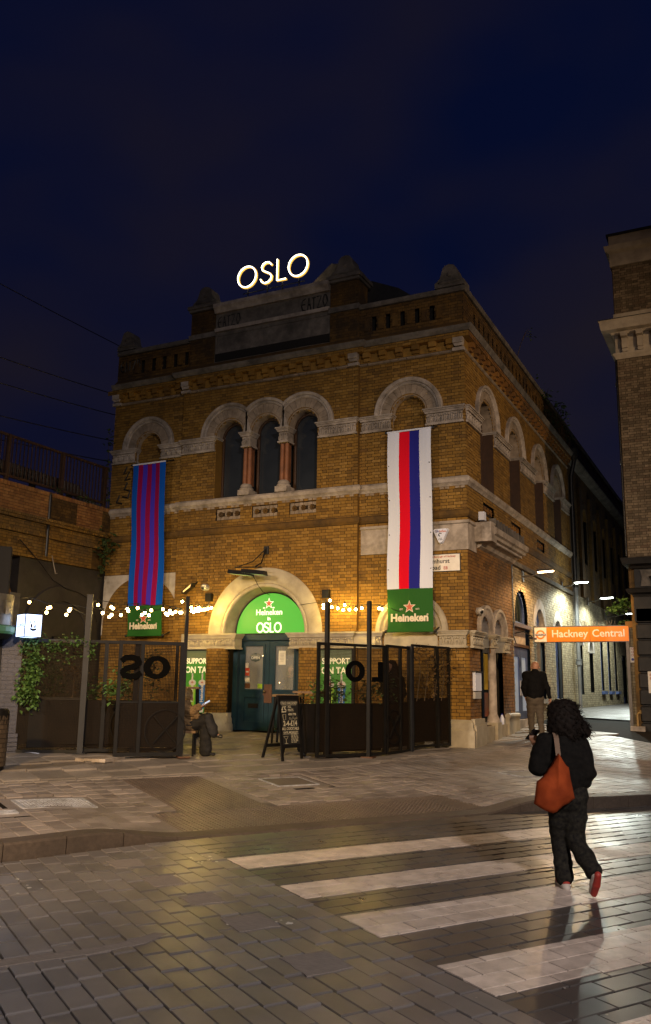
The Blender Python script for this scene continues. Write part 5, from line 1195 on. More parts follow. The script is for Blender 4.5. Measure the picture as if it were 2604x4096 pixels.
# ================================================================== lamps above the door and floodlights
tl = thing('double_floodlight', 'pair of long black sign lamps on a bracket above the door arch', 'lamp', (-5.15, -.1, 5.1))
g = MB(front); g.box(-5.24, -5.10, CB, CB + .04, 5.0, 5.2); g.build('wall_plate', m_iron, tl)
g = MB(front); g.tube([(-5.17, CB + .02, 5.18), (-5.17, CB + .25, 4.75), (-5.2, CB + .5, 4.62)], .018, 6); g.tube([(-5.17, CB + .02, 5.15), (-5.4, CB + .3, 4.78), (-5.65, CB + .55, 4.64)], .014, 6); g.tube([(-5.75, CB + .55, 4.63), (-5.0, CB + .5, 4.60)], .016, 6); g.build('bracket', m_iron, tl, kind='stuff')
for a, b, zz in ((-5.90, -5.28, 4.50), (-5.52, -4.90, 4.50)):
    g = MB(front); g.hexa([(a, CB + .42, zz - .02), (b, CB + .38, zz - .1), (b, CB + .62, zz - .1), (a, CB + .66, zz - .02)], [(a, CB + .46, zz + .08), (b, CB + .42, zz + .0), (b, CB + .58, zz + .0), (a, CB + .62, zz + .08)]); h_ = g.build('lamp_head', m_iron, tl)
    g = MB(front); g.poly([(a + .02, CB + .44, zz - .027), (b - .02, CB + .40, zz - .103), (b - .02, CB + .60, zz - .103), (a + .02, CB + .64, zz - .027)]); g.build('lens', emis('sign_lamp_lens', (.42, .62, .32), .22), h_)
g = MB(front); g.tube([(-5.3, CB + .42, 4.42), (-5.28, CB + .2, 4.2), (-5.22, CB + .05, 4.05), (-5.1, CB - .1, 3.98)], .008, 5); g.build('flex', m_iron, tl)
fl = thing('floodlight', 'small square black floodlight on the brick wall left of the door', 'lamp', (-7.65, -.1, 4.2))
p = at_y(756, 2350, -.35)
g = MB(); g.hexa([(p.x - .17, -.42, p.z - .16), (p.x + .10, -.40, p.z + .02), (p.x + .10, -.22, p.z + .02), (p.x - .17, -.24, p.z - .16)], [(p.x - .19, -.40, p.z - .08), (p.x + .12, -.38, p.z + .12), (p.x + .12, -.24, p.z + .12), (p.x - .19, -.26, p.z - .08)]); g.build('housing', m_iron, fl)
g = MB(); g.poly([(p.x - .13, -.424, p.z - .135), (p.x + .07, -.406, p.z + .005), (p.x + .08, -.39, p.z + .08), (p.x - .14, -.405, p.z - .085)]); g.build('lens', emis('flood_lens', (1, .7, .25), .8), fl)
g = MB(); g.bar((p.x + .05, -.3, p.z + .05), (p.x + .08, -.1, p.z + .16), .03, .03); g.build('bracket', m_iron, fl)
m_cctv = mat('white_plastic', (.50, .49, .46), (.42, .41, .39), 6, .4)
def cctv(loc, nrm, label):
    o = thing('cctv_camera', label, 'camera', loc, 0, 'dome cameras on the pub'); l_ = Vector(loc); n_ = Vector(nrm)
    g = MB(); g.tube([tuple(l_), tuple(l_ + n_ * .10)], .085, 14); g.build('mount', m_cctv, o, smooth=40); q = l_ + n_ * .13
    g = MB(); g.ball(tuple(q), .085, 12, 8); g.build('dome', m_cctv, o, smooth=180); g = MB(); g.ball(tuple(q + n_ * .045 + Vector((.0, 0, -.02))), .05, 10, 6); g.build('lens', m_black, o, smooth=180)
cctv(tuple(at_y(828, 2351, -.1)), (0, -1, 0), 'white dome camera on the wall left of the door arch'); cctv((.0, .62, 3.50), (.8, -.6, 0), 'white dome camera beside the twin arches on the side wall')
# ================================================================== banners
m_bblue = mat('banner_blue', (.006, .085, .46), None, rough=.8, spec=.06); m_bpur = mat('banner_purple', (.055, .030, .45), None, rough=.8, spec=.06); m_bcrim = mat('banner_crimson', (.24, .006, .065), None, rough=.8, spec=.06); m_bgreen = mat('banner_green', (.020, .105, .016), None, rough=.7, spec=.15); m_bwhite = mat('banner_white', (.66, .71, .84), None, rough=.8, spec=.1); m_bred = mat('banner_red', (.66, .006, .022), None, rough=.8, spec=.06); m_bnavy = mat('banner_navy', (.020, .022, .24), None, rough=.8, spec=.06); m_bcream = mat('banner_cream', (.72, .66, .48), None, rough=.55); m_bstar = mat('banner_star', (.55, .10, .03), None, rough=.5)
def banner(label, u0, u1, z0, z1, zg, w, stripes, lean, sag, tsz, seed):
    o = thing('banner', label, 'banner', ((u0 + u1) / 2, -w, z0), 0, 'vertical beer banners on the pub'); W_ = u1 - u0; rr = random.Random(seed)
    def bw(f, z): return w + .035 * math.sin((z - z0) * 1.3 + f * 2) * (1 - (z - z0) / (z1 - z0)) + sag * math.sin(math.pi * (z - z0) / (z1 - z0)) + .018 * math.sin(f * 8 + z * .9) + .01 * math.sin(z * 3.1 + f * 3)
    def P(f, z): return (u0 + W_ * f + lean * (1 - (z - z0) / (z1 - z0)) + (.010 * math.sin(z * 2.3 + seed) if z1 - .1 > z > z0 + .1 else 0), bw(f, z), z)
    def strip(f0, f1, za, zb, m_, nm):
        g = MB(front); n = 24; k_ = max(1, int((f1 - f0) * 12)); idx = [[g.V(*P(f0 + (f1 - f0) * i / k_, za + (zb - za) * j / n)) for i in range(k_ + 1)] for j in range(n + 1)]
        for j in range(n):
            for i in range(k_): g.F(idx[j][i], idx[j][i + 1], idx[j + 1][i + 1], idx[j + 1][i])
        ob = g.build(nm, m_, o); md = ob.modifiers.new('thickness', 'SOLIDIFY'); md.thickness = .004; return ob
    for f0, f1, m_ in stripes: strip(f0, f1, zg, z1, m_, 'stripe')
    strip(0, 1, z0, zg, m_bgreen, 'green_field')
    for zz, nm in ((z1 + .01, 'top_pole'), (z0 - .01, 'bottom_pole')):
        a, b = P(-.04, zz), P(1.04, zz); g = MB(front); g.tube([a, b], .022, 8); g.build(nm, m_bgreen if nm[0] == 'b' else m_bwhite, o, smooth=60)
        for q, un in ((a, -.0), (b, .0)): g = MB(front); g.tube([q, (q[0], .03, q[2] + .1)], .02, 6); g.ball((q[0], q[1], q[2]), .04, 8, 6); g.build('bracket', m_iron, o, kind='stuff')
    cu, cz = P(.5, z0 + (zg - z0) * .56)[0], z0 + (zg - z0) * .56
    ww = max(bw(f, cz) for f in (0.1, .3, .5, .7, .9)) + .012
    star(o, front, cu, cz, .155, ww, m_bcream, m_bstar)
    ltext(o, 'Heineken', tsz, m_bcream, cu, z0 + (zg - z0) * .30, ww, bold=.010); ltext(o, 'EST.', .05, m_bcream, cu - .19, cz - .05, ww, bold=.001); ltext(o, '1873', .05, m_bcream, cu + .19, cz - .05, ww, bold=.001)
    ltext(o, '\u00ae', .06, m_bcream, cu + .43, z0 + (zg - z0) * .37, ww, bold=.001)
    if seed == 1:
        for f in (.03, .96):
            for q in range(4): zz = zg + (z1 - zg) * (.12 + .22 * q); a = P(f, zz); g = MB(front); g.ball((a[0], a[1] + .004, a[2]), .014, 6, 4); g.build('eyelet', m_iron, o)
BW_ = .30
pl_, pr_ = at_y(534, 1866, -BW_), at_y(665, 1850, -BW_); pb = at_y(510, 2546, -BW_)
bl, br = at_y(1551, 1738, -BW_), at_y(1725, 1721, -BW_); bbm = at_y(1556, 2521, -BW_)
banner('blue purple and crimson striped beer banner hanging at the left', pl_.x, pr_.x, 3.02, 7.68, 3.80, BW_, [(0, .17, m_bblue), (.17, .30, m_bcrim), (.30, .43, m_bpur), (.43, .56, m_bcrim), (.56, .69, m_bpur), (.69, .82, m_bcrim), (.82, 1, m_bblue)], pb.x - pl_.x, .02, .235, 2)
banner('white red and navy striped beer banner hanging at the right', bl.x, br.x, 3.02, 7.70, 3.97, BW_, [(0, .27, m_bwhite), (.27, .5, m_bred), (.5, .73, m_bnavy), (.73, 1, m_bwhite)], .0, .01, .235, 1)
# ================================================================== street name plate and alarm box
sp_ = thing('street_sign', 'white street name plate with black letters half hidden by the right banner', 'sign', (-.5, -.03, 4.36))
g = MB(front); g.box(-1.35, -.16, .012, .03, 4.36, 4.77); g.build('plate_edge', m_black, sp_); g = MB(front); g.box(-1.335, -.175, .03, .034, 4.375, 4.755); g.build('plate', m_signw, sp_)
text_on('lettering', 'Amhurst', .145, m_graf, sp_, (-.93, -.037, 4.60), (1, 0, 0), (0, 0, 1), extrude=.001, align='LEFT', bold=.002); text_on('lettering', 'Road', .145, m_graf, sp_, (-.93, -.037, 4.455), (1, 0, 0), (0, 0, 1), extrude=.001, align='LEFT', bold=.002)
text_on('lettering', 'E8', .10, m_sred, sp_, (-.56, -.037, 4.44), (1, 0, 0), (0, 0, 1), extrude=.001, align='LEFT', bold=.002); text_on('lettering', 'London Borough of Hackney', .062, m_sred, sp_, (-.27, -.037, 4.705), (1, 0, 0), (0, 0, 1), extrude=.001, align='RIGHT', bold=.001)
al = thing('alarm_box', 'white rounded triangular alarm box on the rendered band', 'alarm box', (-.62, -.1, 5.2)); c_, z_ = -.60, 5.18
g = MB(front); tri = [(-.19, .14), (-.15, .175), (.15, .175), (.19, .14), (.045, -.17), (.0, -.19), (-.045, -.17)]
g.hexa([(c_ + a, .028, z_ + b) for a, b in tri], [(c_ + a * .9, .12, z_ + b * .9) for a, b in tri]); g.build('cover', m_bwhite, al)
ltext(al, 'Glo', .075, m_bnavy, c_ - .07, z_ + .10, .124, bold=.001); ltext(al, 'beSec', .075, m_bstar, c_ + .06, z_ + .10, .124, bold=.001); g = MB(front); g.arc([(.025, .121), (.025, .124), (.045, .124), (.045, .121)], c_, z_ + .02, .5, 4.6, 14); g.build('emblem', m_graf, al); ltext(al, '01159\n73 58 58', .03, m_graf, c_, z_ - .08, .124, bold=.0)
ab = thing('junction_box', 'small white box on the side wall just round the corner', 'box', (.1, .75, 5.7)); g = MB(side); g.box(.62, .80, .09, .22, 5.62, 5.82); g.build('casing', m_bwhite, ab)
mb_ = thing('meter_box', 'grey metal noticeboard panel on the corner pier of the side wall', 'panel', (.03, .4, 1.9)); g = MB(side); g.box(.16, .62, .015, .08, 1.72, 2.12); g.build('upper_panel', m_bwhite, mb_); g = MB(side); g.box(.16, .62, .015, .07, 1.55, 1.70); g.build('lower_panel', m_cctv, mb_); g = MB(side); g.box(.14, .64, .01, .10, 2.12, 2.15); g.build('lid', m_iron, mb_)
hl = thing('door_lamp', 'thin black gooseneck lamp over the side door', 'lamp', (0, 4.6, 3.2)); g = MB(side); g.tube([(4.3, -.1, 3.22), (4.4, .15, 3.28), (4.7, .3, 3.16)], .015, 6); g.build('arm', m_iron, hl); g = MB(side); g.box(4.55, 5.0, .24, .36, 3.09, 3.14); g.build('head', m_iron, hl)
wc = thing('wall_cable', 'black cable running down the joint of red and yellow brick', 'cable', (.02, 3.85, 1)); g = MB(side); g.tube([(3.84, .03, 5.0), (3.83, .035, 4.0), (3.86, .035, 3.4), (3.84, .03, 3.1), (4.05, .03, 2.95)], .016, 5); g.build('flex', m_iron, wc)
# ================================================================== lit posters
m_pg = mat('poster_green', (.05, .16, .03), None, rough=.35, emit=(.035, .15, .012), estr=.75); m_pgt = mat('poster_grey_top', (.10, .12, .06), None, rough=.35, emit=(.07, .085, .04), estr=.5); m_pt = mat('poster_lettering', (.5, .45, .3), None, emit=(.80, .66, .36), estr=.95); m_tapg = mat('tap_lime', (.16, .26, .02), None, emit=(.16, .27, .02), estr=.55); m_tapb = mat('tap_blue', (.02, .08, .18), None, emit=(.015, .08, .18), estr=.55); m_tapw = mat('tap_pale', (.4, .36, .28), None, emit=(.36, .30, .22), estr=.5)
def poster(u, label):
    W_, z0, z1, w = .86, 1.08, 2.62, CB; o = thing('poster_case', label, 'poster', (u + W_ / 2, -w, z0), 0, 'lit beer posters beside the door')
    g = MB(front)
    for a, b, c, d in ((u - .07, u, z0 - .07, z1 + .07), (u + W_, u + W_ + .07, z0 - .07, z1 + .07), (u, u + W_, z0 - .07, z0), (u, u + W_, z1, z1 + .07)): g.box(a, b, w + .012, w + .10, c, d)
    g.build('frame', m_black, o); g = MB(front); g.box(u, u + W_, w + .012, w + .05, z0, z1 - .28); g.build('poster_field', m_pg, o); g = MB(front); g.box(u, u + W_, w + .012, w + .05, z1 - .279, z1); g.build('poster_header', m_pgt, o)
    c = u + W_ / 2; ltext(o, 'SUPPORT', .185, m_pt, c, z1 - .27, w + .056, bold=.006, sx=.92); ltext(o, 'ON TAP', .215, m_pt, c, z1 - .49, w + .056, bold=.007, sx=.96)
    for k, (m_, dx) in enumerate(((m_tapg, -.14), (m_tapb, .16))):
        x = c + dx; g = MB(front); g.prism([(x - .06, z0 + .10), (x + .06, z0 + .10), (x + .11, z1 - .84), (x - .11, z1 - .84)], w + .051, w + .058); t_ = g.build('tap_handle', m_, o)
        g = MB(front); g.prism([(x - .05, z0 + .01), (x + .05, z0 + .01), (x + .06, z0 + .10), (x - .06, z0 + .10)], w + .051, w + .057); g.build('tap_foot', m_tapw, t_)
        g = MB(front); g.prism([(x + .11 * math.cos(a), z1 - .80 + .075 * math.sin(a)) for a in [6.283 * q / 16 for q in range(16)]], w + .0585, w + .061); g.build('tap_cap', m_tapw, t_)
        g = MB(front); P = star_pts(x, z1 - .80, .05)
        for q in range(10): a, b = P[q], P[(q + 1) % 10]; g.poly([(x, w + .063, z1 - .80), (a[0], w + .063, a[1]), (b[0], w + .063, b[1])])
        g.build('tap_star', m_sred, t_); g = MB(front); g.box(x - .022, x + .022, w + .0645, w + .067, z1 - .77, z1 - .57); g.build('tap_lever', m_tapw, t_)
        text_on('tap_lettering', 'Heineken', .125, m_tapw, t_, (x, -w - .0625, z0 + .50), (0, 0, 1), (-1, 0, 0), extrude=.001, bold=.003)
poster(-7.50, 'lit green support on tap poster left of the door'); poster(-3.62, 'lit green support on tap poster right of the door, seen through the mesh fence')
# ================================================================== mesh fences
m_wire = mat('black_wire', (.022, .014, .008), None, rough=.7, spec=.1); m_kick = mat('black_kick_panel', (.006, .0058, .0058), (.010, .009, .008), 4, .6, bump=.05, dirt=(.022, .015, .010), dscale=2.5, damt=.4, spec=.12); m_fpost = mat('blue_black_post', (.022, .026, .034), (.016, .018, .024), 5, .5, spec=.25)
class Fence:
    """panel between two ground points, local u along it; z absolute"""
    def __init__(s, name, label, a, b, group):
        s.a = Vector((a[0], a[1], 0)); s.b = Vector((b[0], b[1], 0)); s.L = (s.b - s.a).length; s.d = (s.b - s.a) / s.L; s.n = Vector((s.d.y, -s.d.x, 0))
        s.o = thing(name, label, 'fence', (a[0], a[1], GZ(*a)), 0, group)
        s.m = lambda u, w, z: tuple(s.a + s.d * u + s.n * w + Vector((0, 0, z)))
    def box(s, nm, u0, u1, w0, w1, z0, z1, m_, parent=None, **k): g = MB(s.m); g.box(u0, u1, w0, w1, z0, z1); return g.build(nm, m_, parent or s.o, **k)
    def mesh(s, u0, u1, z0, z1, pitch=.027, w=.0, r=.0046):
        g = MB(s.m); n = int((u1 - u0) / pitch); k = int((z1 - z0) / pitch)
        for i in range(n + 1): u = u0 + (u1 - u0) * i / n; g.box(u - r / 2, u + r / 2, w - r / 2, w + r / 2, z0, z1)
        for j in range(k + 1): z = z0 + (z1 - z0) * j / k; g.box(u0, u1, w - r / 2 + r, w + r / 2 + r, z - r / 2, z + r / 2)
        g.build('wire_mesh', m_wire, s.o, kind='stuff')
    def frame(s, u0, u1, z0, z1, t=.055, m_=None):
        m_ = m_ or m_black
        s.box('frame_rail', u0, u1, -.025, .025, z0, z0 + t, m_); s.box('frame_rail', u0, u1, -.025, .025, z1 - t, z1, m_); s.box('frame_stile', u0, u0 + t, -.027, .027, z0 + t, z1 - t, m_); s.box('frame_stile', u1 - t, u1, -.027, .027, z0 + t, z1 - t, m_)
def disc_relief(f, u, z, r):
    g = MB(f.m); g.arc([(r - .02, .012), (r - .02, .03), (r, .03), (r, .012)], u, z, 0, 6.283, 28); d_ = g.build('emblem_ring', m_kick, f.o)
    for sg in (-1, 1): g = MB(f.m); g.bar((u - sg * r * .55, .02, z - r * .6), (u + sg * r * .5, .02, z + r * .6), .03, .02); g.bar((u + sg * r * .25, .02, z + r * .3), (u + sg * r * .55, .02, z + r * .66), .07, .02); g.build('emblem_tool', m_kick, d_, kind='stuff')
GRP = 'mesh fence panels around the pub terrace'
PA = at_g(318, 3014)                          # foot of the tall left post
L0, L1 = (-6.04, -7.10), (PA.x, PA.y)
f = Fence('mesh_fence', 'vine covered mesh fence panel between the blue brick pier and the tall post', L0, L1, GRP); zb = GZ(*L1)
f.box('top_rail', 0, f.L, -.03, .03, 2.47, 2.53, m_fpost); f.mesh(0, f.L, zb + .05, 2.47); f.box('kick_panel', 0, f.L, -.03, -.012, zb + .16, 1.47, m_kick); f.box('bottom_rail', 0, f.L, -.03, .03, zb + .01, zb + .06, m_black); f.box('mid_rail', 0, f.L, -.03, .0, 1.47, 1.51, m_black)
tp = thing('fence_post', 'tall square blue black post standing in the left fence', 'post', (PA.x, PA.y, zb), 0, 'tall posts of the terrace'); ang = math.atan2(f.d.y, f.d.x)
g = MB(f.m); g.box(f.L - .04, f.L + .06, .0, .10, zb, 3.32); g.build('shaft', m_fpost, tp); g = MB(f.m); g.box(f.L - .045, f.L + .065, -.005, .105, 3.32, 3.34); g.build('cap', m_fpost, tp); g = MB(f.m); g.box(f.L - .1, f.L + .12, -.05, .16, zb, zb + .012); g.build('foot_plate', m_fpost, tp)
F2b = (L1[0] + .80 * 1.5, L1[1] + .76 * 1.5)
f2 = Fence('mesh_fence', 'long mesh fence panel with round emblem behind the open left gate', L1, F2b, GRP)
f2.frame(.0, f2.L, zb + .03, 2.53); f2.box('stile', .32, .39, -.03, .03, zb + .03, 2.5, m_black); f2.mesh(0, f2.L, zb + .05, 2.5); f2.box('kick_panel', 0, f2.L, -.03, -.012, zb + .16, 1.47, m_kick); disc_relief(f2, .86, 1.05, .38)
GA, GB = at_g(450, 3036), at_g(716, 3036)
g1 = Fence('mesh_gate', 'open left mesh gate with big dark letters s and o', (GA.x, GA.y), (GB.x, GB.y), GRP); zg_ = GZ(GA.x, GA.y) + .04
g1.frame(0, g1.L, zg_, 2.50, .06); um = g1.L * .36; g1.box('mid_stile', um - .03, um + .03, -.027, .027, zg_ + .06, 2.44, m_black); g1.box('post_behind', um - .12, um - .03, -.12, -.04, zg_, 2.44, m_black); g1.mesh(.06, g1.L - .06, zg_ + .06, 2.44); g1.box('kick_panel', .06, g1.L - .06, -.03, -.012, zg_ + .14, 1.44, m_kick); g1.box('kick_trim', .06, g1.L - .06, -.032, .01, 1.44, 1.47, m_black)
disc_relief(g1, um + .45, .98, .36)
m_let = mat('dark_letter_plate', (.003, .003, .003), None, rough=.8, spec=.03)
def big_letter(f, shape, u, z, w=.03):
    if shape in 'o':
        g = MB(f.m); n = 32; P = []
        for k in range(n):
            a = 6.2832 * k / n; P.append(((u + .235 * math.cos(a), z + .20 * math.sin(a)), (u + .105 * math.cos(a), z + .115 * math.sin(a))))
        for k in range(n):
            (o0, i0), (o1, i1) = P[k], P[(k + 1) % n]; g.hexa([(o0[0], w, o0[1]), (o1[0], w, o1[1]), (i1[0], w, i1[1]), (i0[0], w, i0[1])], [(o0[0], w + .006, o0[1]), (o1[0], w + .006, o1[1]), (i1[0], w + .006, i1[1]), (i0[0], w + .006, i0[1])])
        g.build('letter_plate', m_let, f.o)
    elif shape == 's':       # seen from behind, so mirrored
        P = [(-.16, .10), (-.10, .145), (0, .155), (.11, .13), (.145, .07), (.09, .02), (.0, -.005), (-.09, -.03), (-.145, -.08), (-.11, -.135), (0, -.155), (.10, -.145), (.17, -.10)]
        P = [(a * .95, b * 1.06) for a, b in P]; g = MB(f.m)
        for k in range(len(P) - 1):
            (a, b), (c, d) = P[k], P[k + 1]; L_ = math.hypot(c - a, d - b); nx, nz = -(d - b) / L_ * .05, (c - a) / L_ * .05; ex, ez = (c - a) / L_ * .02, (d - b) / L_ * .02
            q = [(u + a - nx - ex, z + b - nz - ez), (u + c - nx + ex, z + d - nz + ez), (u + c + nx + ex, z + d + nz + ez), (u + a + nx - ex, z + b + nz - ez)]; g.prism(q, w, w + .006 + .0002 * k)
        g.build('letter_plate', m_let, f.o)
    else:                    # mirrored l
        g = MB(f.m); g.prism([(u + .02, z + .19), (u + .14, z + .19), (u + .14, z - .19), (u - .13, z - .19), (u - .13, z - .105), (u + .02, z - .105)], w, w + .006); g.build('letter_plate', m_let, f.o)
big_letter(g1, 's', g1.L * .19, 2.05); big_letter(g1, 'o', g1.L * .585, 2.05)
tp = thing('fence_post', 'tall dark post at the free end of the left gate', 'post', (GB.x, GB.y, zg_), 0, 'tall posts of the terrace')
g = MB(g1.m); g.box(g1.L + .0, g1.L + .055, -.05, .03, zg_ - .03, 3.32); g.build('shaft', m_black, tp); g = MB(g1.m); g.box(g1.L - .03, g1.L + .18, -.12, .10, zg_ - .04, zg_ - .01); g.build('foot_plate', m_wood, tp)
pb_ = thing('planter_box', 'dark wooden planter end behind the left gate post', 'planter', (GB.x + .2, GB.y + .35, zg_)); g = MB(g1.m); g.box(g1.L - .12, g1.L + .05, -.9, -.2, zg_ + .1, 1.42); g.build('box', m_kick, pb_); 
for a in (-.85, -.3): g = MB(g1.m); g.ball((g1.L - .02, a, zg_ + .06), .05, 8, 6); g.build('castor', m_black, pb_)
# right side
RA, RB = at_g(1263, 3038), at_g(1541, 3024)
g2 = Fence('mesh_gate', 'open right mesh gate with big dark letters o and l', (RA.x, RA.y), (RB.x, RB.y), GRP); zr = GZ(RA.x, RA.y) + .03
g2.frame(0, g2.L, zr, 2.58, .05); g2.mesh(.05, g2.L - .05, zr + .05, 2.53); g2.box('kick_panel', .05, g2.L - .05, -.03, -.012, zr + .12, 1.46, m_kick)
for fr in (.13,): g2.box('stile', g2.L * fr - .02, g2.L * fr + .04, -.027, .05, zr, 2.58, m_black)
uo = g2.L * .53; big_letter(g2, 'o', uo, 2.06); big_letter(g2, 'l', g2.L * .86, 2.06)
for px, lab, top in ((1304, 'tall dark post at the left of the right gate', 3.36), (1477, 'second tall dark post of the right gate', 3.42)):
    q = at_g(px - 3, 3030); tp = thing('fence_post', lab, 'post', (q.x, q.y, zr), 0, 'tall posts of the terrace'); g = MB(); g.box(q.x - .035, q.x + .035, q.y - .03, q.y + .05, zr - .03, top); g.build('shaft', m_black, tp); g = MB(); g.box(q.x - .12, q.x + .12, q.y - .1, q.y + .1, zr - .04, zr - .012); g.build('foot_plate', m_wood, tp)
RC, RD, RE = at_g(1640, 3004), at_g(1722, 2998), (-.42, -.16)
f3 = Fence('mesh_fence', 'mesh fence panel between the right gate and the corner post', (RB.x + .0, RB.y + .05), (RC.x, RC.y), GRP)
f3.frame(0, f3.L, zr, 2.60, .05); f3.mesh(.05, f3.L - .05, zr + .05, 2.55); f3.box('kick_panel', .05, f3.L - .05, -.03, -.012, zr + .12, 1.48, m_kick); f3.box('stile', f3.L * .55, f3.L * .55 + .05, -.027, .03, zr, 2.58, m_black); f3.box('corner_post', f3.L - .03, f3.L + .06, -.05, .06, zr - .03, 2.62, m_fpost); disc_relief(f3, f3.L * .28, 1.0, .34)
f4 = Fence('mesh_fence', 'ivy covered end panel of the fence meeting the pub wall', (RC.x + .03, RC.y + .05), RE, GRP); zr2 = GZ(*RE)
f4.frame(0, f4.L, zr2 + .03, 2.66, .05); f4.mesh(.05, f4.L - .05, zr2 + .08, 2.6); f4.box('kick_panel', .03, f4.L - .03, -.03, -.012, zr2 + .14, 1.56, m_kick); f4.box('stile', f4.L * .62, f4.L * .62 + .07, -.04, .05, zr2 + .0, 2.64, m_black)
# ================================================================== kiosk at the left edge
m_bbrick = mat('blue_black_brick', (.030, .034, .060), (.022, .025, .045), 6, .42, bump=.3, bscale=60, island=.15); m_metal_s = mat('brushed_metal_sign', (.20, .19, .16), (.14, .13, .11), 8, .4, metal=.6)
kp = thing('brick_pier', 'dark blue painted brick pier at the left edge under the light box', 'pier', (-6.2, -7.25, .5)); kd = Vector((-.73, -.683, 0)); kn = Vector((kd.y, -kd.x, 0)); K0 = Vector((-6.05, -7.10, 0))
if kn.dot(CAM - K0) < 0: kn = -kn
def kmap(u, w, z): return tuple(K0 + kd * u + kn * w + Vector((0, 0, z)))
zk = GZ(-6.1, -7.15) - .05
brick_wall(kp, kmap, 0, .34, zk + .3, 4.0, [], m_bbrick, mat('dark_joint', (.014, .014, .02), None), .0, (0, .34, zk, 4), 60, seed=81, proud=.008) if False else None
z = zk; row = 0
while z < 2.75:
    l = [(.0, .215), (.226, .34)] if row % 2 else [(.0, .105), (.116, .34)]; w0 = .04 if z < zk + .3 else 0
    for a, b in l: g = MB(kmap); g.box(a - w0, b, -.3, w0 + R_.uniform(-.003, .003), z, z + .066); g.build('brick', m_bbrick, kp)
    z += .075; row += 1
g = MB(kmap); g.box(.005, .34, -.29, -.012, zk, 2.76); g.build('core', m_bbrick, kp)
sh = thing('kiosk_shutter', 'green lit roller shutter front at the far left edge', 'shutter', (-6.4, -7.4, .5))
for k in range(24): g = MB(kmap); g.prism([(.42, .6 + .08 * k), (1.6, .6 + .08 * k), (1.6, .67 + .08 * k), (.42, .67 + .08 * k)], -.12, -.05); g.build('slat', m_metal_s, sh)
g = MB(kmap); g.box(.345, .42, -.2, .03, zk, 2.6); g.build('guide_rail', m_black, sh)
g = MB(kmap); g.box(.34, 3.0, -.6, -.2, .4, 4.2); g.build('kiosk_body', m_void, sh)
dr = thing('drum_sign', 'curved metal fascia sign with raised letters RE at the left edge', 'sign', (-6.1, -7.5, 2.6)); P0 = at_y(-60, 2480, -7.75)
def drm(a, r, z): return (P0.x + r * math.cos(a), P0.y + r * math.sin(a), z)
n = 24; g = MB(); R0 = .45; zc0, zc1 = 2.73, 3.26
ring0 = [g.V(*drm(6.283 * k / n, R0, zc0)) for k in range(n)]; ring1 = [g.V(*drm(6.283 * k / n, R0, zc1)) for k in range(n)]
for k in range(n): g.F(ring0[k], ring0[(k + 1) % n], ring1[(k + 1) % n], ring1[k])
g.F(*ring0[::-1]); g.F(*ring1); g.build('drum', m_metal_s, dr, smooth=40)
g = MB(); g.lathe([(R0 + .03, 2.58), (R0 + .06, 2.62), (R0 + .06, 2.70), (R0 + .02, 2.72)], (P0.x, P0.y, 0), 24); g.build('lip', emis('green_lit_lip', (.02, .09, .03), .5, (.05, .10, .06)), dr)
g = MB(); g.lathe([(R0 - .05, 2.50), (R0 + .02, 2.58)], (P0.x, P0.y, 0), 24); g.build('soffit', m_black, dr)
for t_, px in (('R', 18), ('E', 40)):
    q = at_y(px, 2462, -7.75); vd = (CAM - P0); vd.z = 0; a0 = math.atan2(vd.y, vd.x); off = {'R': .42, 'E': .86}[t_]; a = a0 + off; nn = Vector((math.cos(a), math.sin(a), 0)); tx = Vector((-math.sin(a), math.cos(a), 0))
    text_on('raised_letter', t_, .34, m_metal_s, dr, Vector((P0.x, P0.y, 3.02)) + nn * (R0 + .012), tx, (0, 0, 1), extrude=.012, bold=.006)
cf = thing('coffee_light_box', 'glowing white cube sign with COFFEE lettering and cup drawing', 'sign', (-5.7, -7.4, 2.5)); CP = at_y(100, 2500, -7.55); fa = Vector((-.93, .37, 0)).normalized(); fb_ = Vector((.37, .93, 0)).normalized(); S_ = .30; zc0, zc1 = 2.535, 2.925
m_cbox = emis('cold_white_acrylic', (.50, .65, 1.0), 2.8); q = [CP, CP + fb_ * S_, CP + fb_ * S_ + fa * S_ * 1.2, CP + fa * S_ * 1.2]
g = MB(); g.extz([(v.x, v.y) for v in q], zc0, zc1); g.build('light_cube', m_cbox, cf)
g = MB()
for i in range(4):
    a, b = q[i], q[(i + 1) % 4]
    for zz in (zc0, zc1): g.bar((a.x, a.y, zz), (b.x, b.y, zz), .012, .012)
    g.bar((a.x, a.y, zc0), (a.x, a.y, zc1), .012, .012)
g.build('edge_frame', m_black, cf, kind='stuff')
na = -fb_; text_on('lettering', 'COFFEE', .085, m_graf, cf, CP + fa * (S_ * .58) + na * .004 + Vector((0, 0, 2.73)) * 1 - Vector((0, 0, CP.z)), -fa, (0, 0, 1), extrude=.001, bold=.001)
nb_ = -fa
def cup(u, z): return tuple(Vector((CP.x, CP.y, 0)) + fb_ * u + nb_ * .004 + Vector((0, 0, z)))
g = MB(lambda u, w, z: cup(u * .75, 2.73 + (z - 2.72))); n = 20
for k in range(n):
    a0, a1 = math.pi + math.pi * k / n, math.pi + math.pi * (k + 1) / n; g.poly([(.20, 0, 2.665), (.20 + .085 * math.cos(a0), 0, 2.675 + .05 * math.sin(a0)), (.20 + .085 * math.cos(a1), 0, 2.675 + .05 * math.sin(a1))])
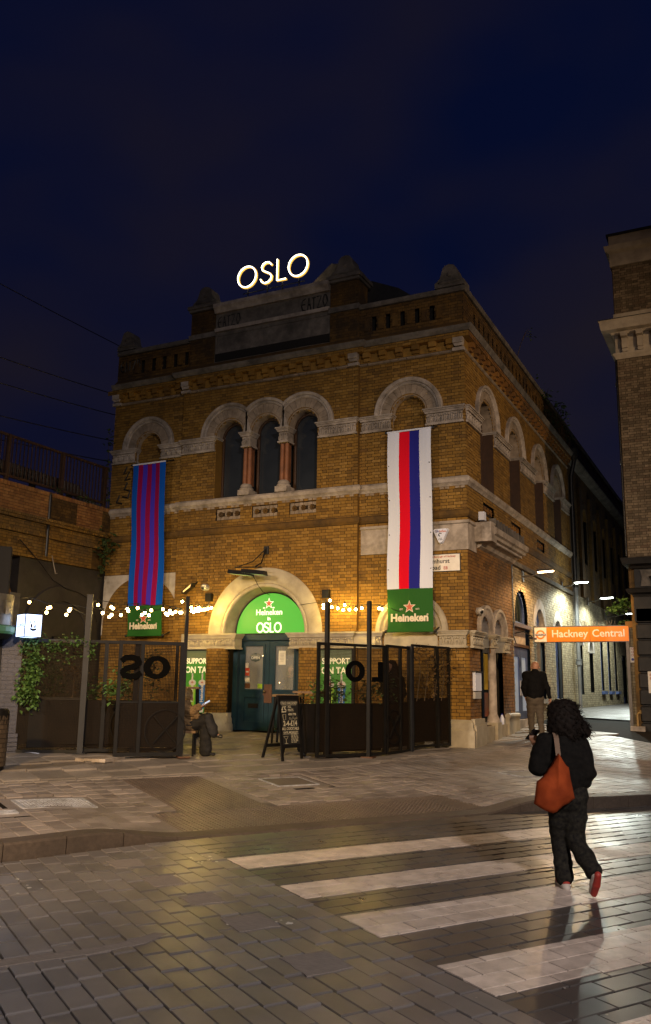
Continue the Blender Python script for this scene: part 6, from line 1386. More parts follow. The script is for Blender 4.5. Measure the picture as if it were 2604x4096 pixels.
g.poly([(.14, 0, 2.68), (.18, 0, 2.68), (.165, 0, 2.745), (.125, 0, 2.745)]); g.poly([(.215, 0, 2.68), (.255, 0, 2.68), (.255, 0, 2.73), (.225, 0, 2.73)]); g.poly([(.12, 0, 2.76), (.145, 0, 2.755), (.115, 0, 2.80), (.09, 0, 2.81)]); g.poly([(.225, 0, 2.75), (.245, 0, 2.75), (.235, 0, 2.80), (.205, 0, 2.81)]); g.build('cup_drawing', m_graf, cf, kind='stuff')
# litter bin
bq = at_g(-46, 3080); bn = thing('litter_bin', 'round tiled bin cut off by the left edge', 'bin', tuple(bq)); zb0 = bq.z
m_tile_b = mat('brown_bin_tile', (.10, .075, .05), (.07, .052, .036), 6, .4, island=.15)
g = MB(); g.lathe([(.20, zb0), (.225, zb0 + .1), (.235, zb0 + .8), (.23, zb0 + .86), (.20, zb0 + .90)], (bq.x, bq.y, 0), 24); g.build('body', m_black, bn, smooth=40)
g = MB()
for r_ in range(11):
    for k in range(20):
        a0 = 6.283 * k / 20 + (.15 if r_ % 2 else 0); a1 = a0 + 6.283 / 20 - .03; R1 = .235
        g.hexa([(bq.x + R1 * math.cos(a), bq.y + R1 * math.sin(a), zb0 + .06 + .068 * r_) for a in (a0, a1)] + [(bq.x + .2 * math.cos(a), bq.y + .2 * math.sin(a), zb0 + .06 + .068 * r_) for a in (a1, a0)], [(bq.x + R1 * math.cos(a), bq.y + R1 * math.sin(a), zb0 + .12 + .068 * r_) for a in (a0, a1)] + [(bq.x + .2 * math.cos(a), bq.y + .2 * math.sin(a), zb0 + .12 + .068 * r_) for a in (a1, a0)])
g.build('tiling', m_tile_b, bn, kind='stuff')
# ================================================================== festoon lights
m_bulb = emis('festoon_bulb', (1.0, .60, .18), 32.0); m_bulb2 = emis('festoon_bulb_pale', (1.0, .74, .30), 32.0); m_bulb3 = emis('festoon_bulb_wall', (1.0, .66, .15), 270.0)
def festoon(label, pts, cable, cool=False):
    o = thing('festoon_string', label, 'string lights', tuple(pts[0]), 0, 'festoon light strings over the terrace'); g = MB(); g.tube([tuple(p) for p in cable], .007, 5); g.build('cable', m_iron, o)
    for p in pts:
        g = MB(); r = .027; g.ball(tuple(p), r, 10, 8, (1, 1, 1.1)); b_ = g.build('bulb', m_bulb3 if cool == 2 else m_bulb2 if cool else m_bulb, o, smooth=180)
        g = MB(); g.tube([tuple(p + Vector((0, 0, .024))), tuple(p + Vector((0, 0, .075)))], .016, 7); g.build('lamp_holder', m_black, b_)
def cpts(o, s_, l): return [(o[0] + a * s_, o[1] + b * s_) for a, b in l]
A_ = cpts((0, 2250), .2939, [(400, 540), (650, 620), (683, 610), (955, 633)]); A2 = cpts((0, 2250), .2939, [(633, 680), (940, 655), (903, 710)])
B_ = cpts((0, 2250), .2939, [(1335, 577), (1515, 605)]) + cpts((400, 2350), .2939, [(180, 285), (373, 290), (513, 280), (698, 310), (857, 295), (950, 318), (1028, 330)])
B2 = cpts((0, 2250), .2939, [(1230, 697), (1398, 687), (1487, 740)]) + cpts((400, 2350), .2939, [(38, 345), (157, 372), (285, 375), (385, 320), (612, 345), (570, 370), (667, 378), (895, 352), (918, 372), (945, 348), (987, 353), (1088, 340), (1110, 340)])
C_ = cpts((400, 2350), .2939, [(1120, 190), (1198, 338), (1243, 272), (1270, 335), (1300, 290), (1345, 275), (1380, 300), (1435, 298), (1470, 288), (1515, 275), (1245, 320), (1297, 320), (1345, 320), (1410, 300)])
E_ = cpts((1200, 2300), .4572, [(262, 222), (205, 262), (205, 288), (280, 280), (330, 292), (378, 305), (390, 262), (432, 302), (487, 300), (540, 290), (693, 292), (717, 297)])
def fest(lab, l, y0, y1, ends, cool=False):
    n = len(l); xs = [a for a, b in l]; lo, hi = min(xs), max(xs)
    P = [at_y(a, b, y0 + (y1 - y0) * ((a - lo) / max(1, hi - lo))) for a, b in l]; S2 = sorted(P, key=lambda p: p.x * .6 + p.y * .4 if False else (p - CAM).dot(cx_))
    cab = [Vector(ends[0])] + [p + Vector((0, 0, .085)) for p in S2] + [Vector(ends[1])]
    festoon(lab, P, cab, cool)
fest('upper festoon string from the kiosk to the tall left post', A_, -7.0, -6.5, ((-6.1, -7.2, 3.25), (PA.x, PA.y, 3.1))); fest('lower festoon string from the kiosk to the tall left post', A2, -6.7, -6.4, ((-6.3, -6.8, 2.9), (PA.x, PA.y, 2.95)), True)
fest('upper festoon string passing in front of the left banner', B_, -6.3, -5.4, ((PA.x, PA.y, 3.22), (GB.x, GB.y, 3.05))); fest('lower crowded festoon string below the left banner', B2, -6.2, -4.6, ((PA.x, PA.y, 2.95), (GB.x, GB.y, 2.98)), True)
fest('dense festoon cluster on the wall left of the door arch', C_, -1.6, -.35, ((GB.x, GB.y, 3.2), (-6.95, -.12, 3.5)), 2); fest('festoon string on the wall between door arch and right banner', E_, -.55, -.40, ((-4.2, -.12, 3.7), (-1.5, -.3, 3.45)), 2)
# junction boxes the strings hang from
for x, z, lab in ((at_y(838, 2390, -.15).x, at_y(838, 2390, -.15).z, 'black junction box left of the door arch'), (at_y(1306, 2376, -.15).x, at_y(1306, 2376, -.15).z, 'black junction box right of the door arch')):
    o = thing('junction_box', lab, 'box', (x, -.1, z), 0, 'black junction boxes'); g = MB(); g.box(x - .09, x + .09, -.22, -.1, z - .1, z + .1); g.build('casing', m_black, o); g = MB(); g.tube([(x, -.16, z - .1), (x - .02, -.2, z - .3)], .01, 5); g.build('flex', m_iron, o)
# ================================================================== terrace furniture
m_tw = mat('table_wood', (.22, .13, .055), (.16, .09, .04), 14, .5, stretch=(1, 8, 1))
def high_table(name, label, c, top, sx, sy, rz, leg_in=.06, cat='table', rungs=True, group=None):
    zg = GZ(c[0], c[1]); o = thing(name, label, cat, (c[0], c[1], zg), rz, group); h = top - zg
    n = 3
    for k in range(n): g = MB(); g.box(-sx / 2 + sx * k / n + .003, -sx / 2 + sx * (k + 1) / n - .003, -sy / 2, sy / 2, h - .045, h); g.build('top_plank', m_tw, o, world=False)
    for a in (-1, 1):
        for b in (-1, 1): g = MB(); g.tube([(a * (sx / 2 - leg_in), b * (sy / 2 - leg_in), h - .045), (a * (sx / 2 - leg_in * .3), b * (sy / 2 - leg_in * .3), 0)], .024, 8); g.build('leg', m_black, o, world=False)
    if rungs:
        for a in (-1, 1): g = MB(); g.tube([(a * (sx / 2 - leg_in * .5), -(sy / 2 - leg_in), h * .3), (a * (sx / 2 - leg_in * .5), sy / 2 - leg_in, h * .3)], .015, 6); g.build('rung', m_black, o, world=False)
    return o
q = at_y(1152, 2782, -2.3); high_table('high_table', 'tall square wooden table just behind the chalkboard', (q.x, q.y), q.z + .02, .58, .55, .3, group='high tables on the terrace')
q = at_y(1242, 2765, -1.6); high_table('high_table', 'tall wooden table near the right door jamb', (q.x, q.y), q.z, .62, .55, .1, group='high tables on the terrace')
q = at_y(770, 2747, -2.6); high_table('high_table', 'tall wooden table before the left poster', (q.x - .05, q.y), q.z, .42, .42, .5, group='high tables on the terrace')
q = at_y(1228, 2866, -3.0); high_table('bar_stool', 'wooden bar stool beside the chalkboard', (q.x, q.y), q.z, .30, .32, .2, cat='stool', group='bar stools')
q = at_y(1238, 2946, -3.3); high_table('low_stool', 'low wooden stool tucked by the right gate', (q.x, q.y), q.z, .34, .3, .0, cat='stool', rungs=False, group='bar stools')
q = at_y(1275, 2900, -3.4); zz = GZ(q.x, q.y); pb2 = thing('planter_box', 'dark wooden planter along the right gate', 'planter', (q.x, q.y, zz)); g = MB(g2.m); g.box(-.12, g2.L, -.42, -.12, zr + .08, 1.45); g.build('box', m_kick, pb2)
for a in (-.08, .5): g = MB(g2.m); g.ball((a, -.25, zr + .05), .045, 8, 6); g.build('castor', m_black, pb2)
pb3 = thing('planter_box', 'dark planter behind the left fence panels', 'planter', (-5.2, -6.0, zb)); g = MB(f2.m); g.box(-.9, f2.L - .2, -.45, -.10, zb + .1, 1.46); g.build('box', m_kick, pb3)
# chalkboard A-frame
BL, BRr = at_g(1127, 3047), at_g(1211, 3037); bd = Vector((BRr.x - BL.x, BRr.y - BL.y, 0)); bL = bd.length; bd.normalize(); bnv = Vector((bd.y, -bd.x, 0)); zb1 = (BL.z + BRr.z) / 2
ch = thing('chalkboard', 'black A-frame chalkboard with pint and cocktail offers', 'signboard', tuple((BL + BRr) / 2)); tilt = .14
def cmap(u, w, z): return tuple(Vector((BL.x, BL.y, zb1)) + bd * (u - .0) + bnv * (w - (z / 1.12) * tilt) + Vector((0, 0, z)))
def cback(u, w, z): return tuple(Vector((BL.x, BL.y, zb1)) + bd * u + bnv * (-w - 2 * tilt - .22 + (z / 1.12) * (tilt + .2)) + Vector((0, 0, z)))
for mp_ in (cmap, cback):
    nm = 'front_leg' if mp_ is cmap else 'rear_leg'
    for a, b in ((0, .05), (bL - .05, bL)): g = MB(mp_); g.box(a, b, -.015, .015, 0, 1.14); g.build(nm, m_black, ch)
    g = MB(mp_); g.box(.05, bL - .05, -.015, .015, 1.06, 1.14); g.build('top_rail', m_black, ch); g = MB(mp_); g.box(.05, bL - .05, -.015, .015, .22, .28); g.build('bottom_rail', m_black, ch)
m_board = mat('chalkboard_face', (.016, .016, .014), (.022, .021, .018), 5, .6); g = MB(cmap); g.box(.05, bL - .05, -.01, .006, .28, 1.06); bf = g.build('board_face', m_board, ch)
upv = (Vector(cmap(0, 0, 1)) - Vector(cmap(0, 0, 0))).normalized(); m_chk = mat('chalk', (.55, .52, .38), None, rough=.95)
for txt, sz, u, z, al_, bo in (('OSLO HACKNEY', .068, .5, 1.0, 'CENTER', .001), ('\u00a35', .15, .24, .885, 'CENTER', .003), ('ALL\nPINTS', .062, .43, .905, 'LEFT', .001), ('4PM-7PM', .06, .43, .80, 'LEFT', .001), ('2-4-\u00a314', .13, .5, .64, 'CENTER', .003), ('ALL COCKTAILS', .068, .5, .55, 'CENTER', .0015), ('UNTIL MIDNIGHT!', .052, .5, .485, 'CENTER', .001), ('MON - CLOSED\nTUES - 4PM - LATE\nWEDS - 4PM - LATE\nTHURS - 4PM - LATE\nFRI - 4PM - 3.30AM\nSAT - 4PM - 3.30AM\nSUN - CLOSED', .024, .50, .385, 'LEFT', .0005)):
    text_on('chalk_lettering', txt, sz, m_chk, bf, cmap(bL * u, .010, z), bd, upv, extrude=.0006, bold=bo, align=al_, sx=min(1, bL / .62))
def cline(pts, r=.003): g = MB(cmap); g.tube([(bL * u, .009, z) for u, z in pts], r, 4); g.build('chalk_drawing', m_chk, bf)
cline([(.17, .80), (.19, .71), (.30, .71), (.32, .80), (.17, .80)]); cline([(.15, .42), (.37, .42), (.26, .36), (.15, .42)]); cline([(.26, .36), (.26, .305), (.18, .295), (.34, .295), (.26, .305)]); cline([(.15, .967), (.45, .967)]); cline([(.5, .967), (.85, .967)]); cline([(.14, .458), (.86, .458)])
for u, z in ((.5, .73), (.58, .71), (.66, .74), (.74, .715), (.82, .735)): cline([(u + .03 * math.cos(a), z + .02 * math.sin(a)) for a in (0, 1.05, 2.1, 3.14, 4.2, 5.24, 6.28)], .002)
# bottle on the step, litter
mk = thing('milk_bottle', 'white plastic milk bottle left on the step of the side windows', 'bottle', (.05, 2.5, .93)); g = MB(); g.lathe([(.05, .93), (.055, .95), (.055, 1.07), (.03, 1.13), (.02, 1.16)], (.02, 2.5, 0), 14); g.build('body', m_bwhite, mk, smooth=40); g = MB(); g.lathe([(.024, 1.16), (.024, 1.185)], (.02, 2.5, 0), 12); g.build('cap', m_bnavy, mk)
for k, (px, py, sx, sy, m_, lab) in enumerate(((245, 3010, .14, .07, MATS['brown_bin_tile'], 'crumpled brown paper bag by the left fence'), (130, 3014, .26, .05, m_bwhite, 'flattened white paper litter by the left fence'), (66, 3005, .05, .05, m_bwhite, 'small white scrap of litter beside the blue pier'), (2075, 2920, .03, .03, m_bwhite, 'tiny white scrap on the flagstones by the side door'))):
    q = at_g(px, py); g = MB(); rr = random.Random(k); n = 7; rim = []
    for i in range(n): a = 6.283 * i / n; rim.append((q.x + sx * math.cos(a) * rr.uniform(.6, 1), q.y + sy * math.sin(a) * rr.uniform(.7, 1.1), GZ(q.x, q.y) + .004 + rr.uniform(0, .05 if k == 0 else .012)))
    c_ = g.V(q.x, q.y, GZ(q.x, q.y) + (.10 if k == 0 else .02)); iv = [g.V(*p) for p in rim]
    for i in range(n): g.F(iv[i], iv[(i + 1) % n], c_)
    o = g.build('litter', m_, None); o['label'] = lab; o['category'] = 'litter'
# concrete footing slab before the left gate
g = MB(); q = [at_g(300, 3042), at_g(420, 3052), at_g(500, 3035), at_g(385, 3022)]; g.extz([(p.x, p.y) for p in q], GZ(q[0].x, q[0].y) - .02, GZ(q[0].x, q[0].y) + .035); o = g.build('footing_slab', m_stone, None); o['label'] = 'rough grey concrete footing slab before the left fence post'; o['category'] = 'slab'
# ================================================================== terrace plants
rr = random.Random(21)
def on_fence(fn, u, w, z): return Vector(fn.m(u, w, z))
cl = []
for k in range(15): u = .02 + .30 * rr.random(); z = 2.35 - .95 * (k / 15) ** .8; cl.append((tuple(on_fence(f, u + .02, .09, z)), 52, (.065, .045, .08)))
plant('climbing_vine', 'lush green climber spilling over the left fence below the light box', cl + [(tuple(on_fence(f, .1, .08, 2.45)), 60, (.1, .06, .08)), (tuple(on_fence(f, .2, .05, 2.55)), 40, (.12, .06, .08))], [[tuple(on_fence(f, .2, -.1, 1.4)), tuple(on_fence(f, .15, .02, 2.0)), tuple(on_fence(f, .25, .03, 2.6))], [tuple(on_fence(f, .05, .05, 1.5)), tuple(on_fence(f, .1, .05, 2.3))]], .07, m_leaf, 31, .7, 'climber')
plant('climbing_vine', 'thinner vine trailing along the top rail towards the tall left post', [(tuple(on_fence(f, u, .03, 2.46 + .06 * math.sin(u * 9))), 22, (.07, .05, .06)) for u in [.35 + .1 * k for k in range(8)]] + [(tuple(on_fence(f, u, .02, 2.25)), 18, (.08, .04, .08)) for u in (.5, .75, .95)] + [(tuple(on_fence(f2, .08, .08, 2.3)), 40, (.05, .04, .12))], [[tuple(on_fence(f, .3, .02, 2.5)), tuple(on_fence(f, .7, .03, 2.48)), tuple(on_fence(f, 1.0, .02, 2.5))]], .06, m_leaf, 32, .6, 'climber')
plant('terrace_shrub', 'dense shrub standing behind the left mesh panel', [(tuple(on_fence(f, .55, -.3, 1.75)), 240, (.11, .1, .22)), (tuple(on_fence(f, .5, -.3, 2.1)), 90, (.1, .1, .15))], [[tuple(on_fence(f, .55, -.3, 1.0)), tuple(on_fence(f, .55, -.3, 2.0))]], .06, m_leaf_d, 33, .4, 'shrub')
plant('terrace_shrub', 'sparse brown leaved shrub near the tall left post', [(tuple(on_fence(f, .9, -.25, 1.9)), 70, (.1, .1, .2)), (tuple(on_fence(f, .85, -.25, 2.1)), 30, (.08, .1, .1))], [[tuple(on_fence(f, .9, -.25, 1.0)), tuple(on_fence(f, .88, -.25, 2.1))]], .06, m_leaf_b, 34, .3, 'shrub')
plant('terrace_shrub', 'spiky leaved plant just right of the tall left post', [(tuple(on_fence(f2, .75, -.25, 1.65)), 70, (.12, .08, .13)), (tuple(on_fence(f2, .2, -.25, 1.6)), 60, (.1, .08, .12)), (tuple(on_fence(f2, .8, -.2, 1.95)), 14, (.05, .05, .06))], [[tuple(on_fence(f2, .8, -.25, 1.2)), tuple(on_fence(f2, .8, -.2, 2.0))]], .11, m_leaf, 35, -.1, 'plant')
plant('terrace_shrub', 'leafy plant behind the letter s of the left gate', [(tuple(on_fence(g1, um - .35, -.35, 1.70)), 130, (.14, .08, .13))], [[tuple(on_fence(g1, um - .35, -.35, 1.2)), tuple(on_fence(g1, um - .35, -.35, 1.8))]], .09, m_leaf, 36, .2, 'plant')
plant('terrace_shrub', 'wispy tall plant behind the letter o of the left gate', [(tuple(on_fence(g1, um + .25 + .05 * math.sin(k), -.4, 1.5 + .1 * k)), 14, (.08, .06, .05)) for k in range(9)], [[tuple(on_fence(g1, um + .2, -.4, 1.2)), tuple(on_fence(g1, um + .3, -.4, 1.9)), tuple(on_fence(g1, um + .22, -.4, 2.4))]], .07, m_leaf_d, 37, .2, 'plant')
plant('terrace_shrub', 'green bamboo like plants along the right gate planter', [(tuple(on_fence(g2, .1 + .13 * k, -.25, 1.62)), 60, (.07, .06, .14)) for k in range(6)], [[tuple(on_fence(g2, .1 + .13 * k, -.25, 1.3)), tuple(on_fence(g2, .1 + .13 * k, -.25, 1.9))] for k in range(6)], .075, m_leaf, 38, -.1, 'plant')
plant('terrace_shrub', 'leafy plant below the letter l of the right gate', [(tuple(on_fence(g2, g2.L * .8, -.2, 1.65)), 120, (.14, .08, .12)), (tuple(on_fence(f3, f3.L * .25, -.2, 1.75)), 150, (.13, .08, .14))], [[tuple(on_fence(g2, g2.L * .8, -.2, 1.3)), tuple(on_fence(g2, g2.L * .8, -.2, 1.8))]], .08, m_leaf_d, 39, .2, 'plant')
plant('climbing_vine', 'brownish ivy climbing the end fence panel and onto the pub wall', [(tuple(on_fence(f4, f4.L * (.08 + .9 * rr.random()), .02, 1.6 + 1.0 * rr.random())), 9, (.06, .03, .06)) for k in range(36)] + [(tuple(on_fence(f4, f4.L + .05 + .1 * rr.random(), -.02, 1.9 + .8 * rr.random())), 7, (.08, .02, .06)) for k in range(8)], [[tuple(on_fence(f4, f4.L * a, .02, 1.5)), tuple(on_fence(f4, f4.L * (a + .1), .02, 2.1)), tuple(on_fence(f4, f4.L * (a + .02), .02, 2.65))] for a in (.1, .3, .55, .75)], .06, m_leaf_b, 40, .4, 'climber')
# ================================================================== people: smooth-blended bodies polygonised on a grid
def surface_nets(D, org, vox):
    S = D < 0; nx, ny, nz = D.shape
    acc = np.zeros((nx - 1, ny - 1, nz - 1, 3)); cnt = np.zeros((nx - 1, ny - 1, nz - 1))
    for ax in range(3):
        sl0 = [slice(None)] * 3; sl1 = [slice(None)] * 3; sl0[ax] = slice(0, -1); sl1[ax] = slice(1, None)
        a, b = D[tuple(sl0)], D[tuple(sl1)]; cr_ = S[tuple(sl0)] != S[tuple(sl1)]
        I = np.argwhere(cr_)
        if len(I) == 0: continue
        t = a[cr_] / (a[cr_] - b[cr_]); P = I.astype(float); P[:, ax] += t
        o1, o2 = [q for q in range(3) if q != ax]
        for d1 in (0, -1):
            for d2 in (0, -1):
                C = I.copy(); C[:, o1] += d1; C[:, o2] += d2
                ok = (C >= 0).all(1) & (C < np.array([nx - 1, ny - 1, nz - 1])).all(1)
                np.add.at(acc, tuple(C[ok].T), P[ok]); np.add.at(cnt, tuple(C[ok].T), 1)
    act = cnt > 0; idx = -np.ones(cnt.shape, int); idx[act] = np.arange(act.sum())
    V = acc[act] / cnt[act][:, None] * vox + org; F = []
    for ax in range(3):
        sl0 = [slice(None)] * 3; sl1 = [slice(None)] * 3; sl0[ax] = slice(0, -1); sl1[ax] = slice(1, None)
        cr_ = S[tuple(sl0)] != S[tuple(sl1)]; I = np.argwhere(cr_); o1, o2 = [(1, 2), (2, 0), (0, 1)][ax]
        ok = (I[:, o1] > 0) & (I[:, o2] > 0) & (I[:, o1] < cnt.shape[o1]) & (I[:, o2] < cnt.shape[o2]); I = I[ok]
        if len(I) == 0: continue
        q = []
        for d1, d2 in ((-1, -1), (0, -1), (0, 0), (-1, 0)):
            C = I.copy(); C[:, o1] += d1; C[:, o2] += d2; q.append(idx[tuple(C.T)])
        Q = np.stack(q, 1); fl = S[tuple(I.T)]; Q[~fl] = Q[~fl][:, ::-1]; F.append(Q)
    return V, np.concatenate(F)
def blob(prims, vox=.01, k=.03, rip=None, pad=.06):
    """prims: (p0, p1, r0, r1[, k]) round cones; returns verts, faces"""
    P = np.array([p[0] for p in prims] + [p[1] for p in prims], float); rm = max(max(p[2], p[3]) for p in prims)
    lo = P.min(0) - rm - pad; hi = P.max(0) + rm + pad; n = np.ceil((hi - lo) / vox).astype(int) + 1
    D = np.full(tuple(n), .2)
    for p in prims:
        a, b = np.array(p[0], float), np.array(p[1], float); r0, r1 = p[2], p[3]; kk = p[4] if len(p) > 4 else k; mg = max(r0, r1) + .1
        l_ = np.maximum(((np.minimum(a, b) - mg - lo) / vox).astype(int), 0); h_ = np.minimum(((np.maximum(a, b) + mg - lo) / vox).astype(int) + 2, n)
        X, Y, Z = np.meshgrid(*[lo[i] + vox * np.arange(l_[i], h_[i]) for i in range(3)], indexing='ij'); ab = b - a; L2 = max(1e-9, ab @ ab)
        t = np.clip(((X - a[0]) * ab[0] + (Y - a[1]) * ab[1] + (Z - a[2]) * ab[2]) / L2, 0, 1)
        d = np.sqrt((X - a[0] - t * ab[0]) ** 2 + (Y - a[1] - t * ab[1]) ** 2 + (Z - a[2] - t * ab[2]) ** 2) - (r0 + (r1 - r0) * t)
        sl = tuple(slice(l_[i], h_[i]) for i in range(3)); o = D[sl]; h = np.clip(.5 + .5 * (o - d) / kk, 0, 1); D[sl] = o * (1 - h) + d * h - kk * h * (1 - h)
    if rip:
        X, Y, Z = np.meshgrid(*[lo[i] + vox * np.arange(n[i]) for i in range(3)], indexing='ij'); D = D + rip(X, Y, Z)
    return surface_nets(D, lo, vox)
def person_part(name, prims, m_, root, vox=.01, k=.03, rip=None, frame_=None):
    V, F = blob(prims, vox, k, rip); me = bpy.data.meshes.new(name); me.from_pydata(V.tolist(), [], F.tolist()); me.materials.append(m_)
    me.polygons.foreach_set('use_smooth', [True] * len(me.polygons)); me.update(); return link(name, me, root, False)
m_skin = mat('skin', (.42, .22, .14), (.36, .18, .11), 20, .5, spec=.4); m_skin_d = mat('brown_skin', (.20, .10, .055), (.16, .08, .045), 20, .5)
m_coat = mat('black_fleece', (.006, .006, .006), (.012, .011, .010), 30, .95, bump=.5, bscale=140, spec=.08); m_jean = mat('dark_denim', (.020, .021, .024), (.036, .034, .032), 16, .9, bump=.3, bscale=90, spec=.08); m_hair = mat('black_curly_hair', (.006, .0045, .004), (.012, .008, .006), 25, .75, spec=.12); m_bag = mat('rust_orange_canvas', (.34, .062, .016), (.20, .034, .010), 7, .85, bump=.3, bscale=120, spec=.1); m_strap = mat('tan_strap', (.16, .105, .07), None, rough=.8); m_shoer = mat('red_shoe', (.34, .035, .025), None, rough=.5); m_shoew = mat('white_shoe_rubber', (.46, .42, .38), None, rough=.6); m_phone = mat('black_phone', (.01, .01, .012), None, rough=.2); m_screen = emis('phone_screen_blue', (.02, .10, 1.0), 2.2); m_scr2 = emis('phone_screen_pale', (.45, .62, .9), .8)
m_khaki = mat('khaki_trousers', (.085, .066, .045), (.062, .048, .033), 14, .9, bump=.3, bscale=80); m_navyj = mat('black_jumper', (.005, .005, .0055), (.009, .0085, .0085), 22, .95, bump=.3, bscale=120, spec=.06); m_fur = mat('tan_fur', (.26, .17, .08), (.14, .085, .035), 30, .95, bump=.8, bscale=90); m_blonde = mat('fair_hair', (.26, .17, .06), (.16, .10, .035), 40, .6, bump=.6, bscale=60)
VR = Vector((.8963, .4434, 0)); AZ = math.atan2(.4434, .8963)     # figures are laid out across the line of sight
def folds(a, f): return lambda X, Y, Z: a * np.sin(f * Z + 9 * X) * np.sin(.6 * f * X + 5 * Z + 7 * Y) + .5 * a * np.sin(2.1 * f * Z - 13 * Y + 3)
def hand(w, d, s, palm, r=.0095, curl=.5, flip=1):
    """palm and five fingers: w wrist, d direction, s sideways (towards the thumb), palm = palm-normal direction"""
    w = np.array(w, float); d = np.array(d, float) / np.linalg.norm(d); s = np.array(s, float) / np.linalg.norm(s); p = np.array(palm, float) / np.linalg.norm(palm); out = []
    for q in (-.027, -.009, .009, .027): out.append((w + s * q * .6, w + d * .085 + s * q, .016, .013, .012))
    for q, L in ((-.030, .058), (-.010, .072), (.011, .078), (.031, .070)):
        a = w + d * .085 + s * q; b = a + (d * (1 - .3 * curl) + p * curl * .7) * L * .5; c = b + (d * (1 - curl) + p * curl * 1.2) * L * .5; out += [(a, b, r, r * .95, .006), (b, c, r * .95, r * .8, .006)]
    a = w + d * .03 + s * .03; b = a + (s * .8 + d * .7 + p * .2) * .035; c = b + (d * .9 + p * .5 + s * .15) * .035; out += [(a, b, .0125, .011, .01), (b, c, .011, .009, .006)]
    return out
# ------------------------------------------------------------------ the walking woman
wp = at_g(2258, 3562); wo_ = thing('person', 'woman walking over the zebra crossing in a dark coat with a big orange bag', 'person', tuple(wp), AZ)
# joints (x across, y away from the viewer, z up)
hipL, hipR = (-.01, .0, .84), (.13, -.01, .84); kneeL, kneeR = (.0, .10, .46), (.115, .0, .43); ankL, ankR = (.02, .06, .09), (.200, -.28, .19)
neck = (.05, .02, 1.34); head = (.05, .03, 1.50); shL, shR = (-.115, .01, 1.28), (.19, .0, 1.27); elL, elR = (-.19, .03, 1.06), (.235, -.05, 1.03); wrL, wrR = (-.150, .25, 1.24), (.22, .08, .97)
body = [((.05, 0, .90), (.05, 0, 1.12), .10, .10, .04), ((.05, 0, 1.10), (.045, .0, 1.26), .10, .10, .04), (shL, shR, .05, .05), ((.045, .01, 1.27), neck, .055, .045), (neck, (.05, .025, 1.42), .045, .048), (head, (.05, .035, 1.54), .078, .082, .02), ((.05, .06, 1.45), (.045, .07, 1.43), .05, .045, .02),
        (shL, elL, .045, .036), (elL, wrL, .034, .024), (shR, elR, .045, .036), (elR, wrR, .034, .025), ((.05, 0, .90), hipL, .09, .085), ((.05, 0, .9), hipR, .09, .085), (hipL, kneeL, .078, .052), (kneeL, ankL, .05, .035), (hipR, kneeR, .078, .052), (kneeR, ankR, .05, .035), (ankL, (.015, .18, .04), .035, .028), (ankR, (.20, -.22, .06), .035, .028),
        ((-.005, .11, 1.49), (-.012, .118, 1.478), .013, .014, .01), ((-.03, .10, 1.44), (-.028, .112, 1.43), .01, .01, .008)]
body += hand(wrL, (-.05, .35, .25), (1, 0, .1), (.1, -.5, .8), curl=.65)
body += hand(wrR, (-.05, .6, -.6), (0, .6, .6), (-1, .1, 0), curl=.8)
person_part('body', body, m_skin_d, wo_, .0085, .025)
coat = [((.05, -.0, .98), (.05, .0, 1.14), .155, .150, .06), ((-.01, .0, 1.0), (-.0, .0, 1.22), .12, .115, .05), ((.11, .0, 1.0), (.11, .0, 1.22), .125, .115, .05), ((.05, 0, 1.22), (.048, .01, 1.30), .12, .085, .05), (shL, shR, .082, .082, .05), ((.05, .0, 1.31), (.05, .01, 1.37), .085, .092, .03), ((.05, -.045, 1.34), (.06, -.05, 1.30), .07, .06, .04),
        (shL, (-.17, .02, 1.15), .085, .088, .04), ((-.17, .02, 1.15), elL, .088, .085, .03), (elL, (-.168, .15, 1.15), .078, .062, .03), ((-.168, .15, 1.15), (-.155, .225, 1.215), .055, .046, .03), (shR, (.225, -.02, 1.14), .08, .078, .04), ((.225, -.02, 1.14), elR, .078, .075, .03), (elR, (.235, .05, .98), .07, .06, .03), ((.21, .0, 1.0), (.20, -.01, .95), .09, .08, .04), ((.05, 0, .95), (.05, 0, .92), .148, .14, .04)]
person_part('coat', coat, m_coat, wo_, .010, .03, folds(.006, 30))
tr = [((.05, 0, .93), (.055, -.01, .82), .135, .140, .05), (hipL, (.0, .06, .62), .115, .10, .05), ((.0, .06, .62), kneeL, .10, .085, .03), (kneeL, (.015, .08, .24), .082, .078, .03), ((.015, .08, .24), (.02, .06, .105), .078, .082, .03), (hipR, (.12, .0, .62), .115, .10, .05), ((.12, .0, .62), kneeR, .10, .084, .03), (kneeR, (.155, -.14, .31), .082, .076, .03), ((.155, -.14, .31), (.188, -.25, .225), .076, .082, .03)]
person_part('trousers', tr, mat('mottled_trousers', (.030, .028, .022), (.008, .008, .009), 34, .95, bump=.4, bscale=90, spec=.06, detail=8), wo_, .010, .03, folds(.005, 34))
def shoe(nm, prims_u, prims_s, back=False):
    s_ = person_part('shoe', prims_u, m_shoew if back else m_shoer, wo_, .007, .012); person_part('sole', prims_s, m_shoer if back else m_shoew, s_, .007, .01)
shoe('l', [((.02, .03, .075), (.015, .12, .06), .045, .042), ((.015, .12, .055), (.01, .22, .045), .042, .034)], [((.02, .0, .022), (.012, .24, .022), .034, .034), ((.02, .02, .03), (.02, .06, .03), .042, .042)])
shoe('r', [((.203, -.295, .19), (.201, -.255, .115), .046, .046), ((.201, -.255, .115), (.193, -.21, .045), .044, .036)], [((.205, -.335, .20), (.201, -.29, .11), .030, .033), ((.201, -.29, .11), (.193, -.235, .03), .033, .03)], True)
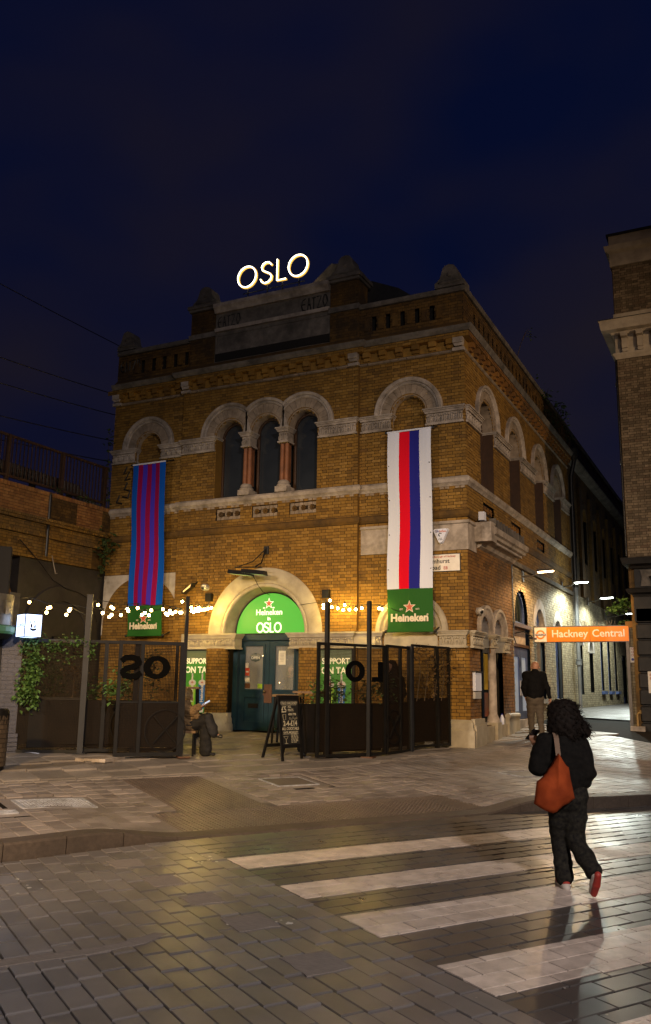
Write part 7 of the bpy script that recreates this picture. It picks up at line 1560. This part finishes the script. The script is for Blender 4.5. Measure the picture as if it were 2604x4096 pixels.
# curly hair: a full blob plus loose ringlets that break its outline
hr = [((.05, .0, 1.53), (.05, .0, 1.55), .125, .122, .04), ((.02, -.02, 1.46), (.09, -.02, 1.46), .112, .12, .05), ((.13, -.03, 1.46), (.20, -.05, 1.41), .09, .058, .05), ((.17, -.03, 1.42), (.245, -.06, 1.375), .07, .04, .04), ((-.01, -.01, 1.42), (.08, -.04, 1.37), .09, .09, .04), ((.0, .02, 1.57), (.1, .0, 1.58), .09, .09, .04)]
hb = person_part('hair', hr, m_hair, wo_, .009, .03, lambda X, Y, Z: .009 * np.sin(75 * X + 20 * Z) * np.sin(70 * Z + 31 * Y) * np.sin(68 * Y + 13))
g = MB(); rr = random.Random(2); vs = [v.co.copy() for v in hb.data.vertices]; nsn = [v.normal.copy() for v in hb.data.vertices]
for k in range(620):
    i = rr.randrange(len(vs)); p, n_ = vs[i], nsn[i]; t1 = n_.orthogonal().normalized(); t2 = n_.cross(t1); L = rr.uniform(.012, .036); ph = rr.uniform(0, 6.28); r_ = rr.uniform(.006, .012); pts = []
    for j in range(8): f_ = j / 7; a = ph + f_ * 9; pts.append(tuple(p + n_ * (L * f_ - .006) + (t1 * math.cos(a) + t2 * math.sin(a)) * r_ * f_ + Vector((.015, 0, -.012)) * f_))
    g.tube(pts, [.004, .004, .0038, .0036, .003, .0026, .002, .0014], 3, False)
g.build('ringlets', m_hair, hb, world=False, kind='stuff')
# bag with strap
g = MB(); fr = [(-.062, 1.20), (.02, 1.08), (.068, .82), (-.045, .745), (-.13, .685), (-.285, .755), (-.255, .95), (-.165, 1.03)]
rb_ = random.Random(3); out = []
for i in range(8):
    (x0, z0), (x1, z1) = fr[i], fr[(i + 1) % 8]
    for q in range(5): f_ = q / 5; out.append((x0 + (x1 - x0) * f_ + rb_.uniform(-.004, .004), z0 + (z1 - z0) * f_ - .008 * math.sin(math.pi * f_) + rb_.uniform(-.004, .004)))
def bag_side(y0, sgn, bulge):
    rings = []
    for q in range(7):
        f_ = 1 - q / 6.5; rings.append([g.V(-.10 + (x + .10) * f_, y0 + sgn * bulge * (1 - f_ ** 2.2) + .006 * math.sin((-.10 + (x + .10) * f_) * 42 + .6 * math.sin(z * 12)) - .03 * (z - .9), .90 + (z - .90) * f_) for x, z in out])
    for A, B in zip(rings, rings[1:]):
        for k in range(len(A)): j = (k + 1) % len(A); g.F(*((A[k], A[j], B[j], B[k]) if sgn < 0 else (A[j], A[k], B[k], B[j])))
    g.F(*rings[-1]); return rings[0]
ra = bag_side(-.215, -1, .075); rc = bag_side(-.15, 1, .03)
for k in range(len(ra)): j = (k + 1) % len(ra); g.F(ra[j], ra[k], rc[k], rc[j])
bg_ = g.build('shoulder_bag', m_bag, wo_, smooth=70, world=False)
g = MB(); P = [(-.06, -.19, 1.18), (-.058, -.165, 1.25), (-.055, -.125, 1.33), (-.05, -.06, 1.375), (-.05, .02, 1.375), (-.055, .10, 1.30), (-.08, .13, 1.2)]
for a, b in zip(P, P[1:]): g.bar(a, b, .045, .008, (0, -.6, .8))
g.build('bag_strap', m_strap, bg_, world=False, kind='stuff')
ph = thing('phone', 'phone with a bright blue screen in the woman\'s raised left hand', 'phone', tuple(Matrix.Translation(wp) @ Matrix.Rotation(AZ, 4, 'Z') @ Vector((-.165, .325, 1.335))), AZ)
ph.rotation_euler = (math.radians(-38), math.radians(12), AZ + .25); g = MB(); g.box(-.037, .037, -.078, .078, -.006, .004); g.build('case', m_phone, ph, world=False); g = MB(); g.box(-.033, .033, -.072, .072, .0045, .0055); g.build('screen', m_screen, ph, world=False)
# ------------------------------------------------------------------ the man walking up the lane
mp_m = at_g(2152, 2954); mo = thing('person', 'bald man in black jumper and khaki trousers walking away up the lane', 'person', tuple(mp_m), AZ)
S5 = .985
hL, hR = (-.13, 0, .92), (.05, 0, .92); kL, kR = (-.135, .06, .50), (.07, -.01, .50); aL, aR = (-.13, .03, .08), (.075, -.08, .09); sL, sR = (-.235, .0, 1.46), (.155, .0, 1.47); eL, eR = (-.30, -.01, 1.16), (.26, -.02, 1.17); wL, wR = (-.245, .06, .95), (.325, .03, .93)
mb = [((-.04, 0, .95), (-.04, 0, 1.3), .13, .14, .05), (sL, sR, .07, .07, .05), ((-.04, .0, 1.45), (-.02, .015, 1.58), .07, .062, .04), ((-.01, .02, 1.66), (-.005, .02, 1.70), .088, .092, .03), ((-.01, .075, 1.61), (-.01, .08, 1.59), .06, .055, .03), ((-.105, .02, 1.655), (-.108, .015, 1.64), .018, .014, .01), ((.088, .02, 1.655), (.090, .015, 1.64), .018, .014, .01), ((-.01, .115, 1.65), (-.01, .13, 1.635), .016, .018, .012),
      (sL, eL, .055, .045), (eL, wL, .042, .03), (sR, eR, .055, .045), (eR, wR, .042, .03), ((-.04, 0, .95), hL, .11, .1), ((-.04, 0, .95), hR, .11, .1), (hL, kL, .095, .062), (kL, aL, .06, .04), (hR, kR, .095, .062), (kR, aR, .06, .04), (aL, (-.13, .15, .04), .04, .03), (aR, (.08, .04, .04), .04, .03)]
mb += hand(wR, (.12, .12, -1), (-.2, 1, .1), (-1, .1, -.1), r=.0105, curl=.55) + hand(wL, (.2, .3, -1), (-.1, 1, .1), (1, .1, 0), r=.0105, curl=.6)
person_part('body', mb, m_skin, mo, .009, .03)
jm = [((-.04, -.0, 1.0), (-.04, .0, 1.18), .175, .195, .06), ((-.04, .0, 1.15), (-.04, .0, 1.36), .195, .165, .06), ((-.10, 0, 1.05), (-.12, 0, 1.35), .145, .14, .06), ((.03, 0, 1.05), (.05, 0, 1.35), .14, .14, .06), (sL, sR, .10, .10, .05), ((-.03, .0, 1.47), (-.02, .01, 1.575), .09, .074, .04), (sL, eL, .085, .07, .04), (eL, (-.26, .04, 1.0), .066, .05, .03), (sR, eR, .082, .066, .04), (eR, (.315, .02, .96), .062, .046, .03)]
person_part('jumper', jm, m_navyj, mo, .011, .03, folds(.005, 26))
kt = [((-.04, 0, 1.02), (-.04, 0, .92), .165, .168, .05), (hL, (-.135, .03, .70), .125, .10, .05), ((-.135, .03, .7), kL, .10, .082, .03), (kL, (-.13, .04, .24), .08, .068, .03), ((-.13, .04, .24), (-.13, .03, .11), .068, .066, .03), (hR, (.06, 0, .7), .125, .10, .05), ((.06, 0, .7), kR, .10, .082, .03), (kR, (.075, -.05, .26), .08, .068, .03), ((.075, -.05, .26), (.077, -.07, .12), .068, .066, .03)]
person_part('trousers', kt, m_khaki, mo, .011, .03, folds(.005, 30))
for pr in ([((-.13, .0, .05), (-.13, .17, .04), .05, .042)], [((.077, -.11, .055), (.085, .05, .04), .05, .042)]): person_part('shoe', pr, m_phone, mo, .01, .02)
# ------------------------------------------------------------------ seated person with phone at the left gate
sq = at_g(806, 3026); so = thing('person', 'seated person in wide dark trousers and tan fur jacket behind the left gate', 'person', (sq.x, sq.y + .02, GZ(sq.x, sq.y)), AZ)
X0 = -.20
hp = (X0 - .06, .12, .55); k1, a1, k2, a2 = (X0 + .27, .02, .66), (X0 + .40, -.03, .40), (X0 + .22, .10, .58), (X0 + .24, .06, .09)
sb = [(hp, (X0 - .18, .13, .84), .11, .11, .04), ((X0 - .18, .13, .84), (X0 - .15, .13, .97), .07, .05), ((X0 - .13, .13, 1.04), (X0 - .12, .13, 1.06), .082, .085, .03), ((X0 - .05, .13, 1.0), (X0 - .045, .13, .99), .03, .025, .02), (hp, k1, .085, .06), (k1, a1, .055, .038), (hp, k2, .085, .06), (k2, a2, .055, .038), (a1, (X0 + .50, -.04, .36), .035, .026), (a2, (X0 + .36, .05, .04), .035, .028), ((X0 - .17, .02, .88), (X0 + .0, -.04, .78), .045, .038), ((X0 + .0, -.04, .80), (X0 + .13, .02, .86), .035, .026)] + hand((X0 + .13, .02, .86), (1, .1, .3), (0, -1, .3), (-.2, .1, 1), curl=.6)
person_part('body', sb, m_skin, so, .009, .025)
person_part('jacket', [(hp, (X0 - .18, .13, .86), .15, .14, .05), ((X0 - .18, -.0, .88), (X0 + .0, -.05, .76), .09, .08, .04), ((X0 + .0, -.05, .80), (X0 + .10, .01, .85), .075, .065, .03), ((X0 - .06, .0, .72), (X0 + .06, .0, .70), .07, .07, .04)], m_fur, so, .010, .03, folds(.008, 60))
person_part('trousers', [((X0 - .08, .12, .56), (X0 + .02, .1, .58), .13, .12, .04), (hp, k1, .12, .098, .04), (k1, (X0 + .36, -.01, .50), .095, .088, .03), ((X0 + .36, -.01, .50), a1, .085, .08, .03), (hp, k2, .12, .10, .04), (k2, (X0 + .23, .08, .33), .098, .10, .03), ((X0 + .23, .08, .33), (X0 + .25, .06, .10), .10, .115, .03)], m_jean, so, .010, .03, folds(.006, 30))
person_part('hair', [((X0 - .14, .13, 1.06), (X0 - .13, .13, 1.10), .10, .095, .03), ((X0 - .20, .12, 1.02), (X0 - .23, .1, .92), .07, .05, .03)], m_blonde, so, .010, .03, folds(.006, 90))
for pr in ([((X0 + .42, -.03, .37), (X0 + .53, -.04, .35), .038, .03)], [((X0 + .27, .05, .045), (X0 + .40, .05, .035), .04, .03)]): person_part('shoe', pr, m_phone, so, .009, .02)
pp = thing('phone', 'phone with pale screen held by the seated person', 'phone', tuple(Matrix.Translation((sq.x, sq.y, GZ(sq.x, sq.y))) @ Matrix.Rotation(AZ, 4, 'Z') @ Vector((X0 + .24, .02, .93))), AZ); pp.rotation_euler = (math.radians(20), math.radians(-30), AZ); g = MB(); g.box(-.08, .08, -.04, .04, -.005, .004); g.build('case', m_cctv, pp, world=False); g = MB(); g.box(-.074, .074, -.036, .036, .0045, .0055); g.build('screen', m_scr2, pp, world=False)
stl = thing('bar_stool', 'dark stool under the seated person by the left gate', 'stool', (sq.x, sq.y, GZ(sq.x, sq.y)), AZ, 'bar stools'); g = MB(); g.box(X0 - .26, X0 + .08, -.05, .28, .40, .44); g.build('seat', m_tw, stl, world=False)
for a, b in ((X0 - .22, 0), (X0 + .04, 0), (X0 - .22, .24), (X0 + .04, .24)): g = MB(); g.tube([(a, b, .4), (a * 1.0, b, 0)], .02, 8); g.build('leg', m_black, stl, world=False)
# ------------------------------------------------------------------ hooded person behind the right fence
hq = at_y(1572, 2720, -.95); zg0 = GZ(hq.x, hq.y); ho = thing('person', 'hooded person in dark clothes standing behind the right mesh fence', 'person', (hq.x, hq.y, zg0), AZ - .2)
hb_ = [((0, 0, .9), (0, 0, 1.3), .12, .13, .05), ((-.17, 0, 1.40), (.17, 0, 1.40), .06, .06), ((0, 0, 1.4), (-.03, .0, 1.55), .06, .055), ((-.05, -.0, 1.64), (-.05, 0, 1.68), .085, .09, .03), ((-.14, 0, 1.63), (-.15, 0, 1.62), .025, .02, .02), ((-.17, 0, 1.4), (-.22, -.05, 1.12), .05, .04), ((-.22, -.05, 1.12), (-.20, -.25, 1.08), .04, .03), ((.17, 0, 1.4), (.22, 0, 1.1), .05, .04), ((.22, 0, 1.1), (.18, -.12, .9), .04, .03), ((-.08, 0, .9), (-.09, 0, .5), .09, .06), ((-.09, 0, .5), (-.1, 0, .08), .055, .04), ((.08, 0, .9), (.09, 0, .5), .09, .06), ((.09, 0, .5), (.1, 0, .08), .055, .04), ((-.1, 0, .05), (-.12, -.14, .04), .04, .03), ((.1, 0, .05), (.1, -.14, .04), .04, .03)] + hand((-.20, -.25, 1.08), (0, -1, .1), (1, 0, .2), (0, 0, -1), curl=.6) + hand((.18, -.12, .9), (0, -.3, -1), (-1, -.2, 0), (-.3, -1, 0), curl=.6)
person_part('body', hb_, m_skin_d, ho, .010, .03)
person_part('hoodie', [((0, 0, .88), (0, 0, 1.30), .17, .18, .06), ((-.16, 0, 1.38), (.16, 0, 1.38), .10, .10, .05), ((.03, .03, 1.5), (-.01, .03, 1.68), .11, .115, .04), ((-.03, 0, 1.74), (-.01, .01, 1.74), .07, .07, .03), ((-.17, 0, 1.38), (-.23, -.05, 1.12), .08, .065, .04), ((-.23, -.05, 1.12), (-.20, -.2, 1.08), .06, .05, .03), ((.17, 0, 1.38), (.23, 0, 1.1), .08, .065, .04), ((.23, 0, 1.1), (.19, -.1, .94), .06, .05, .03)], m_navyj, ho, .012, .03, folds(.006, 24))
person_part('trousers', [((0, 0, .95), (0, 0, .85), .15, .15, .05), ((-.08, 0, .85), (-.09, 0, .5), .11, .085, .04), ((-.09, 0, .5), (-.1, 0, .1), .08, .07, .03), ((.08, 0, .85), (.09, 0, .5), .11, .085, .04), ((.09, 0, .5), (.1, 0, .1), .08, .07, .03)], m_jean, ho, .012, .03)
# ------------------------------------------------------------------ two drinkers behind the door glass
def drinker(lab, x, y, top, hm, jmn, face):
    z0 = .68; o = thing('person', lab, 'person', (x, y, z0), 0); h = top - z0
    b_ = [((0, 0, h - .75), (0, 0, h - .38), .13, .13, .04), ((-.16, 0, h - .36), (.16, 0, h - .36), .06, .06), ((0, 0, h - .36), (face * .02, -.01, h - .22), .055, .05), ((face * .02, -.02, h - .12), (face * .02, -.02, h - .10), .08, .082, .02), ((face * .04, -.06, h - .17), (face * .045, -.065, h - .18), .05, .045, .02), ((face * .075, -.095, h - .125), (face * .085, -.105, h - .135), .013, .014, .01), ((-.16, 0, h - .36), (-.2, -.12, h - .62), .05, .04), ((-.2, -.12, h - .62), (-.05, -.28, h - .60), .036, .028), ((.16, 0, h - .36), (.2, -.12, h - .62), .05, .04), ((.2, -.12, h - .62), (.05, -.3, h - .60), .036, .028), ((-.09, -.05, h - .78), (-.1, -.42, h - .78), .085, .06), ((-.1, -.42, h - .78), (-.1, -.4, .08), .055, .04), ((.09, -.05, h - .78), (.1, -.42, h - .78), .085, .06), ((.1, -.42, h - .78), (.1, -.4, .08), .055, .04)]
    b_ += hand((-.05, -.28, h - .60), (.9, -.3, 0), (0, -.2, 1), (.2, .8, 0), curl=.5) + hand((.05, -.3, h - .60), (-.9, -.3, 0), (0, -.2, 1), (-.2, .8, 0), curl=.5)
    person_part('body', b_, m_skin, o, .011, .025)
    person_part('jacket', [((0, 0, h - .78), (0, 0, h - .42), .165, .16, .05), ((-.15, 0, h - .38), (.15, 0, h - .38), .085, .085, .04), ((-.16, 0, h - .38), (-.2, -.12, h - .62), .07, .06, .03), ((-.2, -.12, h - .62), (-.1, -.24, h - .6), .055, .045, .03), ((.16, 0, h - .38), (.2, -.12, h - .62), .07, .06, .03), ((.2, -.12, h - .62), (.1, -.25, h - .6), .055, .045, .03), ((-.09, -.05, h - .78), (-.1, -.4, h - .78), .1, .08), ((.09, -.05, h - .78), (.1, -.4, h - .78), .1, .08)], jmn, o, .013, .03)
    person_part('hair', [((face * .0, .02, h - .10), (face * .0, .02, h - .08), .092, .092, .03), ((-.06, .03, h - .14), (-.075, .02, h - .33), .045, .04, .03), ((.06, .03, h - .14), (.075, .02, h - .33), .045, .04, .03)], hm, o, .011, .02)
q = at_y(1186, 2690, 1.5); drinker('long haired person drinking inside, seen through the right door pane', q.x, 1.5, q.z + .10, m_hair, m_navyj, -1)
q = at_y(1160, 2690, 1.9); drinker('second seated drinker inside, turned sideways behind the first', q.x, 1.95, q.z + .16, m_blonde, m_coat, 1)
q = at_y(1190, 2735, 1.1); tb = thing('bar_table', 'dark table before the drinkers inside the door', 'table', (q.x, 1.05, .68)); g = MB(); g.box(q.x - .35, q.x + .4, .8, 1.3, 1.40, 1.44); g.build('top', m_shelf, tb)
for a in (-.3, .35): g = MB(); g.box(q.x + a - .02, q.x + a + .02, 1.03, 1.07, .68, 1.4); g.build('leg', m_black, tb)
